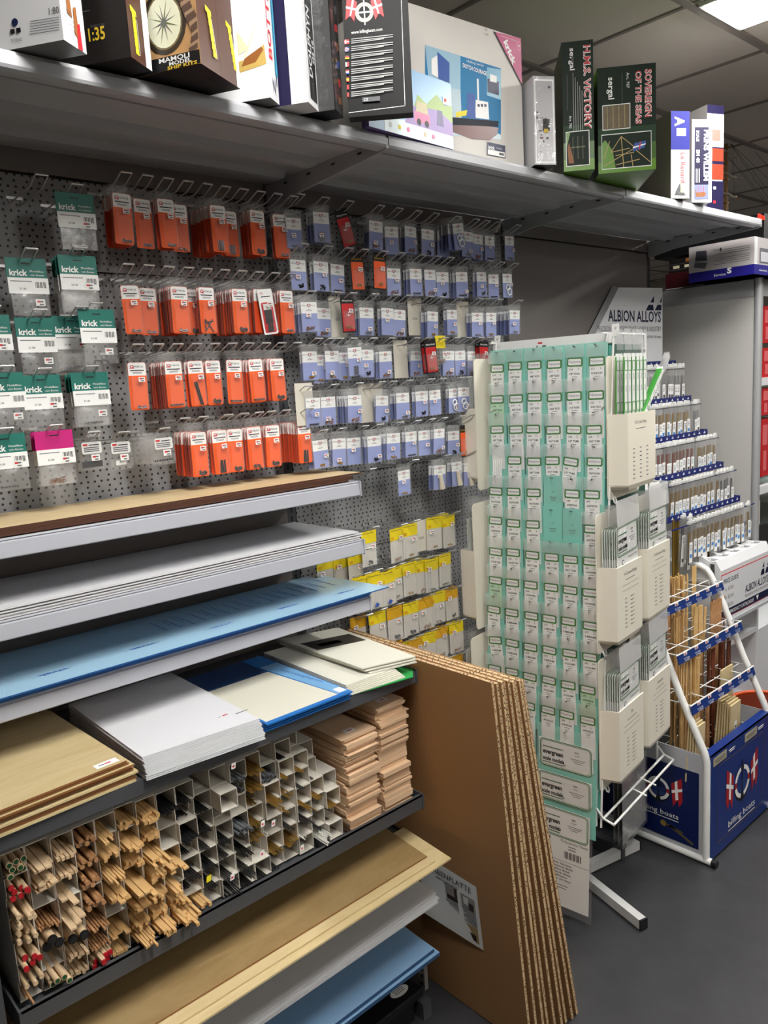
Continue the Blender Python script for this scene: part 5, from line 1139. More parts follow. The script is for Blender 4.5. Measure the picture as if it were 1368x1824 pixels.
def symbol(b, t, x, z, y):
    e = .0004
    if t == 'ROD': b.cyl((x, y, z), (x, y-e, z), .0016, black, 8)
    elif t == 'TUBE': ring(b, .0075, .0075, .0037, .0007, y-e, black, x, z)
    elif t == 'HALF ROUND': b.poly([(x+.003*cos(i*pi/6), y-e, z+.003*sin(i*pi/6)) for i in range(7)], black)
    elif t == 'QUARTER RND': b.poly([(x-.002, y-e, z-.002), (x+.002, y-e, z-.002), (x+.002, y-e, z+.002)], black)
    elif t in ('SQUARE TUBE', 'RECT. TUBE'): w2 = .003 if t[0] == 'S' else .004; h2 = .003 if t[0] == 'S' else .002; b.box(x-w2, x+w2, y-e, y, z+h2-.0007, z+h2, black).box(x-w2, x+w2, y-e, y, z-h2, z-h2+.0007, black).box(x-w2, x-w2+.0007, y-e, y, z-h2, z+h2, black).box(x+w2-.0007, x+w2, y-e, y, z-h2, z+h2, black)
    elif t == 'CHANNEL': b.box(x-.002, x-.0013, y-e, y, z-.004, z+.004, black).box(x-.002, x+.002, y-e, y, z+.0033, z+.004, black).box(x-.002, x+.002, y-e, y, z-.004, z-.0033, black)
    elif t == 'I-BEAM': b.box(x-.0004, x+.0004, y-e, y, z-.004, z+.004, black).box(x-.0028, x+.0028, y-e, y, z+.0033, z+.004, black).box(x-.0028, x+.0028, y-e, y, z-.004, z-.0033, black)
    elif t == 'H-COLUMN': b.box(x-.004, x-.0033, y-e, y, z-.004, z+.004, black).box(x+.0033, x+.004, y-e, y, z-.004, z+.004, black).box(x-.004, x+.004, y-e, y, z-.0004, z+.0004, black)
    elif t == 'ANGLE': b.box(x-.003, x-.0023, y-e, y, z-.004, z+.004, black).box(x-.003, x+.003, y-e, y, z-.004, z-.0033, black)
    else: b.box(x-.003, x+.003, y-e, y, z-.001, z+.001, black)
def strip_card(num, typ, word='Polystyrene', size='', tint=None):
    b = MB(); W = .050
    b.box(-W/2+.002, W/2-.002, 0, .002, -.168, -.046, tint or lblw)
    o = rrect(W, .027, .006, 3, 0, -.0415); b.prism([(p[0], .0004, p[1]) for p in o], (0, -.0010, 0), gr2); ring(b, W, .027, .006, .0036, -.0008, gr, 0, -.0415); ring(b, W-.003, .024, .005, .0008, -.0010, gr2, 0, -.0415)
    o = rrect(W-.009, .018, .003, 3, 0, -.0415); b.poly([(p[0], -.0008, p[1]) for p in o], white); b.text(word, (0, -.0011, -.0438), X, Z, .0075, ink, w=W-.012, al='C')
    b.box(-.018, -.008, -.0002, -.0001, -.0555, -.0548, ink); b.text(num, (-.018, -.0002, -.0655), X, Z, .0055, black, w=.012, bold=.02); symbol(b, typ, .012, -.062, -.0001)
    b.text(typ if typ != 'ROD' and typ != 'TUBE' else size+' '+typ, (0, -.0002, -.0785), X, Z, .0056, black, w=.034, al='C', bold=.03)
    for k in range(3): b.box(-.009+.002*k, .009-.002*k, -.0002, -.0001, -.0855-.0052*k, -.0840-.0052*k, ink)
    return b
def strip_film():
    b = MB(); W = .062; n = 6; vs = []
    for i in range(n+1):
        for j in range(n+1): vs.append((-W/2+W*j/n, -.0025-.002*sin(pi*j/n)*(.3+.7*sin(pi*i/n)), .010-.180*i/n))
    b.add(vs, [(i*(n+1)+j, i*(n+1)+j+1, (i+1)*(n+1)+j+1, (i+1)*(n+1)+j) for i in range(n) for j in range(n)], tealfilm, True)
    b.poly([(-W/2, -.0050, -.028), (W/2, -.0050, -.028), (W/2, -.0045, .010), (-W/2, -.0045, .010)], headfilm); b.poly([(-.004, -.0054, .001), (.004, -.0054, .001), (.004, -.0054, .003), (-.004, -.0054, .003)], steel); return b
def peg(x, z, s=FM, L_=.030): b = MB(s); return b.cyl((x, .01, z+.002), (x, -L_, z+.006), .0014, steel, 6).cyl((x, -L_, z+.006), (x, -L_-.003, z+.006), .002, steel, 6)
ROWS = [('ROD', '210 211 212 213 214 217', '.030" .040" .080" .100" 1/8" ROD&'), ('ROD', '218 219 220 221 222 223', '.020" .025" .035" 3/64" 1/16" 3/32"'), ('TUBE', '224 225 226 227 228 229', '1/8" 5/32" 3/16" 7/32" 1/4" 9/32"'),
 ('TUBE', '230 231 232 234 236 240', '- 5/16" 3/8" 7/16" 1/2" -'), ('HALF ROUND', '241 242 243 - 246 247', ''), ('QUARTER RND', '248 249 158 - - 254', ''), ('SQUARE TUBE', '255 256 257 258 259 261', ''), ('CHANNEL', '262 263 264 265 266 267', ''),
 ('I-BEAM', '268 271 272 273 274 275', ''), ('I-BEAM', '276 277 278 279 281 282', ''), ('H-COLUMN', '283 284 285 286 287 291', ''), ('ANGLE', '292 293 294 295 296 297', '')]
STRIP = {(3, 5), (4, 4), (4, 5), (5, 1), (9, 5), (10, 2)}
pegs = MB(FM)
for r, (typ, nums, sizes) in enumerate(ROWS):
    nums = nums.split(); sizes = sizes.split() if sizes else ['']*6
    for j in range(6):
        x = -(.370-.0668*j); z = 1.378-.0980*r; num = nums[j]; t_ = typ; where = '%s row, %s from the left' % (ORD[r+1], ORD[j+1])
        if (r, j) in ((6, 2), (6, 3), (6, 4)): t_ = 'RECT. TUBE'
        if (r, j) == (6, 5): t_ = 'CHANNEL'
        if (r, j) == (8, 0): t_ = 'CHANNEL'
        if (r, j) in ((9, 4), (9, 5)): t_ = 'H-COLUMN'
        if (r, j) == (10, 5): t_ = 'ANGLE'
        if (r, j) == (3, 5): t_ = 'HALF ROUND'
        if (r, j) in ((4, 4), (4, 5)): t_ = 'QUARTER RND'
        pegs.cyl((x, .012, z+.001), (x, -.030, z+.005), .0013, steel, 6).cyl((x, -.030, z+.005), (x, -.033, z+.005), .0021, steel, 6)
        ic = {(4, 3): '244', (5, 3): '252', (5, 4): '253'}.get((r, j))
        if ic:
            o = index_mesh(ic).build('index_card'); o.matrix_world = fm_loc(x, -.0155, z, .06)
            tag(o, 'empty turquoise index card, '+where+' of the rack', 'card', 'empty index cards'); continue
        if 'icard' not in _bm: o = index_mesh().build('index_card'); _bm['icard'] = o.data
        else: o = bpy.data.objects.new('index_card', _bm['icard']); COL.objects.link(o)
        o.matrix_world = fm_loc(x+R.uniform(-.002, .002), -.0135, z, .065, 0); tag(o, 'turquoise index card behind the pack, '+where+' of the rack', 'card', 'index cards behind the packs')
        if (r, j) == (3, 0):
            t = thing('strip_pack', 'clear bag of loose white tubes, '+where+' of the rack', 'strip pack'); t.matrix_world = fm_loc(x+.006, -.021, z, .075, .05)
            b = MB()
            for k in range(5): b.cyl((-.014+.007*k, -.002, -.15), (-.014+.007*k, -.002, -.040-.002*(k % 2)), .0033, white, 8)
            b.build('tubes', t); share('sfilm', strip_film, 'clear_pouch', t); continue
        rz = R.uniform(-.03, .03)
        if (r, j) == (3, 4): rz = .13
        if (r, j) == (9, 0): rz = -.10
        t = thing('strip_pack', 'strip pack numbered %s, %s of the rack' % (num, where), 'strip pack', group=None); t.matrix_world = fm_loc(x+R.uniform(-.003, .003), -.0225, z-.002+R.uniform(-.003, .003), .075, rz)
        card = strip_card(num, t_, 'StripStyrene' if (r, j) in STRIP else 'Polystyrene', sizes[j], mat('mint_label', '#bfe3c0', .5) if (r, j) in ((1, 0), (7, 0), (10, 5)) else None).build('label_card', t)
        share('sfilm', strip_film, 'clear_pouch', t)
RK(pegs, 'pegs')
# large sheet packs at the foot
def big_label(b, W, num='9006', full=False):
    o = rrect(W, .092, .014, 4, 0, -.078); b.prism([(p[0], .0003, p[1]) for p in o], (0, -.0006, 0), white); ring(b, W, .092, .014, .0028, -.0006, gr2, 0, -.078); ring(b, W-.009, .083, .011, .0018, -.0006, gr, 0, -.078)
    y = -.0006; x0 = -W/2+.010
    for zz in (-.060, -.112): b.box(x0, x0+W*.40, y-.0002, y, zz, zz+.003, gr2)
    b.text('evergreen', (x0, y-.0001, -.082), X, Z, .015, black, w=W*.40, bold=.05); b.text('scale models', (x0, y-.0001, -.104), X, Z, .013, black, w=W*.42, bold=.05)
    b.text(num, (W*.18, y-.0001, -.058), X, Z, .005, black, bold=.03); b.text('PLAIN', (W*.18, y-.0001, -.068), X, Z, .0045, black)
    for k in range(3): b.box(W*.10+.006*k, W*.38-.006*k, y-.0002, y, -.079-.006*k, -.0775-.006*k, ink)
def big_pack(x, z, y, label, num, full, s=FM, W=.182):
    t = thing('sheet_pack', label, 'sheet pack'); t.matrix_world = fm_loc(x, y, z, .08 if not full else .02, 0, s)
    b = MB(); b.box(-W/2, W/2, 0, .002, -.352 if full else -.110, -.032, lblw); big_label(b, W-.006, num)
    if full:
        b.cyl((-W*.27, 0, -.135), (-W*.27, -.0008, -.135), .009, black, 14).cyl((-W*.27, -.0008, -.135), (-W*.27, -.001, -.135), .0062, white, 14); b.text('EG', (-W*.27, -.0013, -.138), X, Z, .006, black, al='C')
        b.text('Polystyrene Sheet', (-W*.02, -.0003, -.137), X, Z, .009, black, w=W*.50)
        for k in range(2): b.box(W*.12, W*.26, -.0003, -.0001, -.148-.009*k, -.1455-.009*k, black if k else ink)
        for k in range(14): b.box(W*.04+k*.0042, W*.04+k*.0042+(.003 if k % 3 else .0015), -.0003, -.0001, -.188, -.165, black)
        b.box(-W/2, W/2, -.0004, -.0001, -.201, -.200, ink)
        for k, s_ in enumerate(('Model  Railroading', 'Architectural  Models', 'Military  Models', 'Industrial  Models', 'Miniatures', 'Ships  and  Planes')): b.text(s_, (0, -.0003, -.213-.0105*k), X, Z, .0062, black, al='C', bold=.02)
        for k in range(2): b.box(-.022+.006*k, .022-.006*k, -.0003, -.0001, -.283-.009*k, -.281-.009*k, ink)
    b.build('label_card', t)
    L_ = .372 if full else .112
    MB().box(-.103, .103, -.0030, -.0028, -L_, .012, plastic('sheet_pack_film', haze=.04, wr=25, bump=.4, base=.0)).build('clear_pouch', t)
for j, xx in enumerate((-.108, -.318)):
    for k, (zz, num) in enumerate(((.200, '9010'), (.094, '9040'), (-.012, '9080'))):
        big_pack(xx, zz, -.024-.004*k, 'wide green-ringed sheet pack, %s row, %s column at the rack foot' % (('upper', 'middle', 'lowest')[k], ('right', 'hidden left')[j]), num, k == 2)
        o = MB(FM).cyl((xx, .012, zz), (xx, -.034, zz+.004), .0014, steel, 6); RK(o, 'peg')
        o = MB().box(-.102, .102, 0, .0006, -.11, .012, cardg).build('index_card'); o.matrix_world = fm_loc(xx, -.0135, zz, .05); tag(o, 'wide turquoise card behind the %s sheet pack of the %s column' % (('upper', 'middle', 'lowest')[k], ('right', 'left')[j]), 'card')
# trays on the sides
topfilm = plastic('bag_top_film', haze=.5, wr=60, bump=.9, base=.12, rough=.3)
beige = mat('beige_plastic', '#e8e2d2', .35)
def tray_mesh(w=.195, hb=.235, hp=.42, dp=.055, text='', lines=True, tab=True):
    """origin at lower left of the back plate; x right, y inwards, z up"""
    b = MB(); o = rrect(w+.012, hp, .014, 3, w/2, hp/2-.03); b.prism([(p[0], 0, p[1]) for p in o], (0, .0025, 0), beige)
    z0, z1 = 0.0, hb; c = .022
    prof = [(0, 0), (.012, -dp), (w, -dp), (w+.004, 0)]
    def ringz(z, ins): return [(x+(ins if x < w/2 else -ins), y*(1-ins*6) if y < 0 else y, z) for x, y in prof]
    A, B_, C_ = ringz(z0, .014), ringz(z0+.014, .0), ringz(z1, 0)
    n = 4; vs = A+B_+C_; fs = [(3, 2, 1, 0)]
    for q in (0, 4):
        for i in range(3): fs.append((q+i, q+i+1, q+4+i+1, q+4+i))
    b.add(vs, fs, beige)
    inner = [(x*.985+.002, y*.93, z1) for x, y in prof]; b.add(C_+inner, [(i, i+1, 4+i+1, 4+i) for i in range(3)], beige)
    b.add([(x, y, z1) for x, y, _ in [(p[0], p[1], 0) for p in inner]]+[(p[0], p[1], z0+.01) for p in inner], [(0, 4, 5, 1), (1, 5, 6, 2), (2, 6, 7, 3)], beige)
    y = -dp-.0004
    if text:
        b.text(text, (.105, y, hb-.032), X, Z, .010, ink, al='C'); b.box(.07, .14, y, y+.0003, hb-.047, hb-.0455, ink)
        if lines:
            for zz in (hb-.062, hb-.078): b.box(.045, .165, y, y+.0003, zz, zz+.0008, ink)
        for cx in (.075, .115) if lines else (.055, .105, .155):
            for k in range(8): b.box(cx-.008, cx+.006, y, y+.0003, hb-.105-.0125*k, hb-.1025-.0125*k, ink)
            if lines: 
                for k in range(8): b.box(cx+.009 if cx > .1 else cx-.004, cx+.020 if cx > .1 else cx+.006, y, y+.0003, hb-.105-.0125*k, hb-.1025-.0125*k, mat('faint_print', '#a09c90', .6))
    return b
def hang_tray(M_, label, text='', lines=True, **k):
    t = thing('pocket_tray', label, 'tray'); t.matrix_world = M_; tray_mesh(text=text, lines=lines, **k).build('pocket', t)
    b = MB().tube([(.03, .002, -.025), (.03, -.004, -.040), (.038, -.006, -.046), (.046, -.004, -.040), (.046, .002, -.025)], .003, pwhite, 6); b.build('wire_clip', t)
def tray_pack(M_, label, grp, y, x=.015, w=.165, h=.30, z=.015, num='2040', skew=0., front=True):
    t = thing('sheet_pack', label, 'sheet pack', group=grp); t.matrix_world = M_ @ Matrix.Translation((x, y, z)) @ Matrix.Rotation(skew, 4, 'Y')
    def card():
        b = MB().box(0, .150, 0, .0015, 0, h-.055, lblw)
        W = .148; b2 = MB(); big_label(b2, W, num)
        for vv in range(len(b2.v)): b2.v[vv] = Vector((b2.v[vv][0]+.075, b2.v[vv][1], b2.v[vv][2]+h-.055+.034))
        n = len(b.v); b.v += b2.v
        for f, mi, sm in zip(b2.f, b2.mi, b2.sm): b.f.append([i+n for i in f]); b.mi.append(b._m(b2.mats[mi])); b.sm.append(sm)
        b.cyl((.04, 0, h-.165), (.04, -.0008, h-.165), .008, black, 12).cyl((.04, -.0008, h-.165), (.04, -.001, h-.165), .0055, white, 12)
        b.text('Polystyrene Sheet', (.078, -.0003, h-.160), X, Z, .007, black, w=.065)
        return b
    share('tcard%s' % num, card, 'label_card', t)
    def film():
        b = MB(); n = 5; vs = []
        for i in range(n+1):
            for j in range(n+1): vs.append((-.004+.160*j/n, -.002-.003*sin(pi*j/n+i)*(i/n), -.0+(h+.012)*i/n+.006*sin(j*2.1)*(i == n)))
        b.add(vs, [(i*(n+1)+j, i*(n+1)+j+1, (i+1)*(n+1)+j+1, (i+1)*(n+1)+j) for i in range(n) for j in range(n)], plastic('tray_film', haze=.07, wr=30, bump=.8, base=.03), True)
        if front: b.poly([(-.004, -.006, h-.052), (.156, -.006, h-.052), (.156, -.003, h+.02), (-.004, -.003, h+.026)], topfilm)
        return b
    share('tfilm%.2f%d' % (h, front), film, 'clear_pouch', t)
def smat(x, z, y=0., rz=0.): return SM @ Matrix.Translation((x, y, z)) @ Matrix.Rotation(rz, 4, 'Z')
TR = [(.000, .925, 'V-Groove Siding', 'nearer tray of the middle pair on the rack side'), (.232, .935, 'V-Groove Siding', 'farther tray of the middle pair on the rack side'),
      (.005, .485, 'Tile', 'nearer tray of the lower pair on the rack side'), (.235, .505, 'Sidewalk', 'farther tray of the lower pair on the rack side')]
for k, (x, z, txt, lab) in enumerate(TR):
    M_ = smat(x, z, -.004); hang_tray(M_, 'beige plastic '+lab, txt)
    for q in range(7): tray_pack(M_, ('front sheet pack in the '+lab) if q == 6 else 'rear sheet pack in the '+lab, None if q == 6 else 'packs in '+lab[:40], -.009-.0068*q, x=.018+.001*q+(.008 if q == 6 else 0), z=.098 if q != 6 else .105, num='2040', skew=R.uniform(-.02, .02) - (.03 if q == 6 else 0), front=(q == 6))
M_ = smat(.085, 1.375, -.004); hang_tray(M_, 'beige plastic top tray of long strip packs on the right side of the rack', 'HO Scale Strips', False, w=.22, hb=.222)
# long strip packs standing in it
def long_pack(w=.026, L_=.34):
    b = MB(); b.box(-w/2+.003, w/2-.003, 0, .003, 0, L_-.05, lblw).box(-w/2+.0015, -w/2+.003, 0, .003, .06, L_-.06, gr).box(w/2-.003, w/2-.0015, 0, .003, .02, L_-.10, gr2)
    for zz in (L_-.07, L_-.19): ring(b, w-.004, .03, .005, .002, -.0006, gr, 0, zz-.015)
    for zz in (L_-.125, L_-.16, L_-.23): b.text('8408', (.003, -.0005, zz), Z, -X, .006, black)
    for k in range(6): b.box(-w/2+.005, w/2-.005, -.0005, 0, .05+.004*k, .0515+.004*k+.001*(k % 2), black)
    return b
for k in range(13):
    row = k % 2; x = .028+.0145*k; lean = R.uniform(-.01, .02)
    t = thing('strip_pack', 'long clear strip pack standing upright in the top side tray', 'strip pack', group='upright packs in the top tray'); t.matrix_world = M_ @ Matrix.Translation((x, -.018-.018*row, .105)) @ Matrix.Rotation(lean, 4, 'Y')
    share('lpack', long_pack, 'label_card', t)
    share('lfilm', lambda: MB().poly([(-.0145, -.003, 0), (.0145, -.003, 0), (.0145, -.003, .30), (-.0145, -.003, .30)], tealfilm).poly([(-.0145, -.003, .30), (.0145, -.003, .30), (.012, -.0, .36), (-.012, -.0, .36)], headfilm), 'clear_pouch', t)
for k in range(6):
    t = thing('strip_pack', 'long strip pack leaning far right out of the top side tray', 'strip pack', group='leaning packs in the top tray'); t.matrix_world = M_ @ Matrix.Translation((.03+.010*k, -.052+.0068*k, .115)) @ Matrix.Rotation(.86, 4, 'Y') @ Matrix.Rotation(.12, 4, 'Z')
    share('lpack2', lambda: long_pack(L_=.40), 'label_card', t); share('lfilm2', lambda: MB().poly([(-.0145, -.003, .35), (.0145, -.003, .35), (.012, -.0, .42), (-.012, -.0, .42)], topfilm), 'clear_pouch', t)
# trays on the far-left side, flared outwards
for (px, py, zb, lab) in ((862, 870, 0, 'upper'), (860, 1110, 0, 'middle'), (862, 1330, 0, 'lower')):
    zb = PF_.z+{'upper': .99, 'middle': .53, 'lower': .09}[lab]
    A = FM @ Vector((-.418, .145, zb-PF_.z))
    M_ = frame_m(A, -V_, -U_, Z)
    hang_tray(M_, 'beige pocket tray on the left side of the rack, %s of three, seen from behind' % lab, '')
    for q in range(6): tray_pack(M_, 'clear sheet pack in the %s left-hand side tray' % lab, 'packs in the %s left tray' % lab, -.008-.0068*q, x=.02, z=.09, front=False)
# big translucent packs hanging at the far foot of the side
for k in range(3):
    t = thing('sheet_pack', 'large cloudy sheet pack hanging low behind the bottom rail of the rack' if k == 0 else 'large cloudy sheet pack behind another at the foot of the rack', 'sheet pack', group=None if k == 0 else 'cloudy packs at the rack foot'); t.matrix_world = smat(.285+.01*k, .11, .05+.02*k)
    b = MB().box(0, .20, 0, .002, 0, .33, mat('grey_sheet', '#a5a4a3', .5))
    for q in range(3): b.box(.03, .16, -.0004, -.0001, .06+.05*q, .064+.05*q, mat('faint_print', '#a09c90', .6))
    b.build('label_card', t); MB().box(-.008, .208, -.003, -.0028, -.01, .36, plastic('tray_film')).build('clear_pouch', t)
# ------------------------------------------------ metal tube display stand
sgrey = mat('stand_grey', '#b9bac0', .4); wstand = mat('stand_white', '#dcdde0', .4); rail = mat('royal_blue_rail', '#061c66', .5); navy2 = mat('dark_navy_print', '#101a3c', .4)
st = thing('metal_display_stand', 'white stand with stepped blue rails of metal tube packs and a dark-lettered header', 'display stand', (3.0, -.25, 0))
def ap(x, y, z): return Vector((1.05*x, 1.05*y+.093, 1.05*z-.086))      # the stand is 5 percent larger than its first drawing
def ST(mb, n, raw=False):
    if not raw: mb.v = [ap(*p) for p in mb.v]
    return mb.build(n, st, loc=(-3.0, .25, 0))
yh = -.024; b = MB(); c0, c1, c2 = at(1180, 513, 1, yh), at(1102, 512, 1, yh), at(1060, 595, 1, yh); e2 = c2+(c2-c1)*.9
b.prism([(c0.x, yh, 1.0), (c0.x, yh, c0.z), (c1.x, yh, c1.z), (e2.x, yh, e2.z), (e2.x, yh, 1.0)][::-1], (0, .018, 0), wstand); b.prism([(e2.x, yh-.0005, e2.z), (c1.x, yh-.0005, c1.z), (c1.x-.022, yh+.012, c1.z+.008), (e2.x-.022, yh+.012, e2.z+.006)], (-.002, .001, 0), mat('header_edge_grey', '#86868a', .5))
y = yh-.0006
p = at(1083, 572, 1, yh); q = at(1177, 571, 1, yh)
b.text('ALBION ALLOYS', (p.x, y, p.z), X, Z, .047, navy2, w=q.x-p.x, bold=.02)
b.text('PRECISION METALS FOR CRAFT, HOBBY & INDUSTRY', (p.x-.08, y, p.z-.041), X, Z, .022, ink, w=q.x-p.x+.08)
b.text('an ISO 9001 : 2000 company', (q.x, y, p.z-.070), X, Z, .012, ink, w=.12, al='R')
for (a, c_) in ((1150, 1165), (1166, 1178.5)):
    P = [at(*s_, 1, yh) for s_ in ((a, 553), (c_-.5, 553), (c_-.5 if a > 1160 else c_-2, 543), (a+5, 543))]; b.poly([(s_.x, y, s_.z) for s_ in P], navy2)
    P = [at(*s_, 1, yh) for s_ in ((a+8 if a < 1160 else a+9, 539), (c_ if a < 1160 else c_, 539), (c_ if a > 1160 else c_-.5, 527))]; b.poly([(s_.x, y, s_.z) for s_ in P], navy2)
ST(b, 'header_sign', True)
TZ = [(1.752, -.145), (1.600, -.215), (1.456, -.288), (1.319, -.358), (1.180, -.430)]
tubeclear = plastic('tube_clear', haze=.08, wr=15, bump=.2, base=.05)
def tubepack(metal_, two=False, L_=.15, lab=True):
    def fn():
        b = MB(); w2 = .0105
        for k in range(5): x = -.007+.0035*k; b.cyl((x, 0, -L_+.004), (x, 0, -.034-.002*(k % 3)), .0016, metal_, 6)
        return b
    return fn
copper = mat('copper', '#b8684c', .35, 1.); silver = mat('nickel', '#a9a9ab', .3, 1.); brz = mat('pack_brass', '#9c7c34', .4, .6)
def place_pack(x, y, z, metal_, key, label, grp, L_=.15, tilt=0, rx=0, w=.022, tiny=0):
    t = thing('tube_pack', label, 'tube pack', (x, y, z), 0, grp); t.rotation_euler = (rx, tilt, 0); t.scale = (1.15, 1, R.uniform(.92, 1.08))
    share('tp_rods'+key+str(L_), tubepack(metal_, L_=L_), 'metal_rods', t)
    share('tp_case%s' % L_, lambda: MB().prism([(p_[0], -.006, p_[1]) for p_ in rrect(.024, L_, .004, 2, 0, -L_/2)], (0, .012, 0), tubeclear), 'clear_tube', t)
    def lb():
        b = MB().box(-.0105, .0105, -.0068, -.0062, -L_+.002, -.072, white)
        for k in range(4): b.box(-.007, .005, -.0071, -.0068, -.084-.006*k, -.082-.006*k, ink)
        b.box(-.007, .007, -.0071, -.0068, -L_+.02, -L_+.034, mat('sky_label', '#3f86c8', .5) if key in 'ab' else ink); return b
    share('tp_lab%s%s' % (L_, key in 'ab'), lb, 'label', t)
    share('tp_cap', lambda: MB().box(-.011, .011, -.006, .006, -.006, .005, white).box(-.005, .005, -.0075, .002, .004, .014, white), 'cap', t)
for k, (z, y) in enumerate(TZ):
    b = MB().box(2.62, 3.268, y, y+.003, z-.024, z, rail).box(3.266, 3.268, y, y+.05, z-.024, z, rail)
    for j in range(13): xx = 3.24-.045*j; b.box(xx-.007, xx+.006, y-.0006, y, z-.015, z-.011, white).box(xx-.004, xx+.004, y-.0006, y, z-.009, z-.007, white)
    ST(b, 'blue_rail')
    b = MB(); 
    b.box(2.62, 3.262+.012*k, y-.042, y-.038, z-.040, z-.036, mat('rail_bar', '#22263a', .4) if k < 3 else rail)
    ST(b, 'hanging_bar')
    for j in range(18 if k else 15):
        xx = 3.232-.0285*j
        if xx < 2.70 or (k == 2 and j in ()): continue
        key, m_ = [('s', silver), ('b', brz) if j > 1 else ('s', silver), ('b', brz) if j < 7 else ('c', copper), ('s', silver) if j < 4 else ('b', brz), ('b', brz)][k]
        if (k == 1 and j in (2,)) or R.random() < .04: continue
        xx += R.uniform(-.006, .006)
        place_pack(*ap(xx, y-.046, z-.028), m_, key, 'clear tube pack on the %s blue rail from the top, %s from its right end' % (ORD[k+1], ORD[j+1]), 'tube packs on the %s rail' % ORD[k+1], rx=R.uniform(-.02, .06), tilt=R.uniform(-.03, .03))
# body, tray and price panel
b = MB(); b.box(2.85, 2.862, -.50, -.12, .083, 1.0, wstand).box(3.285, 3.300, -.50, -.12, .083, .98, wstand).box(2.862, 3.285, -.13, -.12, .083, 1.0, wstand).box(2.862, 3.285, -.50, -.13, .60, .62, wstand).box(2.862, 3.285, -.46, -.1, .30, .32, wstand)
b.prism([(2.85, -.50, .99), (2.85, -.13, 1.18), (2.85, -.13, .9), (2.85, -.50, .9)], (-.006, 0, 0), wstand)
ST(b, 'body')
b = MB().prism([(2.85, -.545, .955), (2.85, -.525, .99), (2.85, -.46, .985), (2.85, -.46, .978), (2.85, -.52, .978), (2.85, -.53, .75), (2.85, -.545, .75)], (.45, 0, 0), wstand)
for k in range(5): b.tube([(2.86+.095*k, -.50, .992), (2.86+.095*k, -.30, 1.03)], .0035, pwhite)
for k in range(5): b.box(2.86+.095*k, 2.89+.095*k, -.515, -.49, .988, .9905, mat('header_edge_grey', '#86868a', .5))
ST(b, 'front_tray')
y = -.5455; pn = MB(); pn.box(2.852, 3.298, y, y+.001, .762, .938, red).box(2.855, 3.295, y-.0004, y, .795, .934, wstand).box(2.852, 3.298, y-.0006, y-.0002, .765, .795, navy2)
pn.text('PRICE GUIDE', (2.872, y-.0008, .900), X, Z, .018, navy2, w=.125, bold=.01)
for k, s_ in enumerate(('A  €7,50', 'B  €5,00', 'C  €3,50')): pn.text(s_, (2.885, y-.0008, .868-.032*k), X, Z, .014, ink, w=.07)
pn.text('ALBION ALLOYS', (3.06, y-.0008, .826), X, Z, .030, navy2, w=.215, bold=.02); pn.text('PRECISION METALS FOR CRAFT, HOBBY & INDUSTRY', (3.06, y-.0008, .806), X, Z, .011, ink, w=.215)
pn.text('PRODUCT CATALOGUE', (2.93, y-.0009, .772), X, Z, .015, white, w=.21, bold=.01)
for xx in (2.895, 3.175): pn.poly([(xx-.012, y-.0009, .790), (xx, y-.0009, .770), (xx+.012, y-.0009, .790)], white)
for a in (3.20, 3.245): pn.poly([(a, y-.0009, .866), (a+.038, y-.0009, .866), (a+.036, y-.0009, .890), (a+.012, y-.0009, .890)], navy2); pn.poly([(a+.018, y-.0009, .896), (a+.036, y-.0009, .896), (a+.035, y-.0009, .920)], navy2)
ST(pn, 'price_panel')
ST(MB().prism([(2.852, -.55, .735), (2.852, -.55, .748), (2.852, -.42, .748), (2.852, -.42, .70)], (.445, 0, 0), sgrey), 'catalogue_shelf')
# metal sheet packs and leaning packs in the tray
for (px, py, m_, lab) in ((1275, 955, mat('brass_sheet', '#a39150', .4, .5), 'brass sheet pack with a white label, leftmost in the white tray'), (1301, 946, mat('zinc_sheet', '#86868a', .4, .5), 'grey metal sheet pack in the middle of the white tray'), (1331, 931, mat('zinc_sheet', '#86868a', .4, .5), 'grey metal sheet pack at the right of the white tray')):
    p = at(px, py, 1, -.385); t = thing('metal_sheet_pack', lab, 'metal sheet pack', (p.x, -.385, p.z)); t.scale = (1.05, 1.05, 1.05); t.rotation_euler = (.12, -.15, 0)
    for k in range(3): MB().box(-.045, .045, .006*k, .006*k+.003, -.19, 0, m_).build('metal_sheet', t)
    b = MB().box(-.045, .045, -.001, -.0004, -.085, -.004, white)
    for a in (-.032, -.016): b.poly([(a, -.0013, -.034), (a+.013, -.0013, -.034), (a+.011, -.0013, -.026), (a+.004, -.0013, -.026)], blue); b.poly([(a+.005, -.0013, -.024), (a+.012, -.0013, -.024), (a+.0115, -.0013, -.014)], blue)
    b.text('Precision', (.004, -.0013, -.020), X, Z, .007, mat('sky_label', '#3f86c8', .5), w=.03); b.text('Metals', (.004, -.0013, -.032), X, Z, .007, mat('sky_label', '#3f86c8', .5), w=.026)
    for k in range(6): b.box(.014+.003*k, .016+.003*k, -.0013, -.001, -.068, -.046, black)
    for k in range(3): b.box(-.03, -.006, -.0013, -.001, -.05-.007*k, -.048-.007*k, ink)
    b.box(-.038, .038, -.0013, -.001, -.079, -.076, blue); b.build('label_card', t)
    MB().box(-.048, .048, -.003, -.0028, -.19, .014, plastic('tray_film')).build('clear_pouch', t)
for k, (px, py, m_) in enumerate(((1245, 937, brz), (1256, 928, brz), (1232, 922, silver), (1222, 921, silver))):
    p = at(px, py, 1, -.395); place_pack(p.x, -.395+.004*k, p.z, m_, 'b' if m_ is brz else 's', 'large tube pack leaning in the white tray, %s of four' % ORD[k+1], None, L_=.20, tilt=-.12 if k < 2 else 0, rx=.05)
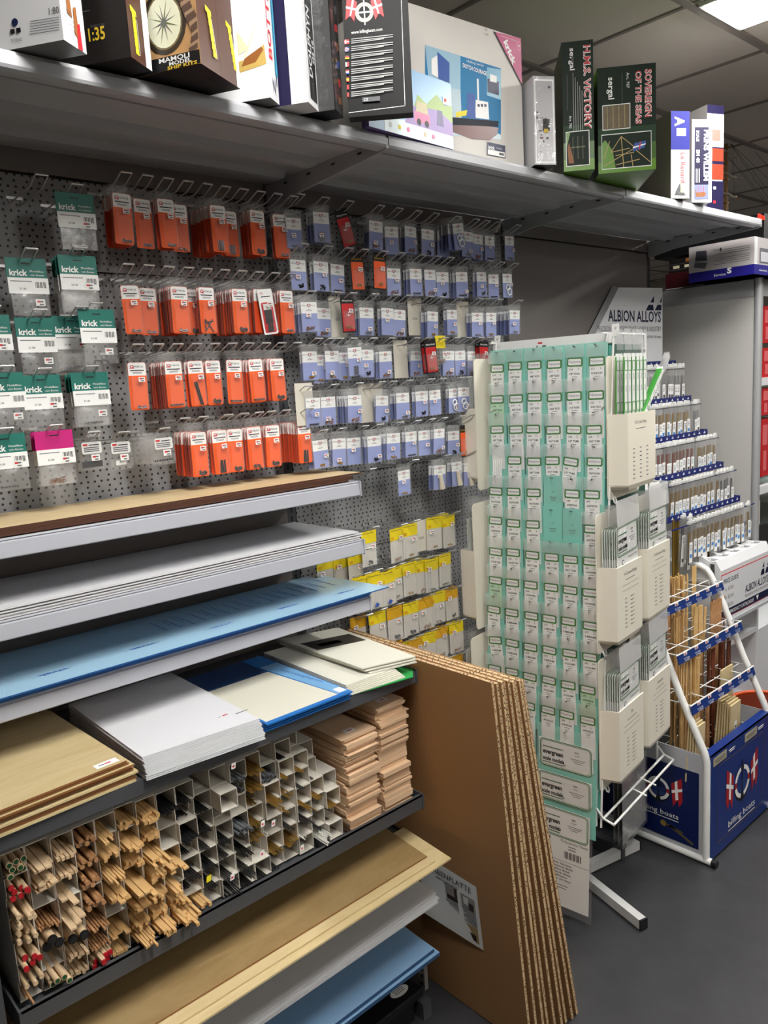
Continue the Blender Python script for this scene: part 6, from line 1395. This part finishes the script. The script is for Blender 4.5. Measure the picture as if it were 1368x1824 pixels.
for k in range(3):
    p = at(1200+7*k, 925, 1, -.36); tag(MB().box(-.006, .006, 0, .004, -.25, 0, brz).build('brass_strip', loc=(p.x, -.36+.006*k, p.z)), 'long brass strip standing at the left of the metal display', 'metal strip', 'brass strips at the left of the display')
# ------------------------------------------------ blue wood-strip stand
bs = thing('wood_strip_stand', 'white tubular stand with blue panels and price rails, filled with wood strips', 'display stand', (2.70, -.45, 0))
def BS(mb, n): return mb.build(n, bs, loc=(-2.70, .45, 0))
XL_, XR_ = 2.462, 2.962
for x, nm in ((XL_, 'l'), (XR_, 'r')):
    pts = [(x, -.682, .012), (x, -.682, .38), (x, -.675, .41), (x, -.585, .60), (x, -.50, .805), (x, -.452, .905), (x, -.436, .925), (x, -.41, .937), (x, -.22, .94)]
    BS(MB().tube(pts, .0125, pwhite, 12), 'post')
    BS(MB().tube([(x, -.22, .94), (x, -.20, .92), (x, -.20, .015)], .0125, pwhite, 10), 'rear_post')
    f = MB().tube([(x, -.705, .014), (x, -.18, .014)], .013, pwhite, 12).cyl((x, -.722, .014), (x, -.704, .014), .0135, bk, 12); BS(f, 'foot_tube')
for x in (XL_, XR_):
    BS(MB().box(x-.002, x+.002, -.67, -.21, .02, .40, sgrey), 'side_panel')
s_ = MB().box(XL_-.0045, XL_-.002, -.656, -.22, .045, .330, mat('deep_blue_print', '#081a52', .35))
dblue = mat('deep_blue_print', '#081a52', .35); fblue = mat('front_blue', '#0e2f78', .3); dred = mat('flag_red', '#a81a24', .45); gold = mat('dim_gold', '#5a4e34', .5)
def logo(b, O, u, v, n, S):
    """lifebuoy, anchor and two flags with the name; O centre"""
    def P(x, y, e=0): return O+u*(x*S)+v*(y*S)+n*(.0006+e)
    N_ = 28
    for i in range(N_):
        a0, a1 = 2*pi*i/N_, 2*pi*(i+1)/N_; deg = (a0+a1)/2*180/pi % 180
        m_ = dred if deg < 10 or deg > 170 else (black if 80 < deg < 100 else white)
        b.poly([P(.52*cos(a0), .52*sin(a0)), P(.70*cos(a0), .70*sin(a0)), P(.70*cos(a1), .70*sin(a1)), P(.52*cos(a1), .52*sin(a1))], m_)
    b.poly([P(-.05, -.9, .0002), P(.05, -.9, .0002), P(.05, .95, .0002), P(-.05, .95, .0002)], black)
    for i in range(8): a0, a1 = pi+pi*i/8, pi+pi*(i+1)/8; b.poly([P(.78*cos(a0), .1+.95*sin(a0), -.0002), P(.78*cos(a1), .1+.95*sin(a1), -.0002), P(.66*cos(a1), .1+.80*sin(a1), -.0002), P(.66*cos(a0), .1+.80*sin(a0), -.0002)], black)
    b.text('DENMARK', P(0, -.08, .0003), u, v, .13*S, mat('buoy_blue', '#3a5a9a', .5), w=.85*S, al='C'); b.text('BILLING', P(-.6, .46, .0003), u+v*.75, v-u*.75, .10*S, navy, w=.55*S); b.text('BOATS', P(.16, .78, .0003), u-v*.75, v+u*.75, .10*S, navy, w=.45*S)
    for k in range(4): b.poly([P(-.42+.06*k, -.2-.07*k), P(.42-.06*k, -.2-.07*k), P(.42-.06*k, -.165-.07*k), P(-.42+.06*k, -.165-.07*k)], mat('buoy_blue', '#3a5a9a', .5))
    for q in (-1, 1):
        b.poly([P(q*.80, .55), P(q*1.45, 1.05), P(q*1.50, -.35), P(q*1.30, -.75), P(q*1.18, -.35), P(q*.92, -.85), P(q*.86, -.2)][::q], dred)
        b.poly([P(q*1.02, .72, .0002), P(q*1.17, .84, .0002), P(q*1.24, -.3, .0002), P(q*1.07, -.40, .0002)][::q], white); b.poly([P(q*.83, .15, .0003), P(q*1.48, .45, .0003), P(q*1.48, .27, .0003), P(q*.84, -.02, .0003)][::q], white)
    b.text('billing boats', P(0, -1.55), u, v, .30*S, white, w=2.5*S, al='C'); b.poly([P(-1.25, -1.72), P(1.25, -1.72), P(1.25, -1.68), P(-1.25, -1.68)], white)
logo(s_, Vector((XL_-.0045, -.505, .225)), -Y, Z, -X, .062)
s_.add([(XL_-.0052, -.505+.03-.012*cos(i*pi/6)-.05, .095+.012*sin(i*pi/6)) for i in range(12)], [tuple(range(12))[::-1]], mat('brass_print', '#8a7430', .5)); s_.poly([(XL_-.0052, -.535, .100), (XL_-.0052, -.60, .088), (XL_-.0052, -.60, .082), (XL_-.0052, -.535, .092)], gold); s_.poly([(XL_-.0052, -.545, .092), (XL_-.0052, -.635, .052), (XL_-.0052, -.64, .060), (XL_-.0052, -.55, .100)], gold)
BS(s_, 'side_poster')
fb = MB().box(XL_+.010, XR_-.006, -.694, -.690, .012, .402, fblue).box(XL_+.010, XR_-.006, -.694, -.66, .398, .402, fblue)
y = -.6945
logo(fb, Vector((2.715, y, .215)), X, Z, -Y, .088)
for a in ((.055, .375, .345, .347), (.055, .375, .055, .057)): fb.box(XL_+.055, XL_+.43, y-.0004, y, a[2], a[3], gold)
for xx in (XL_+.055, XL_+.428): fb.box(xx, xx+.002, y-.0004, y, .055, .347, gold)
for xx in (XL_+.022, XL_+.27): fb.box(xx, xx+.10, y-.001, y, .358, .388, mat('aged_label', '#a8a08a', .6)); fb.box(xx+.01, xx+.09, y-.0013, y-.001, .374, .377, ink).box(xx+.02, xx+.08, y-.0013, y-.001, .366, .369, ink)
for xx in (XL_+.14, XL_+.38): fb.box(xx, xx+.05, y-.0008, y, .374, .376, white).box(xx+.005, xx+.045, y-.0008, y, .367, .369, white)
BS(fb, 'front_panel')
RL = [(-.50, .885, -.30), (-.575, .738, -.32), (-.625, .568, -.34)]
for k, (y, z, yb) in enumerate(RL):
    b = MB(); b.prism([(XL_-.004, y, z), (XL_-.004, y-.010, z-.030), (XL_-.004, y-.007, z-.031), (XL_-.004, y+.003, z)], (.50, 0, 0), mat('rail_blue', '#0a2a6a', .5)); b.tube([(XL_-.006, y, z+.001), (XR_, y, z+.001)], .0028, pwhite)
    for j in range(6):
        xx = XL_+.05+.08*j; b.box(xx-.010, xx+.012, y-.0035, y-.0015, z-.012, z+.002, white).box(xx-.006, xx+.004, y-.0040, y-.0035, z-.008, z-.003, red)
        T_ = Matrix.Translation((xx+.01, y-.0105, z-.024)); b.text('3 x 5 mm', (xx-.02, y-.0095, z-.021), X, Z+Y*.33, .006, white, w=.04); b.text('10 100 €', (xx-.014, y-.0112, z-.028), X, Z+Y*.33, .005, white, w=.032)
    BS(b, 'price_rail')
    b = MB()
    for j in range(6): xx = XL_+.005+.098*j; b.tube([(xx, y, z), (xx, yb+.10, z-.004)], .0022, pwhite)
    for q in (.055, .11, .17): b.tube([(XL_, y+q, z-.002), (XR_, y+q, z-.002)], .0022, pwhite)
    BS(b, 'wire_grid')
b = MB()
for q in (-.62, -.54, -.46, -.38): b.tube([(XL_, q, .33), (XR_, q, .33)], .0022, pwhite)
for j in range(6): xx = XL_+.098*j; b.tube([(xx, -.66, .33), (xx, -.30, .33)], .0022, pwhite)
b.tube([(XL_, -.30, .41), (XR_, -.30, .41)], .006, pwhite); BS(b, 'bottom_grid')
mah = ply('mahogany_strip', '#7a3d22', '#5c2a16', (30, 3, 30), .6, .5); ltp = ply('light_strip', '#e0bd84', '#cfa566', (30, 3, 30), .6, .5)
def bundle(px, py, y, n, w, m_, zb, spread, label, lean=0., thick=.003):
    p = at(px, py, 1, y)
    for k in range(n):
        key = 'vs%s%.4f%.2f' % (m_.name, w, p.z-zb); x = p.x+(k-(n-1)/2)*spread/max(1, n-1); dz = -R.uniform(0, .012)
        def fn(): return MB().box(-w/2, w/2, -thick/2, thick/2, zb-p.z, 0, m_)
        if key not in _bm: o = fn().build('wood_strip'); _bm[key] = o.data
        else: o = bpy.data.objects.new('wood_strip', _bm[key]); COL.objects.link(o)
        o.location = (x, y+R.uniform(-.018, .018), p.z+dz); o.rotation_euler = (R.uniform(-.01, .01), lean+R.uniform(-.015, .015), R.uniform(-.8, .8)); tag(o, label, 'wood stick', 'strips: '+label)
bundle(1208, 1024, -.41, 26, .007, ltp, .42, .085, 'light wood strip in the dense bundle behind the topmost price rail')
bundle(1243, 1008, -.42, 2, .020, ltp, .42, .022, 'wide light strip standing tallest behind the topmost price rail')
bundle(1185, 1040, -.40, 8, .006, pine2, .42, .06, 'reddish strip at the left end behind the topmost price rail')
bundle(1208, 1092, -.49, 22, .006, pine, .34, .085, 'pine strip in the bundle between the topmost and middle price rails')
bundle(1243, 1077, -.50, 3, .017, ltp, .34, .03, 'wide pale strip between the topmost and middle price rails')
bundle(1259, 1081, -.51, 1, .009, ltp, .34, .0, 'lone leaning pale strip between the topmost and middle price rails', .05)
bundle(1275, 1063, -.49, 9, .015, pine2, .34, .10, 'wide reddish strip in the right-hand bundle between the topmost and middle rails')
bundle(1235, 1167, -.57, 20, .0055, ltp, .34, .075, 'light strip in the bundle between the middle and lowest price rails')
bundle(1214, 1175, -.56, 9, .005, pine, .34, .06, 'thin pine strip left of the bundle between the middle and lowest rails')
bundle(1262, 1150, -.55, 6, .012, mah, .34, .05, 'dark mahogany strip between the middle and lowest price rails, left part'); bundle(1292, 1138, -.55, 10, .012, mah, .34, .075, 'dark mahogany strip between the middle and lowest price rails, right part')
bundle(1222, 1215, -.52, 10, .006, pine, .10, .05, 'loose pine strip leaning behind the left post of the stand', .10); bundle(1250, 1240, -.56, 12, .006, pine2, .10, .09, 'reddish strip standing below the lowest price rail'); bundle(1275, 1245, -.50, 9, .010, mah, .10, .08, 'mahogany strip standing below the lowest price rail')
bundle(1212, 1245, -.40, 6, .007, pine, .10, .06, 'pine strip standing low at the left side of the stand', .02)
def planks(px, py, y, n, w, h, label):
    p = at(px, py, 1, y)
    for k in range(n):
        b = MB().box(-w/2, w/2, 0, .005, -h, 0, maple)
        if k == 0: b.box(-.006, .012, -.0006, 0, -h*.45, -h*.3, white).box(-.002, .008, -.0008, -.0006, -h*.41, -h*.37, ink)
        o = b.build('wood_plank', loc=(p.x, y+.009*k, p.z+.006*(k % 3)), rot=(.03, .02*(k-1), 0)); tag(o, label if k else label.replace('behind', 'in front, labelled,'), 'wood plank', None if k == 0 else 'planks: '+label)
planks(1249, 1291, -.645, 4, .062, .21, 'short pale plank behind the front panel, left group'); planks(1311, 1252, -.645, 6, .080, .24, 'short pale plank behind the front panel, right group')
p = at(1300, 1205, 1, -.60); tag(MB().box(-.05, .05, 0, .005, -.30, .03, maple).build('wood_plank', loc=(p.x+.01, -.585, p.z)), 'taller pale plank standing behind the right-hand plank group', 'wood plank')
# ------------------------------------------------ glass showcase
alu = mat('grey_aluminium', '#a9a9ab', .35, .3); pan = mat('showcase_panel', '#b4b1ae', .6)
sc = thing('showcase', 'tall grey showcase with glass shelves of red packages, at the right edge', 'display cabinet', (3.8, -.23, 0))
def SC(mb, n, **k): return mb.build(n, sc, loc=(-3.8, .23, 0), **k)
x0, x1, y0, y1, H = 3.52, 4.52, -.386, .14, 2.078
SC(MB().box(x0+.004, x0+.010, y0+.02, y1, .08, H-.07, pan), 'side_panel')
b = MB().box(x0, x0+.02, y0, y1, H-.075, H, alu).box(x0, x1, y0, y0+.02, H-.075, H, alu).box(x0, x1, y0, y1, H-.004, H, alu); SC(b, 'top_frame')
for x in (x0+.014, x1): SC(MB().cyl((x, y0+.006, 0), (x, y0+.006, H), .018, alu, 14), 'corner_post')
SC(MB().box(x0+.01, x1, y1-.01, y1, 0, H-.01, wstand), 'back_panel'); SC(MB().box(x0, x1, y0+.01, y1, 0, .5, wstand), 'plinth')
gl = plastic('shelf_glass', '#dfeae6', haze=.02, bump=0, base=.0)
for z in (.98, 1.13, 1.20, 1.48, 1.62, 1.80):
    if z in (1.13, 1.62): SC(MB().box(x0+.03, x1, y0+.02, y1-.02, z, z+.035, wstand), 'white_shelf')
    else: SC(MB().box(x0+.03, x1, y0+.03, y1-.02, z, z+.006, gl), 'glass_shelf')
redp = mat('red_package', '#c02a2e', .25); redl = mat('pink_red_package', '#d86a6c', .3)
for z, h in ((1.806, .16), (1.655, .13), (1.486, .12), (1.17, .26)):
    for k in range(3):
        b = MB().box(0, .07, 0, .10, 0, h, redp).box(.01, .06, -.0006, 0, h*.55, h*.9, redl).box(.018, .05, -.0010, -.0006, h*.1, h*.45, mat('dark_brown_photo', '#3a2a1e', .5) if k == 0 else redl)
        zz = {1.806: 1.806, 1.655: 1.655, 1.486: 1.486, 1.17: 1.2075}[z]; tag(b.build('red_package', loc=(x0+.045+.085*k, y0+.03, zz)), 'red package standing in the grey showcase, shelf at %s height' % {1.806: 'top', 1.655: 'upper', 1.486: 'middle', 1.17: 'lower'}[z], 'package', 'red packages %.2f' % z)
cb = MB().box(0, .10, 0, .10, 0, .11, mat('cream_carton', '#d8c8b4', .6)); cb.box(.015, .04, -.0006, 0, .085, .09, red).box(.015, .04, -.0006, 0, .03, .035, red).box(.01, .09, -.0004, 0, .055, .057, ink)
tag(cb.build('small_carton', loc=(x0+.05, y0+.04, .986)), 'cream carton with small red print on the glass shelf of the showcase', 'box')
# box and things on top of the showcase
lab = mat('lavender_grey_carton', '#aaa4a4', .5); nvy = mat('indigo_carton', '#1f1a78', .35)
p = at(1343, 488, 2, H); q = at(1227, 505, 0, p.x); zt = at(1343, 421, 0, p.x).z
h = zt-H; d = q.y-p.y
b = MB(); b.box(0, .42, 0, d, 0, h, lab); b.box(-.0006, .42, -.0006, d, 0, h*.27, nvy); b.box(-.0004, .03, -.0004, 0, h*.27, h, bwhite)
for k in range(7): b.box(-.0008, -.0004, d*.06, d*.60-.02*(k % 2), h*(.40+.055*k+(.05 if k > 3 else 0)), h*(.40+.055*k+(.05 if k > 3 else 0))+.0018, ink)
b.poly([(-.0009, d*.92, h*.42), (-.0009, d*.74, h*.34), (-.0009, d*.70, h*.50), (-.0009, d*.90, h*.56)], ink); b.poly([(-.0009, d*.90, h*.58), (-.0009, d*.71, h*.55), (-.0009, d*.72, h*.84), (-.0009, d*.88, h*.86)], mat('screen_print', '#3a3a44', .4))
b.text('Soldering', (-.001, d*.64, h*.80), -Y, Z, .006, ink, w=.03); b.poly([(-.001, d*.52, h*.80), (-.001, d*.50, h*.75), (-.001, d*.48, h*.80), (-.001, d*.50, h*.86)], black)
b.text('Service', (-.001, d*.60, h*.08), -Y, Z, .010, white, w=d*.18, bold=.01); b.text('S', (-.001, d*.40, h*.12), -Y, Z, .022, white, w=.02, bold=.04)
b.text('www.soldering', (.045, -.001, h*.10), X, Z, .008, white, w=.08); b.box(.05, .16, -.0012, -.0006, h*.32, h*.72, ink); b.box(.06, .15, -.0016, -.0012, h*.36, h*.62, sgrey)
o = b.build('electronics_carton', loc=(p.x, p.y, H)); tag(o, 'grey carton with an indigo base band lying on top of the showcase', 'box')
# maroon and black boxes further back
pm = at(1152, 510, 0, 3.33)
o = tag(MB().box(0, .4, 0, .20, 0, .075, mat('maroon_box', '#3c1116', .3)).box(-.0005, 0, .0, .2, 0, .006, bwhite).build('maroon_box', loc=(3.55, q.y+.01, H)), 'dark maroon box behind the grey carton on the showcase', 'box')
b = MB().box(0, .36, 0, .18, 0, .06, bdark)
for k in range(3): b.box(-.0006, 0, .02+.055*k, .05+.055*k, .018, .03, sail_)
for z_ in (.012, .036): b.box(-.0006, 0, .0, .18, z_, z_+.0015, ink)
b.box(-.0006, 0, .06, .10, .042, .058, wood_)
tag(b.build('black_box', loc=(3.555, q.y+.015, H+.0755)), 'black box with pale printed windows lying on the maroon one', 'box')
pb = at(1368, 400, 0, 3.40)
b = MB().box(0, .42, 0, .50, 0, .115, bblack)
o = tag(b.build('black_case', loc=(3.55, -.39, zt+.001)), 'long black case with red glowing script lying over the grey carton', 'case')
P = at(1350, 378, 1, -.39); g_ = MB(); rn = mat('red_neon', '#ff2a10', .5, emit=1.2)
for k in range(5): g_.tube([(.012*k+.007*cos(a), -.003, .012*sin(a)*(1-.1*k)) for a in [i*pi/5 for i in range(11)]], .0016, rn, 5)
nn = g_.build('glowing_script', o, loc=(P.x-3.55, -.001, P.z-zt-.02))
# ------------------------------------------------ model ship behind
sh = thing('model_ship', 'wooden model ship, only a mast with furled sails and rigging seen beyond the shelf', 'model ship', (4.0, .25, 2.30))
def SH(mb, n, par=None): return mb.build(n, par or sh, loc=(-4.0, -.25, -2.30) if par is None else (0, 0, 0))
XS = 4.35; mt = at(1296, 208, 0, XS); mb_ = at(1293, 375, 0, XS)
mw = mat('mast_wood', '#8a5f2a', .5); hull = MB(); yc = mb_.y
hv = []; 
for i in range(11):
    t = i/10; wd = .055*math.sin(pi*min(1, .15+t*.9))**.6+.004; xx = XS-.25+.5*t
    hv += [(xx, yc-wd, 2.36), (xx, yc-wd*.8, 2.31), (xx, yc, 2.28), (xx, yc+wd*.8, 2.31), (xx, yc+wd, 2.36)]
hull.add(hv, [(i*5+j, i*5+5+j, i*5+6+j, i*5+1+j) for i in range(10) for j in range(4)]+[tuple(i*5 for i in range(11))+tuple(i*5+4 for i in range(10, -1, -1))], mw)
SH(hull, 'hull'); SH(MB().box(XS-.12, XS+.15, yc-.03, yc+.03, H+.001, 2.285, mw), 'stand')
b = MB(); b.cyl((XS, yc, 2.34), (XS, mt.y, mt.z), .0065, mw, 8, r1=.003)
for px, py in ((1293, 262), (1294, 292), (1293, 320), (1292, 362)): z = at(px, py, 0, XS).z; b.box(XS-.012, XS+.012, yc-.012, yc+.012, z-.003, z+.003, mw)
for q in (-.012, .010, .018): b.cyl((XS, yc+q*1.3, 2.34), (XS, yc+q*.3, mt.z-.12), .0015, mw, 5)
SH(b, 'mast')
for k, (xa, ya, xb, yb) in enumerate(((1290, 232, 1306, 246), (1290, 266, 1309, 280), (1288, 305, 1311, 318), (1288, 342, 1312, 352))):
    a = at(xa, ya, 0, XS); c_ = at(xb, yb, 0, XS); d_ = c_-a; pts = [a+d_*(i/6)+Vector((0, 0, -.004*sin(i*1.9))) for i in range(7)]
    yd = SH(MB().tube([a-d_*.15, c_+d_*.15], .0025, mw), 'yard'); SH(MB().tube(pts, .006, mat('furled_canvas', '#a8a090', .8), 7), 'furled_sail')
b = MB()
for (xa, ya, xb, yb) in ((1297, 215, 1368, 296), (1297, 251, 1368, 338), (1297, 251, 1368, 352), (1297, 280, 1368, 358), (1297, 280, 1362, 360), (1297, 251, 1368, 318), (1292, 250, 1286, 350), (1306, 260, 1308, 360)):
    a = at(xa, ya, 0, XS); c_ = at(xb, yb, 1, a.y-.02) if xb > 1310 else at(xb, yb, 0, XS); b.tube([a, c_], .0011, mat('rigging', '#3a342e', .7), 4)
SH(b, 'rigging')
# bits at the right edge below
b = MB().box(0, .16, 0, .12, 0, .004, cartonw)
for a in ((0, .003, 0, .12), (.157, .16, 0, .12), (0, .16, 0, .003), (0, .16, .117, .12)): b.box(a[0], a[1], a[2], a[3], 0, .06, mat('kraft_cream', '#b9ab92', .7))
tag(b.build('cardboard_tray', loc=ap(3.08, -.40, .6225), rot=(0, 0, .2)), 'open cream cardboard tray on the lower shelf under the price panel', 'box')
b = MB(); orr = mat('orange_plastic', '#d4582a', .4)
b.cyl((0, 0, 0), (0, 0, .34), .12, orr, 24, r1=.15, cap=False).cyl((0, 0, .006), (0, 0, .33), .115, mat('orange_inner', '#7a3018', .6), 24, r1=.143, cap=False).cyl((0, 0, 0), (0, 0, .005), .12, orr, 24)
b.tube([(.15*cos(i*pi/12), .15*sin(i*pi/12), .34) for i in range(25)], .008, orr, 6)
tag(b.build('orange_bucket', loc=(3.15, -.61, 0)), 'orange plastic bucket standing behind the blue strip stand at the right edge', 'bucket')
a0, a1 = at(1082, 884, 1, -.36), at(1188, 862, 1, -.36); b = MB(); w_ = a1.x-a0.x
b.box(0, w_, 0, .004, -.10, 0, wstand).box(w_-.004, w_, 0, .16, -.12, .012, wstand).box(0, w_, 0, .16, -.12, -.116, wstand).box(0, w_, .156, .16, -.12, .03, wstand).box(0, w_, -.0006, 0, -.012, -.010, ink)
o = b.build('leaflet_holder', loc=(a0.x, -.36, a1.z)); tag(o, 'white open leaflet holder seen between the top and middle trays of the rack', 'holder')
for k in range(5):
    b = MB().box(.03+.002*k, w_-.02-.012*k, 0, .002, -.11, .012+.004*(k % 3), paperm).box(.06, .10, -.0005, 0, .002, .010, dred)
    tag(b.build('leaflet', loc=(a0.x, -.34+.02*k, a1.z)), 'loose printed leaflet standing in the white holder behind the rack', 'leaflet', 'leaflets in the white holder')
